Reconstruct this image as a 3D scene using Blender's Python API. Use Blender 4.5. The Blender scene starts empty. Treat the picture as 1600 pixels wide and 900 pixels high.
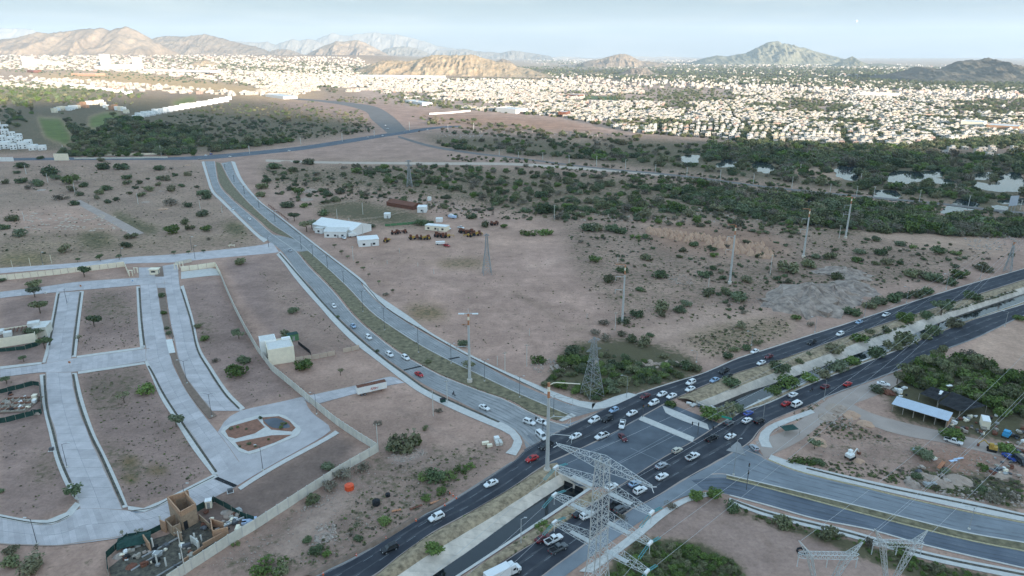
import bpy, bmesh, math, random
import numpy as np
from mathutils import Vector, Matrix
from mathutils.geometry import tessellate_polygon

S = bpy.context.scene
COL = S.collection
R = math.radians
random.seed(11)
RNG = np.random.default_rng(5)

# ------------------------------------------------------------------ camera
FPX, CAM_H, HOR = 1066.67, 120.0, 84.0          # 24 mm lens on a 1600 px wide frame, drone 120 m up
PITCH = math.atan((450 - HOR) / FPX)
CP, SP = math.cos(PITCH), math.sin(PITCH)
cam_d = bpy.data.cameras.new('camera')
cam_d.lens = 24.0
cam_d.sensor_width = 36.0
cam_d.clip_start = 1.0
cam_d.clip_end = 120000.0
cam = bpy.data.objects.new('camera', cam_d)
COL.objects.link(cam)
cam.location = (0, 0, CAM_H)
cam.rotation_euler = (math.pi / 2 - PITCH, 0, 0)
S.camera = cam

# ------------------------------------------------------------------ light
SUN_EL, SUN_AZ = R(6.5), R(147)                  # azimuth clockwise from +Y: low sun behind the drone, to the right
SHADE_RIDGE_H, HAZE, HAZE_TOP = 600.0, 3.8e-5, 900.0
S.view_settings.view_transform = 'Standard'
S.view_settings.look = 'None'
S.view_settings.gamma = 1.0
S.view_settings.exposure = 3.0
W = bpy.data.worlds.new('World')
S.world = W
W.use_nodes = True
wn, wl = W.node_tree.nodes, W.node_tree.links
wn.clear()
wo = wn.new('ShaderNodeOutputWorld')
bg = wn.new('ShaderNodeBackground')
sky = wn.new('ShaderNodeTexSky')
sky.sky_type = 'NISHITA'
sky.sun_disc = False
sky.sun_elevation = SUN_EL
sky.sun_rotation = SUN_AZ
sky.altitude = 300
sky.air_density = 1.0
sky.dust_density = 0.3
sky.ozone_density = 0.9
bg.inputs['Strength'].default_value = 0.15
VEIL, CLOUD = (.225, .315, .385, 1), (.37, .435, .47, 1)
# pale veil of high haze, thickest near the horizon all round, with thin cloud streaks in it
tc = wn.new('ShaderNodeTexCoord')
mp = wn.new('ShaderNodeMapping'); mp.inputs['Scale'].default_value = (2.2, 2.2, 26)
cn = wn.new('ShaderNodeTexNoise'); cn.inputs['Scale'].default_value = 2.6; cn.inputs['Detail'].default_value = 6; cn.inputs['Roughness'].default_value = .55
sx = wn.new('ShaderNodeSeparateXYZ'); wl.new(tc.outputs['Generated'], sx.inputs[0])
el = wn.new('ShaderNodeMapRange'); el.inputs[1].default_value = .10; el.inputs[2].default_value = .50; el.inputs[3].default_value = .98; el.inputs[4].default_value = .38
wl.new(sx.outputs['Z'], el.inputs[0])
cr = wn.new('ShaderNodeMapRange'); cr.inputs[1].default_value = .44; cr.inputs[2].default_value = .76; cr.inputs[3].default_value = 0; cr.inputs[4].default_value = 1
mx = wn.new('ShaderNodeMix'); mx.data_type = 'RGBA'
vc = wn.new('ShaderNodeMix'); vc.data_type = 'RGBA'
vc.inputs['A'].default_value = VEIL; vc.inputs['B'].default_value = CLOUD
wl.new(tc.outputs['Generated'], mp.inputs['Vector']); wl.new(mp.outputs['Vector'], cn.inputs['Vector'])
wl.new(cn.outputs['Fac'], cr.inputs[0]); wl.new(cr.outputs[0], vc.inputs['Factor'])
wl.new(el.outputs[0], mx.inputs['Factor'])
wl.new(sky.outputs['Color'], mx.inputs['A']); wl.new(vc.outputs['Result'], mx.inputs['B'])
wl.new(mx.outputs['Result'], bg.inputs['Color']); wl.new(bg.outputs['Background'], wo.inputs['Surface'])

sun_d = bpy.data.lights.new('sun', 'SUN')
sun_d.energy = 2.0
sun_d.angle = R(0.5)
sun_d.color = (1.0, .89, .76)
sun = bpy.data.objects.new('sun', sun_d)
COL.objects.link(sun)
SUN_DIR = Vector((math.sin(SUN_AZ) * math.cos(SUN_EL), math.cos(SUN_AZ) * math.cos(SUN_EL), math.sin(SUN_EL)))
sun.rotation_euler = SUN_DIR.to_track_quat('Z', 'Y').to_euler()
sun.location = (0, -300, 400)

# ------------------------------------------------------------------ helpers
def G(px, py, z=0.0):
 """the point at height z that the drone sees at (px, py) of the 1600 x 900 photograph"""
 dx, dy, dz = px - 800.0, FPX * CP + (450.0 - py) * SP, -FPX * SP + (450.0 - py) * CP
 s = (z - CAM_H) / dz
 return Vector((dx * s, dy * s, z))

def ZAT(py, Y):
 dy, dz = FPX * CP + (450.0 - py) * SP, -FPX * SP + (450.0 - py) * CP
 return CAM_H + Y * dz / dy

def sst(t):
 t = np.clip(t, 0, 1); return t * t * (3 - 2 * t)

def TER(x, Y):
 """the far city plain climbs toward the foot of the left mountains"""
 px = 800 + FPX * x / (Y * CP + CAM_H * SP)
 return 105 * sst((Y - 3000) / 3600) * sst((900 - px) / 350)
_TY = np.geomspace(2500, 21000, 300); _TZ = 105 * sst((_TY - 3000) / 3600)
def _pyof(z): return 450 - FPX * (-(CAM_H - z) * CP + _TY * SP) / (_TY * CP + (CAM_H - z) * SP)
_P1, _P0 = _pyof(_TZ), _pyof(0 * _TZ)
def GT_arr(px, py):
 """ground points for pixels, on the climbing plain where they are far"""
 px, py = np.asarray(px, float), np.asarray(py, float)
 X, Y = GN_arr(px, np.maximum(py, 90))
 w = sst((900 - px) / 350)
 Yf = 1 / (w / np.interp(-py, -_P1, _TY) + (1 - w) / np.interp(-py, -_P0, _TY))
 Y2 = np.where(py < 131, Yf, Y)
 return np.where(py < 131, (px - 800) / FPX * (Y2 * CP + CAM_H * SP), X), Y2
def GT(px, py):
 if py >= 131: return G(px, py)
 X, Y = GT_arr(px, py); X, Y = float(X), float(Y)
 return Vector((X, Y, float(TER(X, Y))))

def GN_arr(px, py, z=0.0):
 px, py = np.asarray(px, float), np.asarray(py, float)
 dy, dz = FPX * CP + (450.0 - py) * SP, -FPX * SP + (450.0 - py) * CP
 s = (z - CAM_H) / dz
 return (px - 800.0) * s, dy * s

def catmull(pts, sub=8):
 P = [Vector(p) for p in pts]
 if len(P) < 3: return P
 P = [P[0] * 2 - P[1]] + P + [P[-1] * 2 - P[-2]]
 out = []
 for i in range(1, len(P) - 2):
  a, b, c, d = P[i - 1], P[i], P[i + 1], P[i + 2]
  for k in range(sub):
   t = k / sub
   out.append(.5 * ((2 * b) + (c - a) * t + (2 * a - 5 * b + 4 * c - d) * t * t + (3 * b - a - 3 * c + d) * t ** 3))
 out.append(P[-2])
 return out

def resample(pts, n):
 P = np.array([tuple(p) for p in pts])
 d = np.r_[0, np.cumsum(np.linalg.norm(np.diff(P, axis=0), axis=1))]
 t = np.linspace(0, d[-1], n)
 return np.stack([np.interp(t, d, P[:, k]) for k in range(P.shape[1])], 1)

def plen(pts):
 P = np.array([tuple(p) for p in pts])
 return float(np.linalg.norm(np.diff(P, axis=0), axis=1).sum())

def px_line(pl, z=0.0, smooth=True):
 w = [G(a, b, z) for a, b in pl]
 return catmull(w) if smooth else w

def in_poly(x, y, poly):
 """vectorised point in polygon"""
 x, y = np.asarray(x), np.asarray(y)
 P = np.array([(p[0], p[1]) for p in poly])
 res = np.zeros(x.shape, bool)
 m = (x >= P[:, 0].min()) & (x <= P[:, 0].max()) & (y >= P[:, 1].min()) & (y <= P[:, 1].max())
 if not m.any(): return res
 xs, ys = x[m], y[m]
 r = np.zeros(xs.shape, bool)
 j = len(P) - 1
 for i in range(len(P)):
  xi, yi, xj, yj = P[i, 0], P[i, 1], P[j, 0], P[j, 1]
  if yi != yj:
   r ^= ((yi > ys) != (yj > ys)) & (xs < (xj - xi) * (ys - yi) / (yj - yi) + xi)
  j = i
 res[m] = r
 return res

def hash2(ix, iy, seed):
 h = np.sin(ix * 127.1 + iy * 311.7 + seed * 74.7) * 43758.5453
 return h - np.floor(h)

def vnoise(x, y, seed=0):
 ix, iy = np.floor(x), np.floor(y)
 fx, fy = x - ix, y - iy
 fx, fy = fx * fx * (3 - 2 * fx), fy * fy * (3 - 2 * fy)
 a, b = hash2(ix, iy, seed), hash2(ix + 1, iy, seed)
 c, d = hash2(ix, iy + 1, seed), hash2(ix + 1, iy + 1, seed)
 return (a * (1 - fx) + b * fx) * (1 - fy) + (c * (1 - fx) + d * fx) * fy

def fbm(x, y, seed=0, octv=5, ridged=False):
 s, a, t = 0, .5, 0
 for o in range(octv):
  n = vnoise(x, y, seed + o * 3)
  if ridged: n = 1 - np.abs(2 * n - 1)
  s = s + a * n; t += a
  a *= .5; x = x * 2.03 + 13.1; y = y * 2.03 + 7.7
 return s / t

def mesh_obj(name, verts, faces, m=None, parent=None, smooth=False, loc=None, fmat=None):
 me = bpy.data.meshes.new(name)
 me.from_pydata([tuple(v) for v in verts], [], [tuple(f) for f in faces])
 for mm in (m if isinstance(m, (list, tuple)) else [m]):
  if mm: me.materials.append(mm)
 if fmat is not None: me.polygons.foreach_set('material_index', fmat)
 if smooth: me.polygons.foreach_set('use_smooth', [True] * len(me.polygons))
 me.update()
 o = bpy.data.objects.new(name, me)
 COL.objects.link(o)
 if parent: o.parent = parent
 if loc is not None: o.location = loc
 return o

def grid_obj(name, X, Y, Z, m, smooth=True):
 """a sheet from 2-D arrays, by foreach_set"""
 nr, nc = X.shape
 co = np.stack([X, Y, Z], -1).reshape(-1, 3).astype(np.float32)
 idx = np.arange(nr * nc).reshape(nr, nc)
 f = np.stack([idx[:-1, :-1], idx[:-1, 1:], idx[1:, 1:], idx[1:, :-1]], -1).reshape(-1, 4)
 me = bpy.data.meshes.new(name)
 me.vertices.add(len(co)); me.vertices.foreach_set('co', co.ravel())
 me.loops.add(f.size); me.loops.foreach_set('vertex_index', f.ravel().astype(np.int32))
 me.polygons.add(len(f)); me.polygons.foreach_set('loop_start', np.arange(0, f.size, 4, dtype=np.int32))
 me.update(calc_edges=True)
 if smooth: me.polygons.foreach_set('use_smooth', np.ones(len(f), bool))
 me.materials.append(m)
 o = bpy.data.objects.new(name, me); COL.objects.link(o)
 return o

def tag(o, label, cat, group=None, kind=None):
 o['label'] = label; o['category'] = cat
 if group: o['group'] = group
 if kind: o['kind'] = kind
 return o

def struct(o, label, cat):
 return tag(o, label, cat, kind='structure')

def empty(name, loc=(0, 0, 0), rz=0.0, label=None, cat=None, group=None):
 o = bpy.data.objects.new(name, None); COL.objects.link(o)
 o.location = loc; o.rotation_euler = (0, 0, rz); o.empty_display_size = .5
 if label: tag(o, label, cat, group)
 return o

KIDS = {}
def kids(o):
 return list(o.children)

def copy_tree(o, parent=None):
 c = o.copy(); COL.objects.link(c)
 if parent: c.parent = parent
 for ch in kids(o): copy_tree(ch, c)
 return c

class MB:
 """collects boxes, bars and tubes into one mesh"""
 def __init__(s): s.v, s.f, s.m = [], [], []
 def add(s, v, f, mi=0):
  b = len(s.v); s.v += [tuple(p) for p in v]; s.f += [tuple(i + b for i in q) for q in f]; s.m += [mi] * len(f)
 def box(s, c, d, mi=0, rz=0.0):
  x, y, z = d[0] / 2, d[1] / 2, d[2] / 2
  ca, sa = math.cos(rz), math.sin(rz)
  v = []
  for k in (-z, z):
   for (a, b) in ((-x, -y), (x, -y), (x, y), (-x, y)):
    v.append((c[0] + a * ca - b * sa, c[1] + a * sa + b * ca, c[2] + k))
  s.add(v, [(3, 2, 1, 0), (4, 5, 6, 7), (0, 1, 5, 4), (1, 2, 6, 5), (2, 3, 7, 6), (3, 0, 4, 7)], mi)
 def bar(s, a, b, w=.1, mi=0, n=4, w2=None):
  a, b = Vector(a), Vector(b)
  d = b - a
  if d.length < 1e-6: return
  d.normalize()
  u = d.orthogonal().normalized(); t = d.cross(u)
  w2 = w if w2 is None else w2
  v = []
  for (p, r) in ((a, w), (b, w2)):
   for k in range(n):
    an = 2 * math.pi * (k + .5) / n
    v.append(p + u * (math.cos(an) * r) + t * (math.sin(an) * r))
  f = [(k, (k + 1) % n, n + (k + 1) % n, n + k) for k in range(n)]
  f += [tuple(range(n - 1, -1, -1)), tuple(range(n, 2 * n))]
  s.add(v, f, mi)
 def tube(s, pts, r, n=5, mi=0):
  for a, b in zip(pts[:-1], pts[1:]): s.bar(a, b, r, mi, n)
 def quad(s, a, b, c, d, mi=0): s.add([a, b, c, d], [(0, 1, 2, 3)], mi)
 def build(s, name, m, parent=None, smooth=False, loc=None):
  return mesh_obj(name, s.v, s.f, m, parent, smooth, loc, fmat=s.m)

# ------------------------------------------------------------------ materials
def mat(name, col, rough=.85, var=.12, scale=.4, col2=None, bump=0.0, metal=0.0, rnd=0.0, spec=.3, detail=5, space='P', seed=0.0, stretch=None):
 m = bpy.data.materials.new(name); m.use_nodes = True
 n, l = m.node_tree.nodes, m.node_tree.links
 p = n['Principled BSDF']
 p.inputs['Roughness'].default_value = rough; p.inputs['Metallic'].default_value = metal
 p.inputs['Specular IOR Level'].default_value = spec
 c1 = tuple(max(0, c * (1 - var)) for c in col) + (1,)
 c2 = tuple(min(1, c * (1 + var)) for c in (col2 or col)) + (1,)
 if space == 'P':
  g = n.new('ShaderNodeNewGeometry'); src = g.outputs['Position']
 else:
  g = n.new('ShaderNodeTexCoord'); src = g.outputs['Object']
 if stretch:
  mpn = n.new('ShaderNodeMapping'); mpn.inputs['Scale'].default_value = stretch
  l.new(src, mpn.inputs['Vector']); src = mpn.outputs['Vector']
 t = n.new('ShaderNodeTexNoise'); t.inputs['Scale'].default_value = scale; t.inputs['Detail'].default_value = detail; t.inputs['Roughness'].default_value = .6
 l.new(src, t.inputs['Vector'])
 mr = n.new('ShaderNodeMapRange'); mr.inputs[1].default_value = .3; mr.inputs[2].default_value = .7
 l.new(t.outputs['Fac'], mr.inputs[0])
 x = n.new('ShaderNodeMix'); x.data_type = 'RGBA'; x.inputs['A'].default_value = c1; x.inputs['B'].default_value = c2
 l.new(mr.outputs[0], x.inputs['Factor'])
 out = x.outputs['Result']
 if rnd:
  oi = n.new('ShaderNodeObjectInfo')
  m2 = n.new('ShaderNodeMapRange'); m2.inputs[3].default_value = 1 - rnd; m2.inputs[4].default_value = 1 + rnd
  l.new(oi.outputs['Random'], m2.inputs[0])
  vm = n.new('ShaderNodeVectorMath'); vm.operation = 'SCALE'
  l.new(out, vm.inputs[0]); l.new(m2.outputs[0], vm.inputs['Scale']); out = vm.outputs[0]
 l.new(out, p.inputs['Base Color'])
 if bump:
  b = n.new('ShaderNodeBump'); b.inputs['Strength'].default_value = bump; b.inputs['Distance'].default_value = .1
  l.new(t.outputs['Fac'], b.inputs['Height']); l.new(b.outputs['Normal'], p.inputs['Normal'])
 return m

def foliage_mat(name, c1, c2, c3):
 m = bpy.data.materials.new(name); m.use_nodes = True
 n, l = m.node_tree.nodes, m.node_tree.links
 p = n['Principled BSDF']; p.inputs['Roughness'].default_value = .75; p.inputs['Specular IOR Level'].default_value = .15
 g = n.new('ShaderNodeNewGeometry'); oi = n.new('ShaderNodeObjectInfo')
 a = n.new('ShaderNodeMix'); a.data_type = 'RGBA'; a.inputs['A'].default_value = c1 + (1,); a.inputs['B'].default_value = c2 + (1,)
 l.new(g.outputs['Random Per Island'], a.inputs['Factor'])
 b = n.new('ShaderNodeMix'); b.data_type = 'RGBA'; b.inputs['B'].default_value = c3 + (1,)
 mr = n.new('ShaderNodeMapRange'); mr.inputs[1].default_value = .35; mr.inputs[2].default_value = 1.0; mr.inputs[4].default_value = .85
 l.new(oi.outputs['Random'], mr.inputs[0]); l.new(mr.outputs[0], b.inputs['Factor']); l.new(a.outputs['Result'], b.inputs['A'])
 mr2 = n.new('ShaderNodeMapRange'); mr2.inputs[3].default_value = .65; mr2.inputs[4].default_value = 1.35
 mm = n.new('ShaderNodeMath'); mm.operation = 'FRACT'; m3 = n.new('ShaderNodeMath'); m3.operation = 'MULTIPLY'; m3.inputs[1].default_value = 7.3
 l.new(oi.outputs['Random'], m3.inputs[0]); l.new(m3.outputs[0], mm.inputs[0]); l.new(mm.outputs[0], mr2.inputs[0])
 vm = n.new('ShaderNodeVectorMath'); vm.operation = 'SCALE'
 l.new(b.outputs['Result'], vm.inputs[0]); l.new(mr2.outputs[0], vm.inputs['Scale']); l.new(vm.outputs[0], p.inputs['Base Color'])
 return m

M = {}
M['conc'] = mat('pale_concrete', (.445, .405, .395), .9, .15, .22, rnd=.09, bump=.05)
M['conc_walk'] = mat('sidewalk_concrete', (.52, .49, .45), .9, .10, .6)
M['conc_old'] = mat('boulevard_concrete', (.235, .232, .225), .85, .16, .10, col2=(.31, .30, .29))
M['conc_slab'] = mat('canal_lining_concrete', (.58, .50, .42), .9, .2, .35, rnd=.10, bump=.15)
M['conc_white'] = mat('white_concrete', (.62, .60, .56), .85, .10, .8)
M['asph'] = mat('dark_asphalt', (.026, .029, .038), .85, .22, .12, col2=(.042, .045, .054))
M['asph_mid'] = mat('worn_asphalt', (.075, .088, .105), .85, .20, .10, col2=(.105, .118, .135))
M['asph_grey'] = mat('grey_pavement', (.175, .19, .205), .85, .14, .10, col2=(.21, .225, .24))
M['asph_blue'] = mat('blue_grey_pavement', (.095, .112, .14), .85, .16, .10, col2=(.125, .14, .165))
M['wear'] = mat('worn_lane', (.05, .053, .06), .85, .3, .4, col2=(.075, .075, .08))
M['wear_c'] = mat('tyre_darkened_concrete', (.20, .198, .195), .85, .2, .3, col2=(.25, .245, .24))
M['wear_g'] = mat('worn_grey_lane', (.15, .163, .178), .85, .2, .3, col2=(.18, .19, .20))
M['far_road'] = mat('dusty_far_road', (.17, .15, .135), .9, .12, .05)
M['paint'] = mat('road_paint', (.17, .18, .19), .8, .3, 1.5)
M['paint_y'] = mat('yellow_kerb_paint', (.40, .34, .20), .8, .3, 1.5)
M['dark'] = mat('dark_planting_strip', (.055, .05, .045), .95, .4, .9, col2=(.11, .095, .07))
M['soil_bed'] = mat('brown_soil', (.20, .14, .105), .95, .2, .6, bump=.3)
M['bed_red'] = mat('red_gravel_bed', (.24, .12, .08), .95, .25, .8, bump=.3)
M['berm'] = mat('dry_grass_berm', (.21, .155, .10), .95, .35, .7, col2=(.33, .25, .16), bump=.6)
M['median'] = mat('weedy_median', (.115, .10, .06), .95, .35, .5, col2=(.19, .16, .095), bump=.6)
M['dirt_road'] = mat('dirt_track', (.36, .285, .24), .95, .12, .12, bump=.1)
M['pale_dirt'] = mat('pale_dirt', (.47, .37, .29), .95, .12, .12)
M['water_dark'] = mat('canal_water', (.012, .016, .018), .08, .1, .3, spec=.5)
M['pond'] = mat('pond_water', (.03, .04, .045), .04, .1, .3, spec=.6)
M['grass'] = mat('green_grass', (.075, .12, .035), .95, .3, .06, col2=(.10, .14, .05))
M['steel'] = mat('galvanised_steel', (.54, .54, .52), .5, .08, 2, metal=.3, spec=.4)
M['steel_dk'] = mat('dull_steel', (.34, .34, .33), .6, .1, 2, metal=.2)
M['lamp'] = mat('dark_lamp_post', (.10, .10, .105), .6, .1, 2)
M['orange'] = mat('orange_paint', (.46, .20, .10), .6, .15, 1)
M['white'] = mat('white_paint', (.74, .73, .70), .7, .06, .8)
M['cream'] = mat('cream_plaster', (.80, .71, .55), .9, .07, .6)
M['cream_wall'] = mat('pale_precast_panel', (.60, .56, .48), .9, .10, .7, rnd=.07)
M['brick'] = mat('raw_brick', (.42, .25, .155), .9, .2, 3)
M['brick_raw'] = mat('dusty_brick', (.33, .23, .155), .95, .25, 1.2)
M['wood'] = mat('weathered_wood', (.33, .29, .24), .9, .2, 3)
M['post'] = mat('concrete_post', (.55, .53, .48), .9, .1, 2)
M['rust'] = mat('rusty_iron', (.16, .065, .04), .9, .4, 1.5)
M['yellow_m'] = mat('faded_yellow_paint', (.45, .28, .06), .7, .3, 1.5)
M['roof_blue'] = mat('zinc_roof', (.45, .50, .56), .45, .06, .5, metal=.2, stretch=(1, 1, 1))
M['black'] = mat('black_shade_cloth', (.018, .018, .02), .9, .3, 1)
M['net'] = mat('dark_green_netting', (.02, .055, .045), .9, .3, 1.2)
M['green_m'] = mat('green_metal', (.09, .20, .09), .6, .1, 1)
M['glass'] = mat('dark_glass', (.02, .025, .03), .08, .1, 1, spec=.6)
M['tyre'] = mat('tyre_rubber', (.02, .02, .02), .9, .1, 4)
M['rim'] = mat('wheel_rim', (.4, .4, .42), .4, .1, 4, metal=.6)
M['red_l'] = mat('red_tail_lamp', (.45, .02, .02), .3, .05, 4)
M['head_l'] = mat('clear_headlamp', (.75, .75, .72), .2, .05, 4)
M['blue_m'] = mat('light_blue_paint', (.06, .32, .55), .5, .1, 2)
M['tarp'] = mat('blue_white_tarp', (.45, .55, .70), .6, .2, 2)
M['orange_tank'] = mat('orange_plastic', (.68, .09, .03), .5, .06, 2)
M['insul'] = mat('teal_glass_insulator', (.12, .34, .36), .25, .1, 3)
M['wire'] = mat('bare_wire', (.42, .42, .42), .5, .05, 3)
M['bark'] = mat('grey_brown_bark', (.12, .09, .065), .95, .2, 3)
M['rock'] = mat('pale_rubble', (.38, .31, .26), .95, .25, .8)
M['mound'] = mat('heaped_dirt', (.37, .28, .22), .95, .15, .4, bump=.4)
M['spoil'] = mat('grey_spoil', (.23, .18, .15), .95, .3, .35, col2=(.34, .265, .215), bump=.6)
M['mound_o'] = mat('orange_dirt', (.47, .30, .205), .95, .12, .4, bump=.3)
M['leaf_dk'] = foliage_mat('dark_desert_leaves', (.055, .078, .036), (.13, .165, .078), (.15, .165, .10))
M['leaf_ol'] = foliage_mat('olive_desert_leaves', (.10, .112, .052), (.19, .20, .10), (.19, .17, .105))
M['leaf_br'] = foliage_mat('bright_leaves', (.065, .105, .026), (.15, .205, .055), (.12, .15, .05))
M['leaf_gr'] = foliage_mat('dry_grey_twigs', (.13, .11, .08), (.22, .19, .14), (.17, .15, .11))
M['weed'] = foliage_mat('weeds', (.08, .09, .04), (.16, .15, .07), (.20, .16, .09))
# ------------------------------------------------------------------ the road plan (edges as seen by the drone, laid on the ground)
ROADS = []      # name, left edge, right edge, z, material, label, category
def road(name, L, Rr, z, m, label, cat, smooth=True, thick=0.0, slabs=None):
 ROADS.append(dict(name=name, L=L, R=Rr, z=z, m=m, label=label, cat=cat, smooth=smooth, thick=thick, slabs=slabs))

# subdivision streets
SA_L = [(93,457),(86,495),(77.5,542),(72,567),(71,585),(75,635),(85,675),(96,717),(112,757),(124,795)]
SA_R = [(125,455),(117,512),(112,560),(112,582),(120,625),(137,675),(155,712),(172,750),(192,796)]
road('street', SA_L, SA_R, .004, 'conc', 'pale concrete street between the two columns of empty lots', 'street', slabs=(34, 2))
SBL_L = [(216,418),(217,435),(219,450),(222,500),(227,542),(228,562),(235,575),(250,607),(270,640),(295,672),(320,710),(340,744)]
SBL_R = [(238,418),(243,435),(246,450),(254,500),(264,545),(269,565),(275,580),(291,610),(311,638),(328,660),(352,690),(375,722)]
road('street', SBL_L, SBL_R, .008, 'conc', 'pale concrete carriageway on the near-lot side of the palm median', 'street', slabs=(46, 2))
SBR_L = [(256,415),(256,435),(258,450),(266,500),(274,540),(280,565),(291,590),(311,617),(330,642),(341,652),(352,690)]
SBR_R = [(278,412),(280,435),(282,450),(297,500),(307,545),(325,577),(350,615),(375,641),(400,636),(430,660),(440,680)]
road('street', SBL_R[:3] + [(246,450)], [(256,415),(256,435),(258,440),(258,450)], .002, 'conc', 'pale concrete pad under the entrance median of the subdivision', 'street')
road('street', [(256,415),(256,435),(258,450),(266,500),(274,540),(280,565),(291,590),(311,617),(330,642)], [(278,412),(280,435),(282,450),(297,500),(307,545),(325,577),(350,615),(375,641),(380,642)], .012, 'conc', 'pale concrete carriageway on the far-lot side of the palm median', 'street', slabs=(44, 2))
road('street', [(0,577),(22,575),(65,569),(120,559),(225,545),(232,544)], [(0,590),(65,582),(120,581),(225,565),(238,562)], .016, 'conc', 'pale concrete cross street between the upper and lower empty lots', 'street', slabs=(2, 30))
road('street', [(-60,463),(0,456),(67,448),(125,440),(215,434),(262,432)], [(-60,476),(0,466),(87,457),(155,451),(212,446),(262,442)], .020, 'conc', 'pale concrete cross street just inside the cream entrance wall', 'street', slabs=(2, 30))
road('street', [(-60,800),(0,810),(50,819),(82,819),(110,807),(125,795),(197,797),(212,802),(240,795),(275,777),(340,744)], [(-60,842),(0,850),(32,852),(87,853),(118,850),(150,846),(187,840),(250,822),(300,795),(367,762)], .024, 'conc', 'pale concrete street curving along the lower edge of the subdivision', 'street', slabs=(2, 46))
road('street', [(340,744),(330,725),(318,705),(330,690),(345,668),(352,655),(375,641),(400,636),(447,626),(472,620)], [(367,761),(400,741),(440,718),(470,702),(500,685),(522,671),(505,658),(490,648),(480,635),(478,628)], .028, 'conc', 'pale concrete plaza roadway round the planted island', 'street', smooth=False)
road('street', [(470,621),(500,614),(560,601),(605,589),(618,590)], [(490,634),(505,629),(560,614),(600,604),(632,598)], .008, 'conc', 'short pale concrete stub street where the old trailer stands', 'street', slabs=(2, 14))
road('street', [(-60,424),(0,419),(115,411),(200,402),(275,397),(375,387),(412,382),(425,378)], [(-60,432),(0,427),(100,419),(195,412),(270,410),(310,406),(375,400),(420,396),(436,394)], .006, 'conc', 'concrete access road running outside the cream wall to the boulevard', 'street')
# boulevard
WL = [(320,252),(327,275),(335,297),(350,312),(400,361),(432,385),(447,400),(465,425),(485,447),(507,475),(530,497),(555,520),(590,550),(632,580),(665,602),(712,625),(762,650),(797,666),(816,682),(822,700)]
WR = [(335,252),(341,285),(357,307),(400,344),(425,366),(460,391),(482,417),(517,452),(540,480),(560,502),(590,527),(620,550),(650,567),(687,587),(725,602),(762,616),(800,629),(825,645),(862,660),(888,668)]
road('road', WL, WR, .012, 'conc_old', 'near carriageway of the curving boulevard with traffic queuing to the junction', 'road')
EL = [(346,255),(360,282),(380,307),(400,327),(425,349),(461,374),(482,392),(510,417),(545,450),(570,477),(590,495),(625,519),(662,542),(700,562),(750,586),(800,610),(850,632),(880,645),(897,652)]
ER = [(360,252),(372,280),(400,312),(430,335),(475,371),(505,395),(560,437),(566,447),(590,472),(625,497),(652,514),(700,541),(750,567),(800,594),(850,617),(900,635),(940,640)]
road('road', EL, ER, .012, 'conc_old', 'far carriageway of the curving boulevard beyond the weedy median', 'road')
road('road', [(425,366),(455,372),(461,374),(470,380)], [(440,386),(462,393),(476,393),(486,396)], .008, 'conc_old', 'median crossover of the boulevard facing the access road', 'road', smooth=False)
# avenue with the canal in its middle
NL = [(430,935),(495,900),(560,868),(650,812),(700,786),(800,722),(818,705),(860,680),(900,660),(940,640),(995,616),(1050,598),(1100,583),(1150,561),(1200,545),(1262,525),(1350,497),(1425,472),(1505,447),(1600,420),(1680,397)]
NR = [(520,935),(585,900),(625,868),(675,833),(725,806),(800,762),(850,728),(880,714),(920,696),(960,676),(1010,648),(1057,622),(1100,603),(1150,583),(1200,568),(1262,547),(1325,525),(1400,500),(1475,477),(1550,453),(1600,437),(1680,411)]
road('avenue', NL, NR, .016, 'asph', 'dark asphalt avenue carriageway on the far side of the concrete canal', 'road')
SL = [(745,905),(800,868),(850,838),(900,804),(935,781),(990,744),(1040,712),(1080,690),(1122,664),(1160,643),(1200,630),(1250,607),(1325,577),(1400,548),(1450,526),(1512,502),(1600,475),(1680,448)]
SR = [(842,905),(875,880),(920,848),(985,798),(1017,782),(1070,750),(1110,728),(1145,708),(1175,690),(1200,661),(1270,631),(1300,617),(1400,580),(1450,556),(1525,528),(1600,493),(1680,463)]
road('avenue', SL, SR, .020, 'asph', 'dark asphalt avenue carriageway on the near side of the concrete canal', 'road')
road('junction', [(818,703),(860,680),(900,660),(940,640),(1010,616)], [(905,760),(960,762),(1010,740),(1080,700),(1130,664)], .010, 'asph_mid', 'wide worn asphalt junction where boulevard and avenue cross', 'road', smooth=False)
road('road', [(862,660),(888,662),(905,656),(930,645)], [(815,685),(830,700),(880,700),(960,660)], .008, 'asph_grey', 'grey pavement mouth where the boulevard meets the junction', 'road', smooth=False)
road('shoulder', [(842,905),(875,880),(920,848),(985,798),(1017,782),(1070,750)], [(876,905),(905,884),(950,850),(1005,812),(1050,783),(1105,765)], .012, 'asph_grey', 'grey paved shoulder beside the near avenue carriageway', 'road')
# road on the lower right
QA_T = [(1160,700),(1190,712),(1200,718),(1250,737),(1350,762),(1475,792),(1600,817),(1700,838)]
QA_B = [(1110,742),(1135,742),(1200,757),(1350,793),(1500,830),(1600,848),(1700,866)]
road('road', QA_T, QA_B, .014, 'asph_grey', 'light grey carriageway running off past the scrap yard', 'road')
QB_T = [(1080,750),(1135,746),(1200,762),(1350,802),(1500,840),(1600,860),(1700,880)]
QB_B = [(1100,766),(1140,774),(1200,790),(1275,811),(1360,828),(1450,853),(1600,888),(1700,910)]
road('road', QB_T, QB_B, .018, 'asph_blue', 'darker grey carriageway in front of the two bare-earth pylons', 'road')
road('apron', [(1045,735),(1080,713),(1130,690),(1160,690),(1200,716),(1200,730)], [(1040,790),(1075,768),(1105,765),(1130,760),(1160,755),(1200,745)], .010, 'asph_grey', 'dusty grey apron joining avenue and lower road', 'road', smooth=False)
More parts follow.
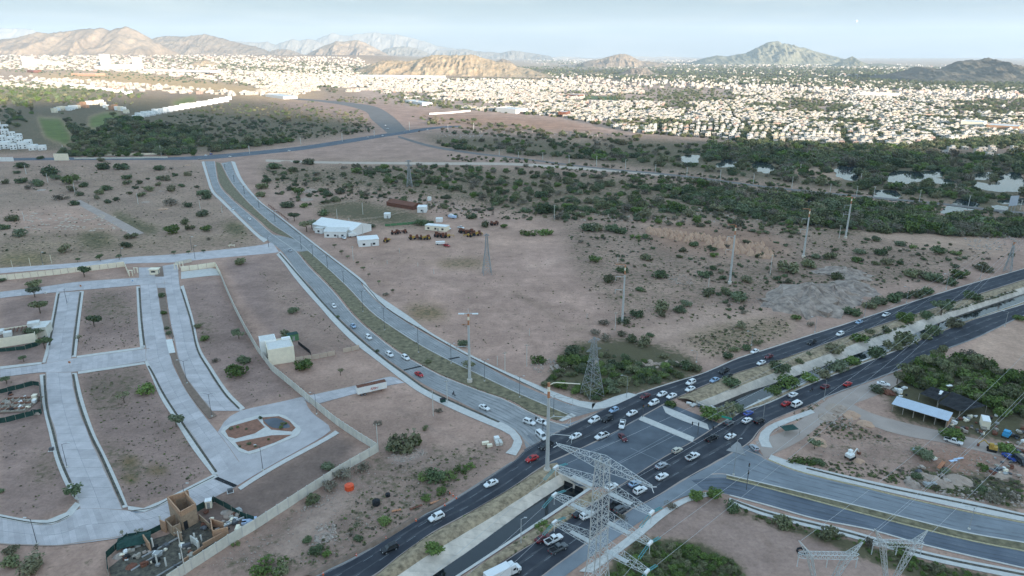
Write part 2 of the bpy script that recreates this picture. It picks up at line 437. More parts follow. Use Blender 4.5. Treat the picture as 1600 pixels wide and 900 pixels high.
# far roads
road('road', [(-80,248),(0,247),(120,246),(250,246),(318,243),(400,236),(475,228),(540,218),(600,209),(640,203),(682,198),(720,196)], [(-80,252),(0,251),(120,250),(250,250),(322,249),(400,242),(475,234),(540,224),(600,214),(640,208),(682,201),(720,198)], .010, 'asph_mid', 'far crossing road in front of the golf course trees', 'road')
road('road', [(607,209),(580,186),(572,175),(545,166),(500,159),(450,154.5)], [(636,204),(614,182),(588,167),(552,161),(505,156.5),(455,153)], .014, 'far_road', 'broad far road bending away over the plain behind the interchange', 'road')
road('road', [(622,212),(675,227),(740,238),(800,245),(920,260),(1040,271),(1117,280),(1200,291),(1330,304),(1470,317),(1575,329),(1700,338)], [(622,215),(672,229.8),(740,240.8),(800,247.2),(920,262.2),(1040,273.6),(1117,282.6),(1200,293.6),(1330,306.8),(1470,319.8),(1575,332.4),(1700,342)], .016, 'far_road', 'narrow dark road running through the riverside thicket', 'road')
road('path', [(415,249),(507,252),(675,253.5),(800,254.5),(920,262),(1042,272.5)], [(415,252.5),(507,255.5),(675,257.5),(800,258.5),(920,266),(1042,275.5)], .012, 'pale_dirt', 'pale dirt track along the edge of the riverside thicket', 'path')
road('path', [(1295,621),(1320,625),(1360,645),(1420,662),(1500,680),(1600,702),(1680,720)], [(1285,640),(1325,640),(1355,662),(1410,680),(1480,693),(1600,722),(1680,742)], .006, 'dirt_road', 'grey dirt lane leading in front of the zinc roofed shed', 'path')
road('path', [(1180,690),(1230,672),(1300,618),(1400,583),(1440,575)], [(1195,716),(1250,690),(1310,640),(1385,612),(1425,585)], .004, 'dirt_road', 'bare dirt lay-by beside the avenue and the scrap yard', 'path', smooth=False)
road('path', [(125,312),(150,325),(190,345),(225,364)], [(115,316),(140,330),(180,352),(208,369)], .004, 'dirt_road', 'diagonal dirt track across the scrubby field', 'path')

# sidewalks, raised
def walk(L, Rr, label, m='conc_walk', z=.13):
 ROADS.append(dict(name='sidewalk', L=L, R=Rr, z=z, m=m, label=label, cat='sidewalk', smooth=True, thick=.14, slabs=None))
def off(line, dx, dy=0): return [(a + dx, b + dy) for a, b in line]
walk([(88,457),(81,495),(72.5,542),(66,567)], [(93,457),(86,495),(77.5,542),(71,567)], 'sidewalk on the building-site side of the upper left street')
walk([(62,586),(67,635),(76,675),(86,717),(102,757),(117,780)], [(70,585),(74,635),(84,675),(95,717),(111,757),(124,782)], 'sidewalk on the building-site side of the lower left street')
walk([(125,455),(117.5,512),(112.5,558)], [(131,455),(124,512),(119,558)], 'sidewalk beside the upper shrubby lot')
walk([(113,583),(121,625),(138,675),(156,712),(173,750),(192,794)], [(120,583),(130,625),(147,675),(165,712),(183,750),(200,792)], 'sidewalk beside the lower shrubby lot')
walk([(213,448),(215.5,500),(219,543)], [(218.5,448),(222,500),(226.5,543)], 'sidewalk between the upper lot and the palm street')
walk([(226,566),(236,587),(251,622),(272,655),(300,700),(332,742)], [(230,563),(240,582),(256,614),(277,646),(305,687),(341,742)], 'sidewalk between the lower lot and the palm street')
walk([(282,448),(297,500),(307,545),(325,577),(350,615),(376,642)], [(287,446),(302,498),(312,542),(331,574),(356,611),(383,638)], 'sidewalk beside the lot under the boundary wall')
walk([(-60,794),(0,804),(50,813),(80,812),(105,800),(118,785)], [(-60,800),(0,810),(50,819),(83,819),(112,806),(126,789)], 'curved sidewalk at the corner of the lower left lot')
walk([(200,791),(215,796),(240,789),(275,771),(335,741)], [(200,797),(213,802),(241,795),(276,777),(341,745)], 'sidewalk curving along the bottom of the middle lot')
walk([(0,573),(65,566)], [(0,577),(65,569)], 'narrow sidewalk along the building-site block')
walk([(120,556.5),(225,542)], [(120,559.5),(225,545)], 'narrow sidewalk under the upper shrubby lot')
walk([(122,581),(225,566)], [(122,584.5),(227,569)], 'narrow sidewalk over the lower shrubby lot')
walk([(283,425),(336,419),(340,425)], [(283,436),(342,430),(346,434)], 'paved strip inside the entrance wall')
walk([(372,762),(402,742),(442,719),(502,687),(524,673)], [(376,766),(405,747),(446,723),(506,691),(530,677)], 'sidewalk between the plaza roadway and the bare lot')
# boulevard sidewalks
walk([(315,253),(322,276),(330,299),(345,315),(394,363),(412,379)], [(319,252),(326,276),(334,298),(349,313),(398,361),(418,375)], 'far stretch of sidewalk on the field side of the boulevard')
walk([(432,398),(444,412),(457,430),(475,452),(500,480),(520,503),(550,533),(595,568),(632,597),(662,617),(717,644),(787,674),(800,684),(803,694),(790,708)], [(438,393),(450,406),(464,424),(483,447),(506,474),(527,497),(556,524),(600,560),(637,587),(667,608),(720,633),(790,663),(811,680),(816,694),(806,712)], 'long sidewalk on the trailer side of the boulevard')
walk([(367,253),(379,281),(405,313),(435,336),(480,371),(512,396),(565,436),(578,452),(603,470),(640,495),(672,519),(725,549),(775,574),(862,611),(907,627),(931,630)], [(361,252),(373,280),(401,312),(431,335),(476,371),(506,395),(560,436),(569,449),(593,473),(628,497),(660,515),(715,548),(765,573),(853,616),(900,634),(925,640)], 'long sidewalk on the dirt-field side of the boulevard')
walk([(925,631),(940,628),(960,620),(982,614)], [(925,640),(950,637),(975,627),(996,617)], 'corner sidewalk under the lattice pylon')
walk([(1205,711),(1255,727),(1375,755),(1525,785),(1600,803),(1700,824)], [(1200,718),(1252,737),(1375,766),(1525,800),(1600,815),(1700,836)], 'sidewalk between the scrap yard and the light grey carriageway')
walk([(1140,778),(1200,798),(1325,828),(1450,863),(1600,893),(1700,915)], [(1138,785),(1200,808),(1325,839),(1450,875),(1600,907),(1700,929)], 'sidewalk in front of the two bare-earth pylons')
walk([(1267,640),(1212,660),(1192,672),(1185,685),(1190,698)], [(1273,645),(1219,666),(1204,677),(1201,687),(1207,700)], 'cracked sidewalk corner by the scrap yard', z=.10)
walk([(905,893),(950,862),(990,832),(1030,800),(1070,778),(1110,768)], [(925,895),(962,868),(1002,838),(1040,806),(1075,784),(1112,775)], 'pale sidewalk between the tall pylon and the grey shoulder')
# traffic islands
walk([(1003,650),(1085,684)], [(998,656),(1082,691)], 'long narrow pale traffic island in the junction', m='conc_walk', z=.15)
walk([(1035,634),(1050,640),(1105,663)], [(1040,645),(1060,655),(1108,672)], 'pale kerbed triangle at the end of the canal', m='conc_walk', z=.15)
walk([(1152,690),(1157,694)], [(1135,704),(1165,712)], 'small triangular traffic island with a lamp mast', m='conc_old', z=.15)
walk([(838,672),(852,678)], [(848,688),(858,684)], 'small pale triangular island at the boulevard mouth', m='conc_walk', z=.15)
walk([(873,657),(893,646)], [(878,659),(900,650)], 'pale nose of the boulevard median', m='conc_walk', z=.15)

def med(L, Rr, m, label, name='median', z=.12, smooth=True):
 ROADS.append(dict(name=name, L=L, R=Rr, z=z, m=m, label=label, cat='median', smooth=smooth, thick=.13, slabs=None))
med([(337,253),(343,284),(359,305),(402,341),(427,362),(455,372)], [(344,255),(358,282),(378,307),(399,328),(424,350),(460,374)], 'median', 'far stretch of the weedy boulevard median')
med([(467,394),(485,415),(520,450),(543,478),(563,500),(593,525),(623,548),(652,565),(689,585),(727,600),(764,614),(802,627),(828,643),(870,657)], [(481,392),(508,416),(543,450),(568,477),(588,495),(623,519),(660,542),(698,562),(748,586),(798,610),(848,632),(892,648)], 'median', 'long weedy boulevard median between the two carriageways')
med([(246,450),(254,500),(264,527)], [(257,450),(264,500),(272,527)], 'soil_bed', 'planted palm median of the subdivision street')
med([(238,418),(243,432)], [(254,416),(256,432)], 'soil_bed', 'short entrance median at the subdivision gate')
med([(265,553),(273,571),(290,607),(310,635),(327,655)], [(274,551),(290,589),(310,616),(329,640),(339,650)], 'soil_bed', 'narrowing brown median with two twin-arm lamps')
med([(1135,742.5),(1200,757.5),(1350,793.5),(1500,830.5),(1600,848.5),(1700,866.5)], [(1135,745.5),(1200,761.5),(1350,801.5),(1500,839.5),(1600,859.5),(1700,879.5)], 'median', 'narrow brown median of the lower road')

def polys_of(r):
 L, Rr = px_line(r['L'], 0, r['smooth']), px_line(r['R'], 0, r['smooth'])
 n = max(len(L), len(Rr), 8)
 a, b = resample(L, n * 2), resample(Rr, n * 2)
 return a, b
for r in ROADS: r['A'], r['B'] = polys_of(r)
ROAD_POLYS = [np.vstack([r['A'], r['B'][::-1]]) for r in ROADS]

# canal lines: top edge of the far lining, its foot on the water, near lip
C_Z = -2.8
CN1_T, CN1_B, CN1_S = [(560,938),(622,900),(675,865),(775,805),(800,788),(875,742)], [(625,938),(682,900),(747,855),(800,815),(862,772),(897,750)], [(650,938),(712,900),(800,842),(860,802),(920,762)]
CN2_T, CN2_B, CN2_S = [(1088,630),(1157,604),(1200,587),(1300,552),(1375,522),(1450,497),(1590,452),(1680,423)], [(1104,640),(1170,613),(1200,604),(1257,585),(1325,560),(1425,525),(1490,497),(1600,460),(1680,431)], [(1135,653),(1170,634),(1200,620),(1260,596),(1330,569),(1425,534),(1512,501),(1600,471),(1680,441)]
CANALS = []
for (t, b, s) in ((CN1_T, CN1_B, CN1_S), (CN2_T, CN2_B, CN2_S)):
 n = 60
 CANALS.append((resample(px_line(t), n), resample(px_line(b, C_Z), n), resample(px_line(s), n)))

# ponds by the river
POND_PX = [
 [(1066,247),(1074,243),(1090,243),(1088,252),(1070,252)],
 [(1122,257),(1135,250),(1150,253),(1146,260),(1126,260)],
 [(1178,258),(1190,252),(1206,260),(1205,268),(1186,266)],
 [(1306,270),(1316,261),(1337,263),(1337,278),(1322,278)],
 [(1385,280),(1398,268),(1420,268),(1447,271),(1445,279),(1424,285),(1398,284)],
 [(1368,308),(1372,298),(1396,299),(1404,306),(1396,311)],
 [(1446,268),(1470,266),(1472,274),(1450,276)],
 [(1520,287),(1533,285),(1556,288),(1560,276),(1574,270),(1590,272),(1602,290),(1592,298),(1560,298),(1535,294)],
 [(1484,320),(1500,313),(1526,318),(1516,326),(1488,325)],
 [(1460,278),(1498,284),(1476,287),(1458,284)],
 [(1553,322),(1572,323),(1572,332),(1556,329)],
 [(1562,313),(1600,309),(1660,312),(1655,320),(1570,318)],
 [(1254,318),(1268,314),(1272,320),(1258,325)],
 [(1468,330),(1490,322),(1500,328),(1480,333)],
 [(1524,272),(1548,270),(1545,278),(1526,279)],
]
PONDS = []
for i, p in enumerate(POND_PX):
 cx, cy = sum(a for a, b in p) / len(p), sum(b for a, b in p) / len(p); k = 1.1 if i in (4, 7, 11) else 1.3
 PONDS.append([G(cx + (a - cx) * k, cy + (b - cy) * k) for a, b in p])

# ------------------------------------------------------------------ ground
cols = np.concatenate([np.linspace(-1600, -140, 40), np.arange(-130, 1731, 2.6), np.linspace(1742, 3200, 40)])
prow = np.arange(91.2, 912, 2.3)
Yfar = [21000., 17500.] + list(np.linspace(3050, 9050, 45))
_, yr = GN_arr(np.full(prow.shape, 800.), prow)
rowsY = np.concatenate([Yfar, yr, [115., 90., 50., 0., -100., -300., -700., -1200., -2000., -3200., -5000., -6400.]])
rowsY = rowsY[np.argsort(-rowsY)]
depth = np.maximum(rowsY * CP + CAM_H * SP, np.abs(rowsY) * 1.2 + 120)
depth = np.where(rowsY > 115, rowsY * CP + CAM_H * SP, np.maximum(depth, 140))
slope = (cols - 800) / FPX
GX = np.clip(slope[None, :] * depth[:, None], -21000, 21000)
GY = np.repeat(rowsY[:, None], len(cols), 1)
flat = np.zeros(GX.shape)
for p in ROAD_POLYS: flat[in_poly(GX, GY, p)] = 1
trench = np.zeros(GX.shape, bool)
def nearest_idx(a): return a
# everything between the far and near avenue kerbs is dug out; the berms and linings cover it
BERM_N1 = ([(520,936),(585,901),(625,869),(675,834),(725,807),(800,763),(850,729),(868,727)], CN1_T)
for (nt, s) in (((NR[0:7] + [(868, 724)]), CN1_S), ((NR[11:]), CN2_S)):
 a, b = resample(px_line(nt), 60), resample(px_line(s), 60)
 mid = b + (b - a) * .02
 trench |= in_poly(GX, GY, np.vstack([a, mid[::-1]]))
flat[trench] = 1
pond_m = np.zeros(GX.shape, bool)
for p in PONDS: pond_m |= in_poly(GX, GY, p)
def blur(a, k):
 for _ in range(2):
  for ax in (0, 1):
   c = np.cumsum(np.pad(a, [(k + 1, k) if i == ax else (0, 0) for i in (0, 1)], mode='edge'), axis=ax)
   a = (np.take(c, range(2 * k + 1, c.shape[ax]), ax) - np.take(c, range(0, c.shape[ax] - 2 * k - 1), ax)) / (2 * k + 1)
 return a
flat_b = np.clip(blur(flat, 2) * 2.2, 0, 1)
near = (np.abs(GX) < 6000) & (GY > 60)

soil = np.zeros(GX.shape + (3,))
soil[:] = (.315, .255, .222)
weed = np.full(GX.shape, .18)
rough = np.full(GX.shape, .45)
def paint(pl, col=None, a=1.0, w=None, rg=None, soft=3, world=False):
 P = pl if world else [GT(x, max(y, 84.5)) for x, y in pl]
 m = in_poly(GX, GY, P).astype(float)
 if soft: m = blur(m, soft)
 if col is not None: soil[:] = soil * (1 - m[..., None] * a) + np.array(col) * m[..., None] * a
 if w is not None: weed[:] = weed * (1 - m) + w * m
 if rg is not None: rough[:] = rough * (1 - m) + rg * m
def track(pl, wpx, col, a=.6, w=None, soft=1):
 P = catmull([Vector((x, y, 0)) for x, y in pl], 6)
 A, B = [], []
 for i, p in enumerate(P):
  d = (P[min(i + 1, len(P) - 1)] - P[max(i - 1, 0)]).normalized()
  nrm = Vector((-d.y, d.x, 0)) * wpx / 2
  A.append((p + nrm)[:2]); B.append((p - nrm)[:2])
 paint(A + B[::-1], col, a, w, soft=soft)
# far plain
paint([(-600,84),(2400,84),(2400,150),(1600,150),(900,128),(560,150),(200,150),(-600,150)], (.36,.30,.23), 1, .30, .1, 4)
paint([(620,88),(2400,88),(2400,160),(1600,150),(1250,140),(1000,128),(860,112),(700,100)], (.16,.15,.11), 1, .6, .1, 3)
paint([(-200,86),(560,90),(640,110),(560,140),(-200,130)], (.42,.345,.25), .9, .25, .1, 3)
paint([(185,150),(330,152),(430,150),(400,158),(250,172),(200,168)], (.40,.33,.19), .9, .2, .1, 2)
paint([(40,116),(200,112),(330,128),(430,140),(520,150),(440,156),(300,142),(120,130)], (.50,.39,.21), .95, .15, .1, 2)
paint([(-40,146),(120,140),(200,146),(80,158),(-40,160)], (.26,.27,.09), .9, .3, .1, 3)
paint([(640,172),(760,176),(880,186),(960,206),(840,206),(700,196)], (.30,.225,.175), .9, .1, .1, 2)
paint([(560,128),(1600,140),(1600,232),(1450,238),(1180,224),(990,210),(880,185),(760,176),(640,168),(560,150)], (.40,.34,.29), .9, .15, .05, 2)
paint([(1480,250),(1600,250),(1600,268),(1480,266),(1462,258)], (.40,.33,.25), .9, .1, .4, 2)
# golf course and river scrub
paint([(20,160),(300,150),(420,160),(600,200),(500,216),(330,240),(60,238),(-60,240),(-60,190)], (.26,.215,.16), .9, .45, .3, 3)
paint([(58,183),(95,184),(112,215),(106,228),(70,214)], (.105,.155,.055), 1, 0, .05, 1)
paint([(140,183),(160,176),(190,176),(175,190),(160,202),(140,200)], (.115,.165,.06), 1, 0, .05, 1)
paint([(265,160),(300,150),(310,156),(280,168)], (.15,.20,.07), 1, 0, .05, 1)
paint([(640,208),(1000,216),(1160,222),(1600,238),(1600,350),(1480,318),(1000,262),(700,232)], (.25,.21,.165), 1, .45, .4, 3)
paint([(400,255),(700,256),(960,272),(1250,300),(1560,350),(1540,385),(1250,372),(1000,345),(860,345),(700,316),(560,300),(420,290)], (.285,.235,.19), 1, .40, 1.0, 4)
paint([(840,215),(1000,216),(1000,222),(880,224)], (.34,.28,.22), .8, .3, .3, 2)
paint([(1230,262),(1300,266),(1330,280),(1250,276)], (.36,.30,.235), .9, .1, .4, 2)
# the wide bare field
paint([(560,390),(640,350),(760,345),(860,380),(980,420),(1060,450),(900,520),(860,580),(790,585),(700,535),(600,465)], (.335,.27,.238), .8, .15, .2, 8)
paint([(480,335),(520,320),(640,312),(740,330),(860,350),(860,380),(700,400),(560,400)], (.345,.275,.232), .8, .17, .2, 4)
paint([(480,318),(560,312),(660,335),(690,352),(600,352),(520,340)], (.235,.205,.15), .8, .5, .15, 3)
paint([(640,475),(690,480),(700,497),(660,500),(636,492)], (.20,.17,.09), .8, .36, .3, 3)
paint([(680,408),(730,402),(770,412),(740,420),(690,418)], (.22,.185,.12), .8, .34, .2, 2)
paint([(1000,355),(1100,352),(1200,365),(1240,395),(1140,400),(1040,385)], (.27,.19,.14), .7, .1, .3, 4)  # hump field: soil painted darker, standing for the shaded gaps between piles
paint([(1080,480),(1200,452),(1260,470),(1380,440),(1440,420),(1300,400),(1180,420),(1080,440)], (.235,.195,.17), .8, .30, .9, 5)
paint([(1340,362),(1420,358),(1540,370),(1590,395),(1500,405),(1380,385)], (.36,.30,.245), .9, .15, .3, 3)
paint([(990,520),(1100,478),(1220,490),(1200,520),(1080,560),(1010,560)], (.33,.275,.235), .7, .2, .2, 5)
paint([(1060,530),(1130,505),(1240,495),(1240,520),(1120,556)], (.235,.205,.145), .7, .33, .2, 4)
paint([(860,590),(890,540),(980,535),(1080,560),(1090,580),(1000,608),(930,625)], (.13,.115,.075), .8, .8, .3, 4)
track([(800,460),(850,475),(900,482)], 4, (.22,.18,.15), .8)
track([(800,452),(850,485),(920,520),(990,530)], 5, (.25,.21,.17), .6)
track([(660,430),(740,450),(830,450),(900,470)], 3, (.24,.195,.165), .6)
track([(720,420),(800,430),(870,440),(905,470)], 3, (.24,.195,.165), .5)
track([(560,412),(640,408),(700,412),(760,402)], 3, (.23,.19,.14), .7)
track([(820,420),(900,402),(1000,400)], 5, (.37,.31,.27), .6)
track([(940,420),(1010,412),(1100,405),(1180,410)], 6, (.36,.30,.265), .7)
track([(990,545),(1080,510),(1170,490),(1260,480)], 7, (.36,.30,.26), .6)
track([(640,480),(700,478),(790,488),(850,500)], 2, (.23,.19,.16), .6)
# left field
paint([(-60,255),(322,252),(340,310),(412,384),(-60,425)], (.275,.238,.198), .8, .27, .35, 3)
paint([(870,345),(1180,345),(1560,395),(1450,440),(1060,482),(970,505),(900,430)], (.24,.20,.168), .7, .30, .5, 5)
paint([(1000,355),(1100,352),(1200,365),(1240,395),(1140,400),(1040,385)], (.25,.18,.135), .7, .1, .3, 4)  # hump field again: shade between the orange piles put into the soil colour
paint([(620,84.5),(2400,84.5),(2400,98),(620,98)], (.33,.31,.25), .9, .2, .1, 2)
paint([(0,330),(120,322),(190,352),(200,365),(100,362),(0,362)], (.36,.285,.24), .8, .1, .5, 3)
paint([(0,362),(200,366),(250,380),(330,372),(400,362),(405,380),(280,392),(0,416)], (.275,.235,.185), .7, .30, .2, 4)
paint([(0,398),(60,395),(90,405),(60,414),(0,416)], (.20,.19,.08), .7, .36, .1, 3)
paint([(180,330),(210,345),(250,358),(240,365),(205,355),(178,338)], (.13,.15,.05), .7, .5, .1, 2)
paint([(345,350),(375,348),(388,362),(365,366)], (.17,.18,.07), .6, .5, .1, 2)
paint([(120,366),(160,362),(180,375),(140,388)], (.20,.195,.08), .6, .5, .1, 3)
paint([(0,265),(120,250),(310,258),(322,310),(220,300),(100,290),(0,300)], (.315,.255,.215), .6, .3, .2, 4)
track([(40,290),(90,305),(140,330),(215,368)], 8, (.355,.295,.255), .7)
track([(250,262),(300,268),(310,290)], 4, (.36,.29,.25), .6)
track([(100,276),(180,284),(280,292)], 2, (.22,.19,.14), .5)
# subdivision lots: greyer graded dirt with patchy weeds
LOTS = [[(133,455),(212,448),(220,540),(120,556)], [(124,584),(222,568),(262,640),(330,740),(275,770),(200,792),(150,680)], [(0,592),(60,588),(84,700),(118,785),(60,812),(0,802)],
  [(284,440),(345,434),(400,545),(470,612),(380,636),(330,575),(306,530)], [(0,468),(86,460),(66,566),(0,574)], [(350,408),(440,400),(560,540),(460,560),(380,470)]]
for p in LOTS: paint(p, (.225,.19,.178), .9, .14, .12, 2)
for p in ([(135,455),(180,452),(214,480),(216,505),(160,500),(126,500)], [(128,590),(160,585),(220,570),(232,590),(190,640),(140,650)], [(150,680),(180,690),(220,720),(250,740),(200,752),(165,735)], [(240,725),(262,720),(262,740),(240,742)], [(268,675),(290,680),(318,715),(300,718)], [(60,700),(90,712),(95,745),(60,760),(40,740)], [(300,480),(330,490),(340,540),(310,530)]):
 paint(p, (.18,.155,.13), .5, .32, .15, 4)
for p in ([(190,715),(212,712),(217,728),(190,730)], [(228,732),(248,726),(265,733),(250,742),(228,738)], [(187,744),(210,738),(218,752),(198,756)]):
 paint(p, (.15,.125,.06), .8, .36, .1, 2)
paint([(370,765),(520,680),(560,690),(530,735),(400,812),(330,860),(300,800)], (.135,.118,.11), .9, .12, .12, 3)
paint([(410,410),(440,405),(500,475),(560,535),(470,545),(430,500)], (.275,.228,.20), .7, .2, .15, 4)
paint([(465,545),(540,510),(570,540),(500,560)], (.215,.178,.155), .7, .2, .2, 4)
paint([(320,900),(590,705),(800,690),(790,715),(620,830),(480,900)], (.225,.19,.168), .85, .3, .3, 5)
paint([(420,870),(480,800),(560,740),(540,790),(460,860)], (.36,.32,.285), .7, .1, .3, 4)
paint([(607,718),(620,705),(655,700),(665,710),(632,722)], (.50,.46,.43), .8, .0, .2, 2)
paint([(500,825),(520,815),(525,845),(490,850)], (.42,.38,.345), .7, .1, .3, 2)
track([(400,840),(480,770),(560,720),(640,690)], 8, (.33,.285,.255), .5)
track([(560,770),(640,730),(720,715)], 6, (.33,.28,.25), .5)
# lower right
paint([(1000,800),(1090,770),(1180,800),(1320,840),(1400,880),(1380,905),(1160,905),(1080,850),(1000,845)], (.255,.218,.20), .9, .12, .15, 4)
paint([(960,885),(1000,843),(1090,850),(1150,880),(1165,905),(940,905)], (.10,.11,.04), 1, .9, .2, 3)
track([(1090,845),(1120,815),(1170,815),(1200,850),(1215,900)], 3, (.23,.19,.165), .8)
track([(1100,790),(1180,815),(1300,850),(1400,890)], 5, (.25,.215,.195), .6)
track([(1090,830),(1085,818),(1100,806),(1140,800)], 2, (.23,.19,.165), .8)
paint([(1140,790),(1200,812),(1330,845),(1450,880),(1560,905),(1640,930),(1500,930),(1300,850),(1150,800)], (.155,.13,.085), .9, .7, .3, 2)
paint([(1250,680),(1380,670),(1480,690),(1600,720),(1600,800),(1500,775),(1380,745),(1260,715)], (.30,.248,.22), .8, .25, .4, 5)
paint([(1430,730),(1480,720),(1600,760),(1600,795),(1500,775),(1420,752)], (.20,.165,.14), .8, .5, .5, 4)
paint([(1440,705),(1530,700),(1560,720),(1500,740),(1440,730)], (.25,.165,.125), .7, .2, .3, 4)
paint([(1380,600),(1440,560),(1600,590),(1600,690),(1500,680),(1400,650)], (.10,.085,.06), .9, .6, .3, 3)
paint([(1500,545),(1560,505),(1640,480),(1640,580),(1560,575)], (.36,.295,.245), .9, .1, .5, 3)
paint([(1240,620),(1290,625),(1340,650),(1400,680),(1330,690),(1260,665)], (.29,.225,.19), .7, .3, .5, 4)
for pl, w_, c_, a_ in (([(545,400),(600,440),(680,470),(760,520)], 4, (.37,.29,.24), .5), ([(600,420),(700,440),(800,500),(850,560)], 3, (.25,.205,.175), .6), ([(760,372),(820,400),(860,440),(930,500)], 5, (.36,.29,.245), .5), ([(700,385),(640,402),(600,430)], 6, (.37,.30,.25), .5),
 ([(870,470),(960,450),(1060,455),(1120,470)], 5, (.37,.30,.26), .6), ([(880,520),(930,505),(1000,500)], 3, (.22,.19,.15), .7), ([(1000,350),(1080,345),(1180,350),(1260,362)], 4, (.38,.31,.26), .6), ([(420,300),(480,305),(560,296),(620,300)], 4, (.36,.29,.24), .6), ([(0,300),(60,296),(120,300),(180,300),(260,310)], 3, (.36,.30,.25), .5),
 ([(20,372),(100,368),(180,380),(300,372),(390,372)], 2.5, (.20,.18,.12), .6), ([(0,386),(90,380),(200,388)], 2, (.21,.19,.11), .6), ([(410,420),(440,450),(490,500),(530,540)], 3, (.22,.185,.165), .6), ([(380,640),(420,600),(400,560),(370,500)], 3, (.19,.165,.15), .5), ([(620,640),(700,680),(770,705)], 4, (.19,.165,.15), .6),
 ([(340,890),(420,840),(520,790),(600,745),(690,700)], 3, (.19,.16,.14), .7), ([(360,895),(440,850),(540,800),(640,750)], 2.5, (.30,.25,.21), .7), ([(1210,700),(1280,705),(1380,690),(1440,700)], 6, (.36,.30,.26), .6), ([(1250,690),(1320,700),(1400,720)], 3, (.21,.175,.15), .6), ([(1000,820),(1080,800),(1160,830),(1260,880)], 2.5, (.20,.17,.15), .8), ([(20,700),(60,650),(50,610)], 3, (.18,.155,.14), .5)):
 track(pl, w_, c_, a_)
soil *= np.array((1.27, 1.0, .87))
soil *= (.94 + .12 * fbm(GX / 90, GY / 90, 3))[..., None]

hz = (fbm(GX / 11, GY / 11, 7, 4) - .5) * 1.6 * rough + (fbm(GX / 60, GY / 60, 21, 3) - .5) * 2.2 * np.clip(rough - .3, 0, 1)
GZ = np.where(near, hz, 0) * (1 - flat_b) - .03 - .05 * flat_b - .12 * (1 - flat_b)
GZ = np.where(trench, -3.6, GZ)
GZ = np.where(pond_m, -.9, GZ)
GZ = np.where(rowsY[:, None] > 3000, TER(GX, GY) - .2, GZ)

gm = bpy.data.materials.new('desert_ground'); gm.use_nodes = True
n, l = gm.node_tree.nodes, gm.node_tree.links
p = n['Principled BSDF']; p.inputs['Roughness'].default_value = .95; p.inputs['Specular IOR Level'].default_value = .1
at = n.new('ShaderNodeAttribute'); at.attribute_name = 'soil'
aw = n.new('ShaderNodeAttribute'); aw.attribute_name = 'weed'
ge = n.new('ShaderNodeNewGeometry')
def noise(sc, de=5, ro=.6):
 t = n.new('ShaderNodeTexNoise'); t.inputs['Scale'].default_value = sc; t.inputs['Detail'].default_value = de; t.inputs['Roughness'].default_value = ro
 l.new(ge.outputs['Position'], t.inputs['Vector']); return t
def mrange(src, a, b, c, d):
 t = n.new('ShaderNodeMapRange'); t.inputs[1].default_value = a; t.inputs[2].default_value = b; t.inputs[3].default_value = c; t.inputs[4].default_value = d
 l.new(src, t.inputs[0]); return t.outputs[0]
n1, n2, n3, n4 = noise(.035, 7), noise(.9, 5, .7), noise(.16, 7, .68), noise(.42, 6, .7)
f1 = mrange(n1.outputs['Fac'], .3, .7, .78, 1.20); f2 = mrange(n2.outputs['Fac'], .25, .75, .78, 1.20); f3 = mrange(n3.outputs['Fac'], .3, .7, .80, 1.18)
m1 = n.new('ShaderNodeMath'); m1.operation = 'MULTIPLY'; l.new(f1, m1.inputs[0]); l.new(f2, m1.inputs[1])
m2 = n.new('ShaderNodeMath'); m2.operation = 'MULTIPLY'; l.new(m1.outputs[0], m2.inputs[0]); l.new(f3, m2.inputs[1])
vs = n.new('ShaderNodeVectorMath'); vs.operation = 'SCALE'; l.new(at.outputs['Color'], vs.inputs[0]); l.new(m2.outputs[0], vs.inputs['Scale'])
# weed cover: clumps where the two noises pass a threshold set by the weed value
wa = n.new('ShaderNodeMath'); wa.operation = 'ADD'; l.new(n4.outputs['Fac'], wa.inputs[0]); l.new(aw.outputs['Fac'], wa.inputs[1])
wb = n.new('ShaderNodeMath'); wb.operation = 'MULTIPLY_ADD'; wb.inputs[1].default_value = .55; l.new(n3.outputs['Fac'], wb.inputs[0]); l.new(wa.outputs[0], wb.inputs[2])
wf = mrange(wb.outputs[0], 1.04, 1.24, 0, .9)
wc = n.new('ShaderNodeMix'); wc.data_type = 'RGBA'; wc.inputs['A'].default_value = (.07, .062, .04, 1); wc.inputs['B'].default_value = (.135, .12, .06, 1); l.new(n2.outputs['Fac'], wc.inputs['Factor'])
fm = n.new('ShaderNodeMix'); fm.data_type = 'RGBA'; l.new(wf, fm.inputs['Factor']); l.new(vs.outputs[0], fm.inputs['A']); l.new(wc.outputs['Result'], fm.inputs['B'])
l.new(fm.outputs['Result'], p.inputs['Base Color'])
bp = n.new('ShaderNodeBump'); bp.inputs['Strength'].default_value = .5; bp.inputs['Distance'].default_value = .35
l.new(n4.outputs['Fac'], bp.inputs['Height']); l.new(bp.outputs['Normal'], p.inputs['Normal'])
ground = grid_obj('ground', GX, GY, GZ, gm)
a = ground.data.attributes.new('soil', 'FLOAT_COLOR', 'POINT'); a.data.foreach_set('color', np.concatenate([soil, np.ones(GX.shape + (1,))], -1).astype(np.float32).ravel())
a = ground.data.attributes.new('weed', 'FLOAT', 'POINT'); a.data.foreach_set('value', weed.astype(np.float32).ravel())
struct(ground, 'bare pinkish desert ground with patchy weeds reaching the mountains', 'ground')

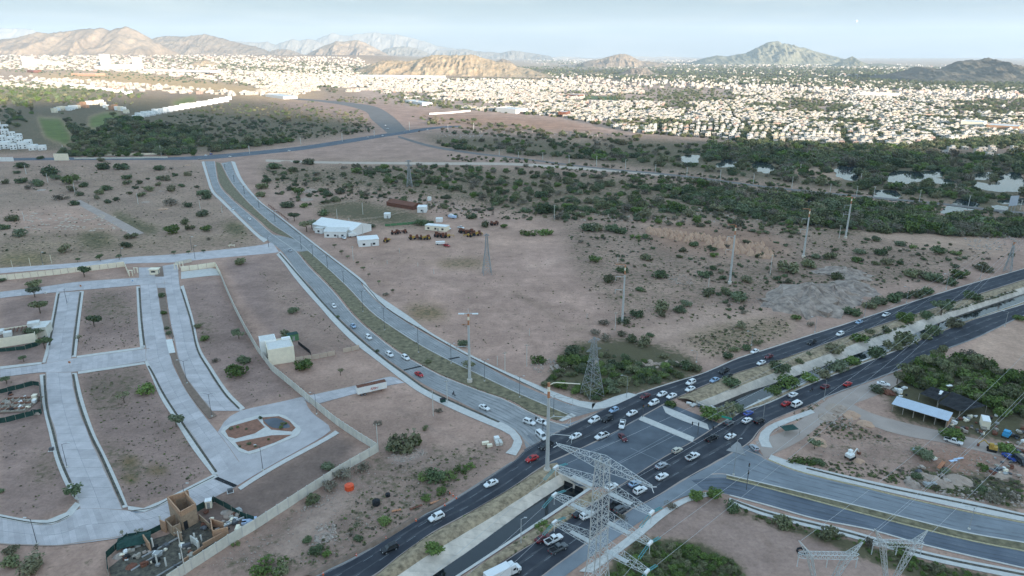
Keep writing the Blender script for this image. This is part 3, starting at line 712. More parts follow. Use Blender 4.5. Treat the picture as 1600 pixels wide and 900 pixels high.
# ------------------------------------------------------------------ build the roads
def strip(name, A, B, z, m, thick=0.0, parent=None, across=1):
 n_ = len(A)
 v, f = [], []
 for i in range(n_):
  for k in range(across + 1):
   q = A[i] + (B[i] - A[i]) * k / across
   v.append((q[0], q[1], z))
 w = across + 1
 for i in range(n_ - 1):
  for k in range(across): f.append((i * w + k, i * w + k + 1, (i + 1) * w + k + 1, (i + 1) * w + k))
 # normals up
 a_, b_, c_ = Vector(v[0]), Vector(v[1]), Vector(v[w])
 if (b_ - a_).cross(c_ - a_).z < 0: f = [q[::-1] for q in f]
 if thick:
  bl = [i * w for i in range(n_)] + [i * w + w - 1 for i in range(n_ - 1, -1, -1)]
  base = len(v)
  v += [(v[i][0], v[i][1], z - thick) for i in bl]
  m_ = len(bl)
  for k in range(m_): f.append((bl[k], bl[(k + 1) % m_], base + (k + 1) % m_, base + k))
 return mesh_obj(name, v, f, m, parent)

for r in ROADS:
 L = max(plen(r['A']), plen(r['B']))
 n_ = int(min(120, max(6, L / 4)))
 A, B = resample(r['A'], n_), resample(r['B'], n_)
 o = strip(r['name'], A, B, r['z'], M[r['m']], r['thick'], across=3)
 struct(o, r['label'], r['cat'])
 r['obj'] = o
 if r['slabs']:
  # separate concrete slabs with open joints between them
  a_, b_ = r['slabs']
  na, nb = (a_, b_) if a_ > b_ else (b_, a_)
  A, B = resample(r['A'], na + 1), resample(r['B'], na + 1)
  for i in range(na):
   for k in range(nb):
    q = [A[i] + (B[i] - A[i]) * k / nb, A[i] + (B[i] - A[i]) * (k + 1) / nb, A[i + 1] + (B[i + 1] - A[i + 1]) * (k + 1) / nb, A[i + 1] + (B[i + 1] - A[i + 1]) * k / nb]
    c = sum(q) / 4
    q = [c + (p_ - c) * (1 - .05 / max(.5, np.linalg.norm(p_ - c))) for p_ in q]
    v = [(p_[0] - c[0], p_[1] - c[1], 0) for p_ in q] + [(p_[0] - c[0], p_[1] - c[1], -.03) for p_ in q]
    f = [(0, 1, 2, 3), (0, 4, 5, 1), (1, 5, 6, 2), (2, 6, 7, 3), (3, 7, 4, 0)]
    if (Vector(v[1]) - Vector(v[0])).cross(Vector(v[2]) - Vector(v[0])).z < 0: f = [x[::-1] for x in f]
    mesh_obj('slab', v, f, M['conc'], o, loc=(c[0], c[1], r['z'] + .035 + .002 * (i % 2)))
  o.data.materials[0] = M['asph_grey']

# dark planting strips in the sidewalks
def band(pl, w_px, m, z, label=None, parent=None, name='planting_strip'):
 A = resample(px_line(pl), 40)
 d = np.gradient(A, axis=0); d /= np.linalg.norm(d, axis=1)[:, None] + 1e-9
 nrm = np.stack([-d[:, 1], d[:, 0], 0 * d[:, 0]], 1) * w_px / 2
 o = strip(name, A + nrm, A - nrm, z, M[m], .02, parent)
 if label: struct(o, label, 'planting strip')
 return o
def find(label): return next(r['obj'] for r in ROADS if r['label'] == label)
for lab, pl, w in (
 ('sidewalk on the building-site side of the upper left street', [(92,459),(85.5,495),(77,540)], .8),
 ('sidewalk on the building-site side of the lower left street', [(69,587),(73,635),(83,675),(94,717),(110,755)], .7),
 ('sidewalk beside the upper shrubby lot', [(126,457),(118.5,512),(113.5,556)], .8),
 ('sidewalk beside the lower shrubby lot', [(114.5,585),(122.5,625),(140,675),(158,712),(175,750),(193,790)], .7),
 ('sidewalk between the upper lot and the palm street', [(217.5,450),(221,500),(225.5,540)], .8),
 ('sidewalk between the lower lot and the palm street', [(232,572),(239,584),(255,615),(276,648),(304,689),(338,738)], .7),
 ('sidewalk beside the lot under the boundary wall', [(283,452),(298,500),(308,545),(326,577),(351,615),(374,639)], .7),
 ('curved sidewalk at the corner of the lower left lot', [(-40,800),(0,808),(50,817),(82,817),(108,806)], .4),
 ('sidewalk curving along the bottom of the middle lot', [(205,799),(240,793),(275,775),(335,745)], .4),
 ('long sidewalk on the trailer side of the boulevard', [(437,396),(462,425),(505,474),(550,519.5),(600,561),(637,588),(667,609),(718,633),(780,660)], 1.0),
 ('long sidewalk on the dirt-field side of the boulevard', [(402,314),(470,367),(560,437),(594,473),(629,498),(715,547.5),(765,573),(850,614)], .45),
 ('sidewalk between the scrap yard and the light grey carriageway', [(1260,732),(1375,760),(1525,791),(1690,826)], .9),
 ('sidewalk in front of the two bare-earth pylons', [(1142,781),(1200,802),(1325,833),(1450,868),(1690,916)], .9)):
 band(pl, w, 'dark', .145, parent=find(lab))

# kerb stones along the carriageways
def kerb(pl, label, m='conc_walk', w=.35):
 A = resample(px_line(pl), 70)
 d = np.gradient(A, axis=0); d /= np.linalg.norm(d, axis=1)[:, None] + 1e-9
 nrm = np.stack([-d[:, 1], d[:, 0], 0 * d[:, 0]], 1) * w / 2
 struct(strip('kerb', A + nrm, A - nrm, .15, M[m], .16), label, 'kerb')
kerb(WR, 'pale kerb between the near carriageway and the weedy median')
kerb(EL, 'pale kerb between the weedy median and the far carriageway')
kerb(NL[0:6], 'dusty kerb along the trench side of the avenue', 'conc_old')
kerb(NL[10:], 'dusty kerb along the open-field side of the avenue', 'conc_walk')
kerb(SL[8:], 'kerb along the canal bushes on the near avenue carriageway', 'conc_walk')
kerb(SR[10:], 'kerb along the tree plot side of the avenue', 'conc_old', .3)
kerb(QA_B[1:], 'kerb on the upper side of the narrow brown median', 'conc_walk', .5)
kerb(off(QB_T[1:], 0, 1), 'yellow kerb on the lower side of the narrow brown median', 'paint_y', .5)
kerb(QA_T[2:], 'kerb along the scrap yard side of the lower road', 'paint_y', .4)
kerb(QB_B[1:], 'kerb along the pylon side of the lower road', 'conc_walk', .5)

# lane markings: thin painted dashes, parts of their road
def dashes(lab, t, i0=0.0, i1=1.0, step=9.0, ln=3.0, w=.16, idx=0, m='paint'):
 r = [q for q in ROADS if q['label'] == lab][idx]
 C = r['A'] + (r['B'] - r['A']) * t
 L = plen(C); n_ = int(L * 2)
 P = resample(C, n_)
 mb = MB()
 s = L * i0
 while s < L * i1 - ln:
  a, b = P[int(s * 2)], P[min(n_ - 1, int((s + ln) * 2))]
  d = (b - a) / (np.linalg.norm(b - a) + 1e-9); nn = np.array((-d[1], d[0], 0)) * w / 2
  q = [a + nn, a - nn, b - nn, b + nn]
  z = r['z'] + .012
  mb.quad(*[(k[0], k[1], z) for k in q][::-1])
  s += step
 mb.build('lane_marking', M[m], r['obj'])
B_N = 'near carriageway of the curving boulevard with traffic queuing to the junction'
B_F = 'far carriageway of the curving boulevard beyond the weedy median'
A_F = 'dark asphalt avenue carriageway on the far side of the concrete canal'
A_N = 'dark asphalt avenue carriageway on the near side of the concrete canal'
for t in (.34, .67):
 dashes(B_N, t); dashes(B_F, t)
for t in (.35, .68):
 dashes(A_F, t, .0, .33); dashes(A_F, t, .42, 1); dashes(A_N, t, 0, .30); dashes(A_N, t, .40, 1)
dashes(A_F, .06, 0, .3, 3.05, 3, .14); dashes(A_F, .95, .44, 1, 3.05, 3, .14); dashes(A_N, .95, .45, 1, 3.05, 3, .14)
dashes('light grey carriageway running off past the scrap yard', .5, .1, 1, 11, 3.5)
dashes('darker grey carriageway in front of the two bare-earth pylons', .5, .1, 1, 11, 3.5)
# worn lanes, tyre-darkened wheel paths and dust blown over the edges
def lane_strip(r, t0, t1, m, z, name, rag=.4, seed=0, n=150):
 A, B = resample(r['A'], n), resample(r['B'], n)
 k = np.linspace(0, plen(A) / 9, n)
 a = (fbm(k, k * 0 + seed, seed, 3) - .5)[:, None] * rag * abs(t1 - t0); b = (fbm(k, k * 0 + seed + 9, seed + 5, 3) - .5)[:, None] * rag * abs(t1 - t0)
 strip(name, A + (B - A) * np.clip(t0 + a, 0, 1), A + (B - A) * np.clip(t1 + b, 0, 1), r['z'] + z, M[m], 0, r['obj'])
for i, r in enumerate(ROADS):
 if r['name'] == 'avenue':
  for t in (.30, .64): lane_strip(r, t - .03, t + .05, 'wear', .005, 'worn_strip', 1.6, i)
  for t0, t1 in ((0, .035), (1, .96)): lane_strip(r, t0, t1, 'dirt_road', .007, 'dust_strip', 1.8, i + 3)
 elif r['label'] in (B_N, B_F):
  for t in (.11, .24, .43, .57, .76, .89): lane_strip(r, t - .03, t + .03, 'wear_c', .005, 'wheel_path', 1.2, i + int(t * 90))
 elif 'lower road' not in r['label'] and r['m'] == 'asph_grey' and r['name'] == 'road' or r['m'] == 'asph_blue':
  for t in (.15, .35, .6, .8): lane_strip(r, t - .03, t + .03, 'wear_g' if r['m'] == 'asph_grey' else 'asph_mid', .005, 'wheel_path', 1.6, i + int(t * 90))
  for t0, t1 in ((0, .03), (1, .96)): lane_strip(r, t0, t1, 'dirt_road', .007, 'dust_strip', 1.8, i + 3)
 elif r['slabs']:
  for t0, t1 in ((0, .03), (1, .97)): lane_strip(r, t0, t1, 'dirt_road', .046, 'dust_strip', 2.4, i + 7)
# stop lines and worn painted lines of the junction
jm = MB()
for (a, b) in (((1013,660),(1088,693)), ((960,726),(1065,668)), ((1003,650),(940,690)), ((985,700),(1048,727)), ((905,712),(960,690))):
 A, B = G(*a), G(*b); d = (B - A).normalized(); nn = Vector((-d.y, d.x, 0)) * .13
 jm.quad(A + nn + Vector((0, 0, .026)), A - nn + Vector((0, 0, .026)), B - nn + Vector((0, 0, .026)), B + nn + Vector((0, 0, .026)))
jm.build('stop_line', M['asph_grey'], find('wide worn asphalt junction where boulevard and avenue cross'))
# black drain gratings across the carriageways
for a, b, w, lab in (((631,578.5),(661,571.5), 1.0, 'black drain grating across the near boulevard carriageway by the red car'), ((698,562),(718,558), 1.0, 'black drain grating across the far boulevard carriageway'), ((337.5,747),(368,760), 1.3, 'black drain grating across the lower subdivision street')):
 A, B = G(*a), G(*b); d = (B - A).normalized(); nn = Vector((-d.y, d.x, 0)) * w / 2
 mb = MB(); L = (B - A).length
 k = 0.0
 while k < L:
  c = A + d * k; e = A + d * min(L, k + .45)
  mb.add([c + nn + Vector((0,0,.09)), c - nn + Vector((0,0,.09)), e - nn + Vector((0,0,.09)), e + nn + Vector((0,0,.09)), c + nn, c - nn, e - nn, e + nn], [(3,2,1,0),(0,1,5,4),(1,2,6,5),(2,3,7,6),(3,0,4,7)])
  k += .5
 tag(mb.build('drain_grating', M['black']), lab, 'drain grating')

# ponds
for i, p in enumerate(PONDS):
 c = sum(p, Vector()) / len(p)
 q = catmull(p + [p[0]], 5)[:-1]
 q = [(a.x + (fbm(np.array([a.x / 9]), np.array([a.y / 9]), i)[0] - .5) * 12, a.y + (fbm(np.array([a.x / 7]), np.array([a.y / 7]), i + 40)[0] - .5) * 16, -.30 + .012 * i) for a in q]
 pat = ['round', 'long', 'narrow', 'wide', 'curved', 'small', 'thin', 'large', 'ragged', 'slim', 'little', 'broad', 'greenish', 'low', 'half-hidden'][i]
 near_w = 'near the large bright pond' if i in (7, 11, 10, 14) else ('just beyond the narrow dark road' if i in (5, 8, 13) else ('below the narrow dark road' if i == 12 else 'among the riverside trees'))
 struct(mesh_obj('pond', q, [tuple(range(len(q)))[::-1]], M['pond']), f'{pat} pale pond reflecting the sky {near_w}', 'pond')
# ------------------------------------------------------------------ mountains and hills
def rock_mat(name, c1, c2, scrub, amount, sc):
 m = bpy.data.materials.new(name); m.use_nodes = True
 n, l = m.node_tree.nodes, m.node_tree.links
 p = n['Principled BSDF']; p.inputs['Roughness'].default_value = .95; p.inputs['Specular IOR Level'].default_value = .1
 g = n.new('ShaderNodeNewGeometry')
 t = n.new('ShaderNodeTexNoise'); t.inputs['Scale'].default_value = sc; t.inputs['Detail'].default_value = 8; t.inputs['Roughness'].default_value = .68
 t2 = n.new('ShaderNodeTexNoise'); t2.inputs['Scale'].default_value = sc * 9; t2.inputs['Detail'].default_value = 4; t2.inputs['Roughness'].default_value = .7
 l.new(g.outputs['Position'], t.inputs['Vector']); l.new(g.outputs['Position'], t2.inputs['Vector'])
 a = n.new('ShaderNodeMix'); a.data_type = 'RGBA'; a.inputs['A'].default_value = c1 + (1,); a.inputs['B'].default_value = c2 + (1,)
 r1 = n.new('ShaderNodeMapRange'); r1.inputs[1].default_value = .36; r1.inputs[2].default_value = .64; l.new(t.outputs['Fac'], r1.inputs[0]); l.new(r1.outputs[0], a.inputs['Factor'])
 b = n.new('ShaderNodeMix'); b.data_type = 'RGBA'; b.inputs['B'].default_value = scrub + (1,)
 r2 = n.new('ShaderNodeMapRange'); r2.inputs[1].default_value = .42; r2.inputs[2].default_value = .62; r2.inputs[4].default_value = amount
 l.new(t2.outputs['Fac'], r2.inputs[0]); l.new(r2.outputs[0], b.inputs['Factor']); l.new(a.outputs['Result'], b.inputs['A'])
 l.new(b.outputs['Result'], p.inputs['Base Color'])
 bp = n.new('ShaderNodeBump'); bp.inputs['Strength'].default_value = .6; bp.inputs['Distance'].default_value = 10
 l.new(t.outputs['Fac'], bp.inputs['Height']); l.new(bp.outputs['Normal'], p.inputs['Normal'])
 return m
M['rock_tan'] = rock_mat('tan_rock', (.36, .25, .16), (.44, .33, .22), (.14, .13, .07), .55, .012)
M['rock_grey'] = rock_mat('grey_brown_rock', (.21, .165, .13), (.30, .24, .185), (.10, .095, .07), .6, .006)
M['rock_mix'] = rock_mat('tan_and_grey_rock', (.20, .155, .12), (.40, .30, .21), (.12, .11, .08), .45, .0035)
M['rock_green'] = rock_mat('scrub_covered_rock', (.17, .165, .12), (.26, .235, .17), (.085, .10, .06), .6, .005)
M['rock_dark'] = rock_mat('dark_scrub_rock', (.12, .105, .085), (.19, .165, .125), (.06, .065, .045), .6, .008)
M['rock_far'] = rock_mat('distant_rock', (.20, .18, .15), (.27, .235, .19), (.13, .13, .10), .4, .003)

def hill(sil, D, m, label, front=2.6, back=1.6, rough=.35, seed=1, freq=3.0, base=-3.0, ends=True):
 sil = sorted(sil)
 px = np.arange(sil[0][0], sil[-1][0] + .1, max(.8, (sil[-1][0] - sil[0][0]) / 260))
 hs = np.array([max(4.0, ZAT(b, D)) for a, b in sil]); xs = np.array([a for a, b in sil])
 h = np.interp(px, xs, hs)
 X0 = (px - 800) / FPX * (D * CP + (CAM_H - h) * SP)
 n_ = len(px)
 hm_ = h.max()
 V = np.concatenate([np.linspace(-1, 0, 34), np.linspace(0, 1, 14)[1:]])
 U = np.repeat(X0[None, :], len(V), 0)
 dist = np.where(V < 0, V * front * hm_, V * back * hm_)[:, None]
 Yg = D + np.repeat(dist, n_, 1)
 wob = (fbm(U / (hm_ * 1.1), Yg / (hm_ * 2.2), seed, 4) - .5) * hm_ * 1.3 * np.abs(V)[:, None]
 Hs = np.interp(U + wob, X0, h, left=4, right=4)
 sp = fbm(U / (hm_ * .55), Yg / (hm_ * 1.6), seed + 9, 5, True)
 pw = .55 + 1.1 * (1 - sp)
 prof = np.clip(1 - np.abs(V)[:, None], 0, 1) ** pw
 det = (fbm(U / (hm_ * .22), Yg / (hm_ * .3), seed + 20, 5, True) - .55) * rough * Hs * (.25 + np.abs(V)[:, None]) * prof
 Z = Hs * prof + det
 edge = np.minimum(1, np.minimum(np.arange(n_), np.arange(n_)[::-1]) / 5.0)[None, :] if ends else 1
 Z = np.maximum(Z * edge, 0) + base * (1 - np.clip(Z / 5, 0, 1)) + base * .0
 Z = np.where((V == -1)[:, None] | (V == 1)[:, None], base, Z)
 o = grid_obj('hill', U, Yg, Z, M[m])
 return struct(o, label, 'hill')

hill([(-330,80),(-220,66),(-140,70),(-60,60),(0,62),(30,59),(57,51),(87,52),(100,49),(112,49),(125,47),(155,43),(172,48),(182,43),(200,43),(215,50),(232,59),(250,70),(262,84),(268,92)], 7600, 'rock_mix', 'tall tan and grey rocky mountain rising over the city', seed=3, front=2.4)
hill([(228,76),(240,60),(260,57),(280,58),(300,56),(320,54),(345,60),(370,67),(400,73),(412,77),(430,84),(440,90)], 8600, 'rock_grey', 'grey-brown ridge beside the tallest tan mountain', seed=5)
hill([(415,86),(425,79),(435,77),(450,77),(465,82),(480,88)], 9000, 'rock_grey', 'low dark hump between the two grey-brown ridges', seed=8)
hill([(478,88),(487,81),(507,72),(525,65),(540,65),(560,63),(575,69),(590,77),(605,85),(615,92)], 9300, 'rock_mix', 'pointed tan-capped hill in front of the faint blue range', seed=13)
hill([(-60,48),(0,45),(50,46),(62,52),(80,62),(100,74)], 19500, 'rock_far', 'faint pale blue peak behind the tallest tan mountain', seed=15, front=1.5)
hill([(340,82),(365,64),(390,66),(400,67),(417,65),(430,70),(457,61),(467,64),(480,61),(495,64),(515,72),(540,80)], 16500, 'rock_far', 'faint blue range with three low peaks', seed=17, front=1.6)
hill([(480,74),(495,62),(517,52),(532,55),(545,56),(555,54),(585,51),(600,53),(622,54),(640,59),(665,65),(682,72),(700,74),(712,76),(725,82)], 19000, 'rock_far', 'highest faint blue range on the horizon', seed=19, front=1.5)
hill([(590,86),(600,77),(615,74),(632,72),(650,76),(665,81),(680,88)], 12500, 'rock_far', 'rounded grey-blue hill in front of the highest faint range', seed=23)
hill([(672,86),(682,78),(700,79),(725,76),(745,80),(762,81),(782,83),(800,79),(812,80),(837,84),(850,86),(865,89)], 14500, 'rock_far', 'long low grey-blue range behind the tan hill', seed=27)
hill([(545,116),(552,112),(575,102),(597,95),(612,94),(635,96),(650,94),(675,86),(700,86.5),(712,86),(740,86),(755,91),(775,96),(800,99),(807,104),(825,107),(845,114),(862,121)], 4100, 'rock_tan', 'broad sunlit tan hill dotted with scrub above the white housing', front=2.6, seed=31, rough=.5)
hill([(740,104),(755,100),(772,97),(785,92),(795,95),(806,102),(812,108)], 5200, 'rock_grey', 'small dark knoll behind the broad tan hill', seed=33)
hill([(876,120),(884,115),(890,111),(898,115),(910,118),(930,113),(945,116),(955,121)], 4500, 'rock_mix', 'pair of small reddish knolls in the green belt', seed=35)
hill([(955,122),(965,116),(985,107),(998,106),(1010,106),(1022,114),(1034,122)], 4300, 'rock_grey', 'low reddish-brown mound in front of the conical hill', seed=37)
hill([(905,99),(920,95),(940,92),(960,86),(975,84),(985,87),(1000,95),(1012,96),(1037,99),(1050,103)], 7000, 'rock_mix', 'conical brown hill standing alone in the plain', seed=39)
hill([(850,90),(880,88),(930,91),(945,89),(1000,88),(1020,89),(1040,88),(1060,89),(1085,90),(1110,92)], 19500, 'rock_far', 'very faint low range at the far edge of the plain', seed=41, front=1.4)
hill([(1078,99),(1087,95),(1100,91),(1120,87),(1137,88),(1165,83),(1182,75),(1200,66),(1212,65),(1230,69),(1245,72),(1270,79),(1290,85),(1307,89),(1317,93),(1330,100)], 9000, 'rock_green', 'big green-grey mountain with ribbed slopes', front=2.2, seed=43, rough=.6)
hill([(1290,104),(1300,101),(1322,92),(1332,88),(1342,95),(1355,100),(1375,99),(1395,101),(1412,104),(1425,107)], 7300, 'rock_green', 'small pointed hill at the foot of the ribbed mountain', seed=47)
hill([(1370,121),(1380,117),(1407,112),(1432,104),(1455,106),(1465,109),(1482,102),(1497,96),(1522,94),(1545,91),(1557,95),(1575,104),(1590,108),(1600,111),(1660,118),(1700,122)], 3600, 'rock_dark', 'dark rugged hill closing the plain behind the housing rows', front=5, seed=51, rough=.6)
hill([(1430,106),(1442,102),(1460,97),(1475,101),(1490,106)], 12000, 'rock_far', 'blue-grey cone behind the dark rugged hill', seed=53)
hill([(1560,104),(1572,101),(1582,98),(1600,99),(1640,97),(1700,104)], 13000, 'rock_far', 'pale blue ridge at the far corner of the plain', seed=55)
hill([(278,108),(290,103),(305,97),(320,94),(335,98),(348,104),(360,110)], 4700, 'rock_tan', 'small sunlit tan knoll among the white city blocks', seed=57)

# unseen range added behind the drone, shaped so its shade covers the near plain
rx = np.linspace(-4500, 9000, 220); ry = np.linspace(-5600, -1300, 60)
RX, RY = np.meshgrid(rx, ry)
crest = 1 - np.abs((RY + 2700) / 1500)
crest = np.clip(crest, 0, 1) ** .8
RZ = crest * (SHADE_RIDGE_H - np.clip((RX - 1900) * .13, 0, 105) + 60 * (fbm(RX / 900, RY / 900, 61, 4) - .5)) + (fbm(RX / 300, RY / 300, 63, 5, True) - .5) * 90 * crest * (1 - crest) * 2
RZ *= np.clip((RX + 4500) / 900, 0, 1) * np.clip((9000 - RX) / 900, 0, 1)
RZ = np.maximum(RZ, 0) - 3
struct(grid_obj('hill', RX, RY, RZ, M['rock_green']), 'unseen mountain range added behind the drone to shade the near plain', 'hill')

# ------------------------------------------------------------------ canal
def vstrip(name, P, Q, m, parent=None, smooth=False, flip=False):
 v = [tuple(p) for p in P] + [tuple(q) for q in Q]; n_ = len(P)
 f = [(i, i + 1, n_ + i + 1, n_ + i) for i in range(n_ - 1)]
 if flip: f = [q[::-1] for q in f]
 return mesh_obj(name, v, f, m, parent, smooth)

CN_LABEL = ['near stretch of concrete lined canal with dark green water below the pylon', 'far stretch of concrete lined canal running up between the avenue carriageways']
for ci, (T, B, Sx) in enumerate(CANALS):
 T, B, Sx = T.copy(), B.copy(), Sx.copy()
 T[:, 2] = .10; Sx[:, 2] = .10
 n_ = int(plen(T) / 4.2)
 T2, B2, S2 = resample(T, n_ + 1), resample(B, n_ + 1), resample(Sx, n_ + 1)
 # water sheet with the near wall
 dirn = S2 - T2; dirn[:, 2] = 0; dirn /= np.linalg.norm(dirn, axis=1)[:, None]
 foot = S2 - dirn * 1.4; foot[:, 2] = C_Z
 root = empty('canal', (float(T2[n_ // 2][0]), float(T2[n_ // 2][1]), 0), 0, CN_LABEL[ci], 'canal')
 root['kind'] = 'structure'
 bpy.context.view_layer.update()
 rl = np.array(root.location)
 w0 = B2 - dirn * .8; w0[:, 2] = C_Z + .35; f2 = foot + dirn * .6; f2[:, 2] = C_Z + .35
 o = vstrip('water', w0 - rl, f2 - rl, M['water_dark'], root)
 vstrip('near_wall', foot - rl, S2 - rl, M['conc_slab'], root)
 lip = S2 + dirn * 1.0
 vstrip('near_lip', S2 - rl, lip - rl, M['conc_walk'], root)
 for i in range(n_):
  q = [T2[i], T2[i + 1], B2[i + 1], B2[i]]
  c = sum(q) / 4
  s_ = .985
  q = [c + (k - c) * np.array([s_, s_, 1]) for k in q]
  up = np.cross(q[1] - q[0], q[3] - q[0]); up /= np.linalg.norm(up)
  if up[2] < 0: up = -up
  rnd = random.uniform(0, .05)
  v = [tuple(k - c + up * rnd) for k in q] + [tuple(k - c - up * .15) for k in q]
  f = [(0, 1, 2, 3), (0, 4, 5, 1), (1, 5, 6, 2), (2, 6, 7, 3), (3, 7, 4, 0)]
  nn = Vector(v[1]) - Vector(v[0]); mm = Vector(v[2]) - Vector(v[0])
  if nn.cross(mm).z < 0: f = [k[::-1] for k in f]
  mesh_obj('lining_panel', v, f, M['conc_slab'], root, loc=tuple(c - rl))
 # subgrade right under the panels so that no joint opens into the dark
 vstrip('lining_bed', T2 - rl - np.array([0, 0, .45]), B2 - rl - np.array([0, 0, .45]), M['asph_mid'], root)
 # coping along the top of the lining
 cp = T2 - dirn * .7
 for zz, nm in ((.13, 'coping'),):
  a_, b_ = cp - rl, T2 + dirn * .15 - rl
  a_[:, 2] = zz; b_[:, 2] = zz
  vstrip(nm, a_, b_, M['conc_slab'], root)

def berm(a_px, edge, m, label, rise=.7, seed=1):
 A = resample(px_line(a_px), 80); B = resample(edge, 80)
 nb = 9
 X = np.stack([A[:, 0] + (B[:, 0] - A[:, 0]) * k / (nb - 1) for k in range(nb)], 0)
 Y = np.stack([A[:, 1] + (B[:, 1] - A[:, 1]) * k / (nb - 1) for k in range(nb)], 0)
 t = np.linspace(0, 1, nb)[:, None]
 Z = np.sin(t * math.pi) * rise + (fbm(X / 2.5, Y / 2.5, seed, 4) - .5) * .7 * np.sin(t * math.pi) + .05 + .03 * t
 o = grid_obj('embankment', X, Y, Z, M[m])
 struct(o, label, 'embankment'); return o
berm([(520,936),(585,901),(625,869),(675,834),(725,807),(800,763),(850,729),(870,723)], CANALS[0][0], 'berm', 'dry grass bank between the far avenue carriageway and the near canal', 1.0, 3)
berm([(1057,623),(1100,604),(1150,584),(1200,569),(1262,548),(1325,526),(1400,501),(1475,478),(1550,454),(1600,438),(1680,412)], CANALS[1][0], 'berm', 'dry grass bank with bushes along the far canal stretch', .8, 5)
d0 = CANALS[0][2];
berm([(745,904),(800,867),(850,837),(900,803),(945,772)], [tuple(p) for p in resample(px_line([(678,938),(718,906),(806,846),(866,806),(926,766)]), 60)], 'berm', 'scrubby bank between the near canal and the near carriageway', .3, 7)
berm([(1122,663),(1160,642),(1200,629),(1250,606),(1325,576),(1400,547),(1450,525),(1512,502.5),(1600,474),(1680,447)], [tuple(p) for p in resample(px_line([(1132,656),(1172,636.5),(1202,622),(1262,598),(1332,571),(1427,536),(1513,501.5),(1600,472),(1680,443)]), 60)], 'berm', 'bushy bank between the far canal stretch and the near carriageway', .3, 9)
# the culvert head where the canal runs under the junction
def headwall(a, b, label, h=3.2):
 A, B = G(*a), G(*b)
 d = (B - A).normalized(); mb = MB()
 c = (A + B) / 2; rz = math.atan2(d.y, d.x)
 L = (B - A).length
 o = empty('culvert', c, rz, label, 'culvert')
 mb.box((0, 0, -.9), (L, .5, 3.2)); mb.build('headwall', M['conc_slab'], o)
 m2 = MB(); m2.box((-L * .16, -.27, -1.9), (L * .26, .12, 1.8)); m2.box((L * .16, -.27, -1.9), (L * .26, .12, 1.8)); m2.build('opening', M['black'], o)
 m3 = MB(); m3.box((0, 0, 1.2), (L, .12, .10))
 for k in range(7): m3.box((-L / 2 + L * k / 6, 0, .95), (.1, .1, .5))
 m3.build('railing', M['steel_dk'], o)
 return o
headwall((872, 741), (924, 763), 'concrete culvert head where the near canal goes under the junction')
hw = headwall((1088, 630), (1137, 655), 'concrete culvert head at the end of the far canal stretch')
berm([(470,902),(520,878),(580,848),(648,805),(692,779)], [tuple(p) for p in resample(px_line([(492,902),(538,878),(596,848),(660,807),(699,783)]), 60)], 'soil_bed', 'low brown spoil ridge of the trench dug along the avenue kerb', .7, 11)
# ------------------------------------------------------------------ vegetation
ORD = ['first','second','third','fourth','fifth','sixth','seventh','eighth','ninth','tenth','eleventh','twelfth','thirteenth','fourteenth','fifteenth','sixteenth','seventeenth','eighteenth','nineteenth']
TENS = ['', '', 'twenty', 'thirty', 'forty', 'fifty', 'sixty', 'seventy', 'eighty']
TENTH = ['', '', 'twentieth', 'thirtieth', 'fortieth', 'fiftieth', 'sixtieth', 'seventieth', 'eightieth']
def ordw(i):
 i += 1
 if i <= 19: return ORD[i - 1]
 if i < 90: return TENTH[i // 10] if i % 10 == 0 else TENS[i // 10] + '-' + ORD[i % 10 - 1]
 return f'{i}th'

def leaf_cloud(name, seed, n, m, lobes=6, size=.13, zlo=0.0, zc=.5, rz=.62, spread=.55, lob_r=.48, flat_=1.0):
 r = np.random.default_rng(seed)
 ang = r.uniform(0, 2 * np.pi, lobes); rad = spread * np.sqrt(r.uniform(.08, 1, lobes))
 C = np.stack([rad * np.cos(ang), rad * np.sin(ang), zc + r.uniform(-.28, .36, lobes) * rz], 1)
 LR = lob_r * r.uniform(.7, 1.2, lobes)
 k = r.integers(0, lobes, n)
 d = r.normal(size=(n, 3)); d /= np.linalg.norm(d, axis=1)[:, None]
 q = r.uniform(.35, 1.08, n) ** .6
 P = C[k] + d * (LR[k] * q)[:, None] * np.array([1, 1, .82 * flat_])
 P[:, 2] = np.where(P[:, 2] < zlo, zlo + r.uniform(0, .18, n), P[:, 2])
 nr = d * .8 + r.normal(size=(n, 3)) * .7 + np.array([0, 0, .35]); nr /= np.linalg.norm(nr, axis=1)[:, None]
 u = np.cross(nr, r.normal(size=(n, 3))); u /= np.linalg.norm(u, axis=1)[:, None]
 w = np.cross(nr, u)
 s = size * r.uniform(.55, 1.35, n)[:, None]
 V = np.stack([P - u * s, P - w * s * .6, P + u * s, P + w * s * .6], 1).reshape(-1, 3)
 me = bpy.data.meshes.new(name)
 me.vertices.add(4 * n); me.vertices.foreach_set('co', V.astype(np.float32).ravel())
 me.loops.add(4 * n); me.loops.foreach_set('vertex_index', np.arange(4 * n, dtype=np.int32))
 me.polygons.add(n); me.polygons.foreach_set('loop_start', np.arange(0, 4 * n, 4, dtype=np.int32))
 me.update(calc_edges=True); me.materials.append(m)
 return me, C

def stem_mesh(name, C, h0=0.0, r0=.05):
 mb = MB()
 base = Vector((0, 0, -.06)); fork = Vector((0, 0, h0 + .12))
 mb.bar(base, fork, r0 * 1.3, n=5, w2=r0)
 for c in C: mb.bar(fork, Vector(c) * .9, r0 * .7, n=4, w2=r0 * .25)
 me = bpy.data.meshes.new(name); me.from_pydata(mb.v, [], mb.f); me.materials.append(M['bark']); me.update()
 return me

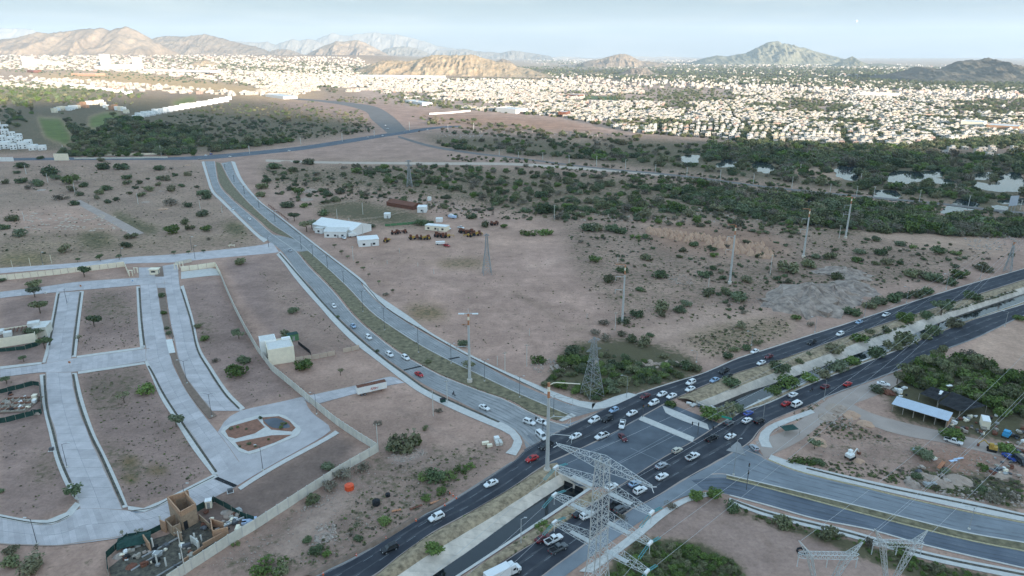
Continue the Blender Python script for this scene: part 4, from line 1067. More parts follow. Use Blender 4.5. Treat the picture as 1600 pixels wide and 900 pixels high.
PLANTS = {}
def mkplants(kind, count, m, n, **kw):
 h0 = kw.pop('h0', 0.0); L = []
 for i in range(count):
  me, C = leaf_cloud('crown', hash(kind) % 1000 * 0 + len(PLANTS) * 50 + i, n, M[m], **kw)
  L.append((me, stem_mesh('trunk', C, h0)))
 PLANTS[kind] = L
mkplants('dark', 5, 'leaf_dk', 620, zc=.42, lobes=7, size=.115)
mkplants('olive', 4, 'leaf_ol', 560, zc=.42, lobes=7, size=.115)
mkplants('bright', 3, 'leaf_br', 600, zc=.45, lobes=7, size=.12)
mkplants('grey', 3, 'leaf_gr', 380, zc=.40, lobes=6, size=.10)
mkplants('tree', 4, 'leaf_dk', 620, zc=1.15, zlo=.55, h0=.5, lobes=7, rz=.5, flat_=.75, size=.115)
mkplants('otree', 3, 'leaf_ol', 520, zc=1.15, zlo=.55, h0=.5, lobes=6, rz=.5, flat_=.7, size=.11)
mkplants('sparse', 2, 'leaf_ol', 170, zc=1.1, zlo=.4, h0=.4, lobes=5, rz=.6, size=.10)
mkplants('weedy', 3, 'leaf_br', 420, zc=.22, lobes=9, rz=.3, lob_r=.34, spread=.75, size=.10)

# region phrases for the plants, tested in order
REG = [
 ('in the narrow palm median', [(240,420),(262,420),(275,530),(258,530)]),
 ('on the building-site block', [(-60,440),(92,440),(70,680),(-60,680)]),
 ('at the lower corner of the subdivision', [(-60,780),(200,780),(200,960),(-60,960)]),
 ('on the lower left lot', [(-60,590),(60,588),(130,800),(-60,830)]),
 ('on the upper shrubby lot', [(120,440),(230,440),(236,560),(112,560)]),
 ('on the lower shrubby lot', [(112,565),(236,560),(345,740),(200,800)]),
 ('on the lot under the boundary wall', [(284,430),(350,430),(480,625),(380,645),(300,540)]),
 ('beside the access road', [(-60,400),(425,375),(430,402),(-60,440)]),
 ('on the lot behind the cream block', [(340,400),(480,400),(560,545),(440,560)]),
 ('on the trailer lot', [(430,545),(600,545),(800,680),(800,712),(600,705)]),
 ('on the waste ground by the dug trench', [(290,960),(590,690),(820,690),(820,745),(560,960)]),
 ('on the weedy boulevard median', [(335,250),(360,250),(560,450),(900,640),(880,665),(500,440)]),
 ('on the dry bank of the near canal', [(560,960),(870,715),(960,770),(760,960)]),
 ('on the bushy bank of the far canal', [(1020,655),(1090,600),(1600,425),(1700,440),(1600,485),(1200,640),(1130,672)]),
 ('in front of the tree plot', [(1390,560),(1420,560),(1420,660),(1390,660)]),
 ('in the scrap yard', [(1200,655),(1700,600),(1700,830),(1205,735)]),
 ('on the bare ground under the tall pylon', [(930,960),(950,760),(1120,755),(1700,905),(1700,960)]),
 ('in the field with the tilled mounds', [(-60,300),(330,300),(410,392),(-60,420)]),
 ('in the dirt field by the crossing road', [(-60,240),(320,240),(335,302),(-60,302)]),
 ('along the yard fence of the boulevard', [(360,300),(420,300),(640,480),(600,480)]),
 ('in the corner thicket under the small pylon', [(800,530),(1020,540),(1020,630),(900,640),(800,590)]),
 ('beside the white warehouse yard', [(400,320),(860,330),(860,385),(560,400),(400,350)]),
 ('on the wide bare field', [(540,380),(880,380),(920,430),(940,520),(830,590),(600,490)]),
 ('in the scrub around the white monopoles', [(860,340),(1260,330),(1260,470),(1060,480),(940,520),(880,430)]),
 ('on the grassy strip beside the avenue', [(940,480),(1300,420),(1500,440),(1000,625)]),
 ('around the dirt heaps beyond the avenue', [(1180,330),(1700,330),(1700,450),(1300,480)]),
 ('along the edge of the riverside thicket', [(400,240),(1700,240),(1700,400),(860,345),(400,345)]),
 ('on the open ground', [(-400,90),(2200,90),(2200,1200),(-400,1200)]),
]
REGW = [(t, [G(a, b) for a, b in pl]) for t, pl in REG]
LOOK = {'dark': 'dark green desert shrub', 'olive': 'olive desert shrub', 'bright': 'bright leafy shrub', 'grey': 'dry grey bush', 'tree': 'dark mesquite tree', 'otree': 'olive mesquite tree', 'sparse': 'thin bare young tree', 'weedy': 'low green weed patch'}
NAME = {'dark': 'desert_shrub', 'olive': 'desert_shrub', 'bright': 'desert_shrub', 'grey': 'dry_bush', 'tree': 'mesquite_tree', 'otree': 'mesquite_tree', 'sparse': 'young_tree', 'weedy': 'weed_patch'}
CAT = {'desert_shrub': 'shrub', 'dry_bush': 'bush', 'mesquite_tree': 'tree', 'young_tree': 'tree', 'weed_patch': 'weeds'}
PL = []      # (px, py of the base, half width px, kind)
def addp(ox, oy, items, k=4.0):
 for it in items:
  PL.append((ox + it[0] / k, oy + it[1] / k, it[2] / k, it[3] if len(it) > 3 else None))
addp(0, 225, [(630,110,30),(635,160,45),(760,160,50),(985,165,38),(1070,160,17,'grey'),(1092,200,20),(1170,200,28,'olive'),(100,185,25),(130,150,45),(240,95,25),(300,200,60),(340,225,35),(425,250,60,'bright'),(430,300,40,'olive'),(520,270,32),(490,325,30),(200,260,40,'grey'),(235,265,40),(175,285,30,'grey'),(20,250,30),(120,245,40),(360,350,40,'grey'),(455,385,38),(410,345,25,'grey'),(60,485,48),(15,535,40),(110,580,45),(395,680,50),(615,315,33),(660,290,40),(600,345,28,'olive'),(670,370,26),(720,355,22),(810,595,45),(780,650,36),(880,330,35),(930,295,40),(845,280,22),(870,250,25,'olive'),(785,220,35),(805,315,20,'olive'),(790,255,30,'olive'),(920,222,15),(990,225,25),(1030,230,35),(980,260,25,'olive'),(1060,295,45,'olive'),(1130,270,22),(1060,385,50,'grey'),(1170,395,32),(1260,455,42),(1060,565,55,'bright'),(1155,505,38,'olive'),(1180,540,35,'olive'),(1285,545,40,'bright'),(1305,600,20,'grey'),(1225,275,20),(1260,320,45),(1290,345,35),(1500,755,42,'olive'),(515,835,48,'tree'),(190,900,55,'olive'),(620,735,28,'tree'),(740,725,25,'tree'),(480,740,20,'tree'),(1085,695,20,'tree'),(1175,688,15,'tree'),(1270,680,15,'tree'),(2,860,25)])
addp(400, 225, [(60,240,35),(165,195,25),(110,155,50),(225,175,35,'olive'),(330,130,50,'olive'),(250,120,25),(30,285,45),(30,330,40,'olive'),(210,290,30),(265,315,40,'bright'),(445,330,35),(500,360,38),(410,300,30),(530,310,40),(660,325,30,'olive'),(570,275,35,'olive'),(190,400,50),(300,400,30,'bright'),(415,450,40),(235,485,40,'tree'),(310,555,60,'otree'),(345,535,40,'tree'),(1350,470,40),(1550,525,28,'bright'),(1030,510,45),(1085,500,30),(1430,520,40,'olive'),(715,525,30),(970,300,22,'olive'),(535,690,18,'otree'),(490,650,16,'otree'),(570,715,16,'otree'),(630,755,16,'otree'),(670,790,18,'otree'),(700,830,16,'otree'),(765,880,20,'otree')])
addp(400, 450, [(230,160,40),(285,515,70,'bright'),(525,550,30,'sparse'),(1290,370,45),(1325,520,48,'otree'),(1140,780,28,'grey'),(1060,890,28),(175,315,55),(760,860,30,'grey'),(855,30,18,'otree'),(810,50,25,'grey'),(1075,475,30,'olive'),(510,185,14),(755,400,16)])
addp(0, 450, [(205,62,45,'tree'),(235,165,60,'otree'),(575,250,55,'tree'),(485,340,30,'sparse'),(205,325,55,'tree'),(265,385,50,'tree'),(140,465,30,'tree'),(30,605,40,'tree'),(1230,250,32,'olive'),(1280,330,32,'bright'),(1485,322,48,'tree'),(1520,472,48),(1460,560,80,'bright'),(900,668,65,'bright'),(765,725,50,'sparse'),(1090,880,58,'tree'),(1345,470,30,'grey'),(1005,58,25),(1020,168,25,'bright'),(1040,260,20),(1050,292,25)])
addp(0, 675, [(450,425,60,'tree'),(45,770,60),(60,850,70,'olive'),(165,890,110,'olive'),(0,380,25),(860,645,30,'sparse'),(760,655,25,'sparse'),(1465,715,30,'weedy'),(230,745,25,'sparse')])
addp(400, 675, [(345,460,60,'olive'),(920,130,110),(860,125,60),(990,90,50,'bright'),(1065,435,38,'bright'),(790,585,48,'bright'),(640,685,35),(320,695,35),(370,765,50),(440,780,35,'bright'),(1165,390,40,'bright'),(1120,780,70,'bright'),(460,370,60,'grey'),(540,300,70,'grey'),(650,250,60,'grey'),(620,625,35,'sparse'),(1050,300,60,'weedy'),(1120,315,70),(1200,300,60,'weedy'),(1280,260,50,'weedy'),(1340,230,40,'weedy'),(60,890,120,'weedy'),(150,895,60),(440,240,50)])
addp(800, 450, [(380,425,65),(160,475,60,'weedy'),(790,185,48),(940,155,70),(935,182,35,'olive'),(1060,155,45),(1095,115,40),(700,228,50),(690,302,35,'olive'),(745,340,50),(830,370,60,'olive'),(865,308,28),(600,335,50,'grey'),(520,295,40,'grey'),(1235,55,50,'olive'),(1420,82,70),(1350,45,50),(1430,255,45,'olive'),(1390,400,35),(1350,445,45),(1470,388,40),(1535,355,30),(995,745,42,'bright'),(1265,840,85,'bright'),(1350,800,80,'olive'),(1410,775,55),(1370,625,70),(950,440,35,'olive'),(800,22,35),(1100,510,50),(1150,525,45,'olive'),(1240,40,40),(575,235,40,'grey')])
addp(1200, 450, [(90,535,70),(205,475,35,'olive'),(265,425,30),(430,410,65,'olive'),(580,345,60,'bright'),(640,292,40),(740,275,40),(860,222,65,'bright'),(1000,195,50),(1100,178,75,'tree'),(1150,105,30),(1290,85,60),(50,670,60,'bright'),(150,630,80,'bright'),(270,598,60,'bright'),(345,565,60,'olive'),(440,525,75),(540,495,55,'bright'),(690,438,70),(790,390,60,'olive'),(875,365,80),(1000,325,45,'olive'),(1045,295,60),(1180,255,70,'olive'),(540,175,60),(640,135,50,'olive'),(700,112,60),(800,92,60),(180,200,35,'bright'),(270,240,30,'grey'),(350,135,60,'grey'),(860,65,50),(940,62,60,'olive'),(1000,45,50),(690,660,50),(1580,205,40,'bright'),(820,610,60,'otree'),(1260,440,60,'grey')])
addp(1200, 675, [(300,115,48,'tree'),(985,168,70),(1165,65,70,'bright'),(1510,135,60,'bright'),(1115,262,35),(110,610,75,'olive'),(395,685,75),(1060,880,45,'olive'),(180,195,60,'weedy'),(260,205,60,'weedy'),(330,215,40),(1350,240,50,'weedy'),(1350,380,40),(1420,445,60,'grey'),(840,765,70,'weedy'),(660,725,50,'grey'),(940,300,40),(1560,440,50,'grey')])
addp(800, 675, [(1150,432,55,'bright'),(1270,422,60,'bright'),(1385,505,60),(995,490,45,'grey'),(200,612,55,'weedy'),(680,560,40,'grey')])
addp(800, 225, [(200,437,65),(425,462,40,'olive'),(480,372,38,'olive'),(380,402,25,'olive'),(450,422,30),(100,572,60,'weedy'),(200,572,60,'weedy'),(525,742,45,'bright'),(615,868,48),(700,805,45),(430,618,22,'grey'),(485,548,60),(540,545,50),(620,548,50),(680,562,50),(835,592,30),(770,590,40,'weedy'),(1140,642,35),(1065,677,30),(1050,712,25),(845,727,45),(935,837,55),(1265,668,25),(1265,707,32,'bright'),(1200,832,40),(1260,787,28),(1310,807,30,'olive'),(1320,847,28),(1480,867,50,'olive'),(1470,622,28),(1550,712,30),(885,657,18),(1430,512,50,'olive'),(570,410,60),(820,465,60,'olive'),(780,440,50,'bright'),(730,425,50,'grey'),(950,430,40),(1110,455,50,'olive'),(1040,430,60,'bright'),(1280,430,55,'olive'),(1530,450,55),(1240,820,30)])
addp(1200, 225, [(140,808,75,'olive'),(270,775,60,'olive'),(300,718,35),(395,725,50,'olive'),(580,692,40),(565,742,35,'bright'),(680,607,30),(835,638,38),(710,697,45),(680,757,30,'olive'),(750,757,50,'olive'),(1080,692,50),(1180,692,40,'weedy'),(920,652,35,'weedy'),(1370,803,60),(1220,843,60,'bright'),(900,833,55),(980,843,55,'olive'),(1050,863,60),(1150,885,50),(60,852,30),(440,852,45,'olive'),(130,872,30)])
avoid = [r for r in ROADS if r['name'] in ('road', 'avenue', 'street', 'junction')]
AV = [np.vstack([r['A'], r['B'][::-1]]) for r in avoid]
by_reg = {}
items = []
for (x, y, hw, k) in PL:
 if k is None: k = 'dark' if random.random() < .8 else 'olive'
 w = G(x, y)
 dep = w.y * CP + CAM_H * SP
 rad = hw * dep / FPX
 w = Vector((w.x, w.y + rad * .45, 0))
 reg = next(t for t, pl in REGW if in_poly(np.array([w.x]), np.array([w.y]), pl)[0])
 items.append((x, y, rad, k, w, reg))
 by_reg.setdefault((reg, k), []).append(x)
for v in by_reg.values(): v.sort()
for (x, y, rad, k, w, reg) in items:
 ci = random.randrange(len(PLANTS[k])); cm, tm = PLANTS[k][ci]
 grp = by_reg[(reg, k)]
 lab = f'{LOOK[k]} {reg}'
 if len(grp) > 1:
  i = grp.index(x); grp[i] = x - 1e-7 if grp.count(x) > 1 else x
  lab += ', ' + (ordw(i) + ' from the left' if i <= len(grp) / 2 else (ordw(len(grp) - 1 - i) + ' from the right' if i < len(grp) - 1 else 'rightmost'))
  lab = lab.replace('first from the left', 'leftmost')
 e = empty(NAME[k], (w.x, w.y, -.05), random.uniform(0, 6.28), lab, CAT[NAME[k]], {'desert_shrub': 'desert shrubs standing apart', 'dry_bush': 'dry grey bushes', 'mesquite_tree': 'spreading mesquite trees', 'young_tree': 'thin young trees', 'weed_patch': 'patches of green weeds'}[NAME[k]])
 s = rad * 1.08
 e.scale = (s, s, s * random.uniform(.8, 1.05) * (.9 if k not in ('tree', 'otree') else .85))
 for nm, me in (('trunk', tm), ('crown', cm)):
  o = bpy.data.objects.new(nm, me); COL.objects.link(o); o.parent = e

# ---- stuff: what nobody could count, instanced with geometry nodes on a cloud of points
def gn_scatter(name, P, rot, scl, var, sources, label, cat):
 me = bpy.data.meshes.new(name)
 me.vertices.add(len(P)); me.vertices.foreach_set('co', np.asarray(P, np.float32).ravel())
 for nm, ty, dat, key in (('rot', 'FLOAT_VECTOR', rot, 'vector'), ('scl', 'FLOAT_VECTOR', scl, 'vector'), ('var', 'INT', var, 'value')):
  a = me.attributes.new(nm, ty, 'POINT'); a.data.foreach_set(key, np.asarray(dat, np.int32 if ty == 'INT' else np.float32).ravel())
 o = bpy.data.objects.new(name, me); COL.objects.link(o)
 ng = bpy.data.node_groups.new(name + '_scatter', 'GeometryNodeTree'); ng.is_modifier = True
 ng.interface.new_socket('Geometry', in_out='INPUT', socket_type='NodeSocketGeometry')
 ng.interface.new_socket('Geometry', in_out='OUTPUT', socket_type='NodeSocketGeometry')
 n, l = ng.nodes, ng.links
 gi, go = n.new('NodeGroupInput'), n.new('NodeGroupOutput')
 def attr(nm, dt):
  t = n.new('GeometryNodeInputNamedAttribute'); t.data_type = dt; t.inputs['Name'].default_value = nm; return t.outputs['Attribute']
 av, ar, asc = attr('var', 'INT'), attr('rot', 'FLOAT_VECTOR'), attr('scl', 'FLOAT_VECTOR')
 e2r = n.new('FunctionNodeEulerToRotation'); l.new(ar, e2r.inputs[0])
 jn = n.new('GeometryNodeJoinGeometry')
 for i, src in enumerate(sources):
  oi = n.new('GeometryNodeObjectInfo'); oi.inputs['Object'].default_value = src; oi.transform_space = 'ORIGINAL'; oi.inputs['As Instance'].default_value = True
  cmp = n.new('FunctionNodeCompare'); cmp.data_type = 'INT'; cmp.operation = 'EQUAL'
  ins = [s for s in cmp.inputs if s.enabled and s.type == 'INT']
  l.new(av, ins[0]); ins[1].default_value = i
  ip = n.new('GeometryNodeInstanceOnPoints')
  l.new(gi.outputs[0], ip.inputs['Points']); l.new(cmp.outputs['Result'], ip.inputs['Selection']); l.new(oi.outputs['Geometry'], ip.inputs['Instance'])
  l.new(e2r.outputs[0], ip.inputs['Rotation']); l.new(asc, ip.inputs['Scale'])
  l.new(ip.outputs[0], jn.inputs[0])
 l.new(jn.outputs[0], go.inputs[0])
 md = o.modifiers.new('scatter', 'NODES'); md.node_group = ng
 tag(o, label, cat, kind='stuff')
 return o

def src_of(kind):
 out = []
 for me, _ in PLANTS[kind]:
  o = next((q for q in bpy.data.objects if q.data == me), None)
  if o is None: continue
  out.append(o)
 return out

def pix_points(poly, n, keep_off=True):
 P = np.array(poly, float); x0, y0 = P.min(0); x1, y1 = P.max(0)
 xs, ys = [], []
 while sum(map(len, xs)) < n:
  x = RNG.uniform(x0, x1, n * 3); y = RNG.uniform(y0, y1, n * 3)
  m = in_poly(x, y, P)
  xs.append(x[m]); ys.append(y[m])
 x, y = np.concatenate(xs)[:n], np.concatenate(ys)[:n]
 X, Y = GT_arr(x, y)
 ok = np.ones(n, bool)
 if keep_off:
  for p in ROAD_POLYS: ok &= ~in_poly(X, Y, p)
  for p in PONDS: ok &= ~in_poly(X, Y, p)
  for r in ROADS:
   if r['name'] in ('road', 'path', 'avenue'):      # room for the crown beside a carriageway
    pass
 return X[ok], Y[ok]

def scrub(name, specs, kinds, label, cat, zs=(.75, 1.1)):
 src, X, Y, Sz = [], [], [], []
 for k in kinds: src += src_of(k)
 for poly, n_, lo, hi in specs:
  a, b = pix_points(poly, n_)
  X.append(a); Y.append(b); Sz.append(RNG.uniform(lo, hi, len(a)) * (.65 + .7 * RNG.random(len(a)) ** 2))
 X, Y, Sz = map(np.concatenate, (X, Y, Sz))
 keep = np.ones(len(X), bool)
 for p in AV:                                  # crowns stay clear of the pavement
  for dx, dy in ((1, 0), (-1, 0), (0, 1), (0, -1)):
   keep &= ~in_poly(X + dx * Sz * .7, Y + dy * Sz * .7, p)
 for p in PONDS:                               # nor do they hide the ponds behind them
  for d in (0, 12, 24): keep &= ~in_poly(X * (1 + d / Y), Y + d, p)
 X, Y, Sz = X[keep], Y[keep], Sz[keep]
 n_ = len(X)
 rot = np.zeros((n_, 3)); rot[:, 2] = RNG.uniform(0, 6.28, n_)
 scl = np.stack([Sz, Sz, Sz * RNG.uniform(*zs, n_)], 1)
 return gn_scatter(name, np.stack([X, Y, np.full(n_, -.15)], 1), rot, scl, RNG.integers(0, len(src), n_), src, label, cat)

scrub('thicket', [
 ([(520,262),(700,259),(830,266),(960,277),(1100,287),(1250,302),(1380,320),(1500,340),(1560,352),(1540,372),(1380,364),(1250,352),(1130,332),(1000,325),(900,335),(800,332),(720,302),(600,285)], 1000, 2.0, 5.5),
 ([(1000,290),(1250,306),(1400,324),(1540,348),(1520,370),(1380,362),(1250,350),(1120,328)], 700, 3.5, 7.0),
 ([(680,222),(800,217),(1000,227),(1150,224),(1300,227),(1460,237),(1750,250),(1750,345),(1480,312),(1250,287),(1050,262),(850,245),(690,232)], 1500, 2.6, 7.5),
 ([(700,243),(850,252),(1050,268),(1250,292),(1470,316),(1600,332),(1600,344),(1470,330),(1250,306),(1050,284),(850,264),(700,250)], 750, 1.4, 3.4), ([(820,330),(1000,318),(1200,340),(1340,368),(1200,366),(1000,348),(860,345)], 230, 1.4, 3.8),
 ([(1120,224),(1460,236),(1480,262),(1300,262),(1100,250)], 700, 5, 9.0),
 ([(1560,244),(1680,244),(1680,275),(1590,268)], 60, 6, 10),
 ([(1250,318),(1400,332),(1560,345),(1650,352),(1650,368),(1540,372),(1380,360),(1240,345)], 350, 3.5, 7)], ('dark', 'olive', 'bright', 'olive', 'grey'), 'dense dark green thicket along the river bed', 'thicket')
scrub('scrub', [
 ([(250,185),(340,165),(420,160),(560,172),(590,205),(520,213),(400,225),(300,233),(240,228)], 1000, 2.0, 4.8),
 ([(400,262),(520,265),(600,288),(720,312),(800,338),(700,330),(560,310),(480,322),(420,300)], 240, 1.5, 3.5),
 ([(640,180),(760,190),(880,205),(1000,212),(1000,226),(800,216),(690,208)], 220, 2.5, 6.5),
 ([(880,345),(1000,332),(1180,347),(1330,374),(1500,382),(1590,400),(1500,440),(1380,422),(1250,402),(1100,440),(1000,420),(900,392)], 360, .7, 2.0),
 ([(-220,262),(310,258),(320,300),(-220,300)], 130, .5, 1.6), ([(-220,300),(320,302),(400,380),(-220,412)], 200, .35, 1.0),
 ([(1090,440),(1260,405),(1420,425),(1440,440),(1260,470),(1130,500)], 170, .5, 1.6),
 ([(600,312),(840,335),(860,345),(700,340)], 90, .8, 2.2), ([(700,150),(640,165),(480,160),(520,152)], 120, 3, 6),
 ([(500,125),(520,122),(528,145),(515,147)], 40, 5, 8)], ('olive', 'dark', 'grey'), 'scattered olive scrub dotting the dry open ground', 'scrub')
scrub('woodland', [
 ([(-200,140),(120,132),(230,148),(205,157),(80,160),(-200,165)], 520, 4, 8), ([(108,188),(140,205),(165,200),(175,184),(212,184),(262,198),(330,208),(330,230),(120,238),(112,214)], 560, 4, 8),
 ([(-200,165),(20,172),(45,190),(30,203),(-200,200)], 170, 4, 8), ([(97,183),(110,186),(120,215),(112,214)], 24, 4, 6), ([(80,158),(210,158),(210,163),(80,164)], 40, 3, 5),
 ([(330,226),(400,222),(480,220),(330,238)], 90, 4, 7), ([(-220,140),(60,140),(60,178),(-220,190)], 220, 5, 9),
 ([(90,236),(300,234),(310,243),(90,246)], 150, 4, 7)], ('bright', 'olive', 'dark', 'otree'), 'dark trees of the golf course behind the crossing road', 'woodland', (.9, 1.3))
scrub('corner_thicket', [([(845,602),(880,560),(960,552),(1010,566),(1070,570),(1060,590),(985,606),(930,625),(890,614)], 150, 1.3, 3.2)], ('dark', 'bright', 'olive'), 'green thicket filling the corner under the small lattice pylon', 'thicket')
scrub('tree_plot', [([(1418,566),(1442,556),(1520,564),(1590,590),(1640,600),(1640,660),(1560,652),(1530,630),(1480,618),(1440,606),(1410,600)], 210, 2.0, 4.0)], ('bright', 'olive', 'bright', 'otree'), 'dense plot of yellow-green trees behind the black shade cloth', 'trees', (.9, 1.35))
scrub('brambles', [([(962,884),(1000,848),(1075,852),(1150,880),(1165,910),(945,910)], 420, .55, 1.3), ([(1330,845),(1450,878),(1560,905),(1500,915),(1380,880)], 110, .5, 1.1), ([(1150,795),(1330,838),(1330,848),(1180,812)], 60, .4, 1.0)], ('bright', 'olive', 'weedy'), 'low green brambles spreading beside the tall pylon and lower road', 'brambles')
scrub('weeds', [
 ([(590,880),(680,828),(800,760),(860,730),(868,738),(780,795),(680,858),(625,895)], 840, .25, .7),
 ([(1095,625),(1200,582),(1400,515),(1580,450),(1590,455),(1400,512),(1200,583)], 660, .3, 1.0),
 ([(520,455),(560,503),(650,568),(760,617),(870,657),(885,648),(750,588),(640,530),(548,455)], 840, .2, .6),
 ([(470,400),(520,452),(545,452),(485,398)], 240, .25, .6), ([(345,262),(360,310),(455,372),(460,372),(385,310),(352,258)], 260, .3, .8),
 ([(130,460),(210,452),(224,540),(118,556)], 300, .18, .45), ([(124,588),(222,570),(330,735),(270,765),(200,785)], 520, .18, .45), ([(-220,600),(62,592),(112,750),(60,805),(-220,795)], 320, .18, .45),
 ([(800,870),(850,840),(930,785),(940,772),(860,812),(790,862)], 300, .25, .7),
 ([(560,400),(760,372),(860,400),(930,500),(840,570),(700,530)], 420, .15, .5), ([(-220,262),(318,258),(400,372),(-220,410)], 900, .25, .8), ([(880,350),(1180,352),(1560,395),(1300,470),(960,520),(900,430)], 1300, .25, .9), ([(400,262),(700,300),(860,335),(680,332),(430,300)], 500, .4, 1.2), ([(284,440),(345,436),(470,612),(380,634),(310,540)], 220, .15, .4), ([(600,735),(750,690),(790,700),(700,780),(520,880),(440,890)], 520, .2, .6), ([(1230,620),(1300,640),(1390,690),(1250,680)], 260, .25, .8), ([(1205,722),(1380,752),(1560,780),(1600,760),(1400,730),(1260,715)], 480, .3, .8),
 ([(1430,735),(1600,750),(1600,795),(1450,765)], 320, .3, 1.0), ([(1060,532),(1220,492),(1240,520),(1110,560)], 320, .3, .8), ([(850,600),(900,540),(960,545),(930,560)], 120, .4, 1.0), ([(405,420),(560,540),(545,545),(400,440)], 120, .2, .5)], ('grey', 'olive', 'weedy'), 'dry tufts of weeds on banks, medians and waste ground', 'weeds', (.6, 1.0))
# ------------------------------------------------------------------ the city
def wall_mat(name, ramp):
 m = bpy.data.materials.new(name); m.use_nodes = True
 n, l = m.node_tree.nodes, m.node_tree.links
 p = n['Principled BSDF']; p.inputs['Roughness'].default_value = .85
 oi = n.new('ShaderNodeObjectInfo'); cr = n.new('ShaderNodeValToRGB'); cr.color_ramp.interpolation = 'CONSTANT'
 el = cr.color_ramp.elements
 while len(el) < len(ramp): el.new(.5)
 for e, (pos, c) in zip(el, ramp): e.position = pos; e.color = c + (1,)
 l.new(oi.outputs['Random'], cr.inputs[0]); l.new(cr.outputs[0], p.inputs['Base Color'])
 return m
M['wall_city'] = wall_mat('painted_house_wall', [(0, (.43, .40, .36)), (.30, (.48, .42, .34)), (.46, (.39, .34, .28)), (.60, (.43, .375, .32)), (.69, (.45, .42, .37)), (.84, (.45, .38, .28)), (.89, (.36, .25, .20)), (.925, (.48, .46, .43))])
M['roof_city'] = wall_mat('house_roof', [(0, (.46, .45, .43)), (.4, (.34, .31, .28)), (.7, (.54, .53, .50)), (.9, (.26, .19, .15))])
M['villa'] = mat('white_villa_plaster', (.82, .81, .78), .8, .04, .5)

def house_parts(w, d, h, kind):
 """body with openings set in, parapet roof"""
 b = MB(); b.box((0, 0, h / 2), (w, d, h), 0)
 r = MB()
 t = .2
 r.box((0, -d / 2 + t / 2, h + .25), (w, t, .5), 0); r.box((0, d / 2 - t / 2, h + .25), (w, t, .5), 0)
 r.box((-w / 2 + t / 2, 0, h + .25), (t, d - 2 * t, .5), 0); r.box((w / 2 - t / 2, 0, h + .25), (t, d - 2 * t, .5), 0)
 r.box((0, 0, h + .05), (w - 2 * t, d - 2 * t, .1), 1)
 r.box((w * .2, d * .15, h + .7), (1.1, 1.1, 1.2), 0)
 if kind == 1: b.box((w * .18, d * .05, h + 1.25), (w * .5, d * .55, 2.5), 0)
 if kind == 2: b.box((-w * .2, -d / 2 - 1.2, h * .25), (w * .55, 2.4, h * .5), 0)
 wn_ = []
 for zz in ([1.5, 4.3] if h > 4.5 else [1.5]):
  for xx in (-w * .27, w * .27): wn_.append((xx, -d / 2 - .02, zz, 1.3, 1.2))
 return b, r, wn_
HP = []
for (w, d, h, k) in ((7, 9, 5.6, 0), (7, 10, 3.2, 0), (8, 10, 5.8, 1), (6.5, 8, 5.6, 2), (9, 11, 3.4, 1), (14, 10, 6.2, 0)):
 b, r, wn_ = house_parts(w, d, h, k)
 full = MB(); full.add(b.v, b.f, 0); full.add(r.v, r.f, 0)
 full.m = [0] * len(b.f) + [1 if q == 1 else 0 for q in r.m]
 for (x, y, z, ww, hh) in wn_: full.box((x, y, z), (ww, .06, hh), 2)
 me = bpy.data.meshes.new('house'); me.from_pydata(full.v, [], full.f)
 for q in ('wall_city', 'roof_city', 'glass'): me.materials.append(M[q])
 me.polygons.foreach_set('material_index', full.m); me.update()
 HP.append(me)

ROT_C = R(-14)
def city_grid(poly_px, holes, sx=7.6, rows=(12.5, 22.0), prob=.84, jig=.7):
 Pw = [G(a, b) for a, b in poly_px]
 xs = np.array([p.x for p in Pw]); ys = np.array([p.y for p in Pw])
 ca, sa = math.cos(ROT_C), math.sin(ROT_C)
 u = xs * ca + ys * sa; v = -xs * sa + ys * ca
 vv = []; c = v.min(); k = 0
 while c < v.max(): vv.append((c, k % 2)); c += rows[k % 2]; k += 1
 uu = np.arange(u.min(), u.max(), sx)
 U = np.concatenate([uu + 0 for _ in vv]); V = np.concatenate([np.full(len(uu), q[0]) for q in vv]); F = np.concatenate([np.full(len(uu), q[1]) for q in vv])
 blk = (np.floor(U / 92) * 7 + np.floor(V / 60) * 3)
 gap = (U % 92) > 84
 keep = (RNG.random(len(U)) < prob) & (fbm(U / 170, V / 170, 77, 3) > .42)
 keep &= ~((U % 118 > 109) | (V % 150 > 138))
 U, V, F = U[keep], V[keep], F[keep]
 U = U + (fbm(U / 420, V / 420, 81, 2) - .5) * 150; V = V + (fbm(U / 480, V / 480, 85, 2) - .5) * 150
 X = U * ca - V * sa + RNG.uniform(-jig, jig, len(U)); Y = U * sa + V * ca + RNG.uniform(-jig, jig, len(U))
 m = in_poly(X, Y, Pw)
 for h in holes: m &= ~in_poly(X, Y, [G(a, b) for a, b in h])
 for p in ROAD_POLYS: m &= ~in_poly(X, Y, p)
 return X[m], Y[m], F[m]
HOLES = [[(1000,133),(1140,138),(1150,158),(1060,162),(1010,152)], [(1490,166),(1640,170),(1640,180),(1480,176)], [(912,148),(968,150),(970,158),(912,156)], [(1280,186),(1370,190),(1370,196),(1270,192)], [(1430,225),(1600,214),(1700,214),(1700,240),(1430,240)]]
X, Y, Fc = city_grid([(650,140),(900,132),(1250,142),(1600,154),(1700,156),(1700,226),(1600,226),(1450,234),(1180,221),(990,207),(880,183),(760,173.5),(660,165)], HOLES)
far = Y > 2300
drop = (far & (RNG.random(len(X)) < .42)) | ((X > 350) & (Y > 1500) & (RNG.random(len(X)) < .25))
X, Y, Fc = X[~drop], Y[~drop], Fc[~drop]
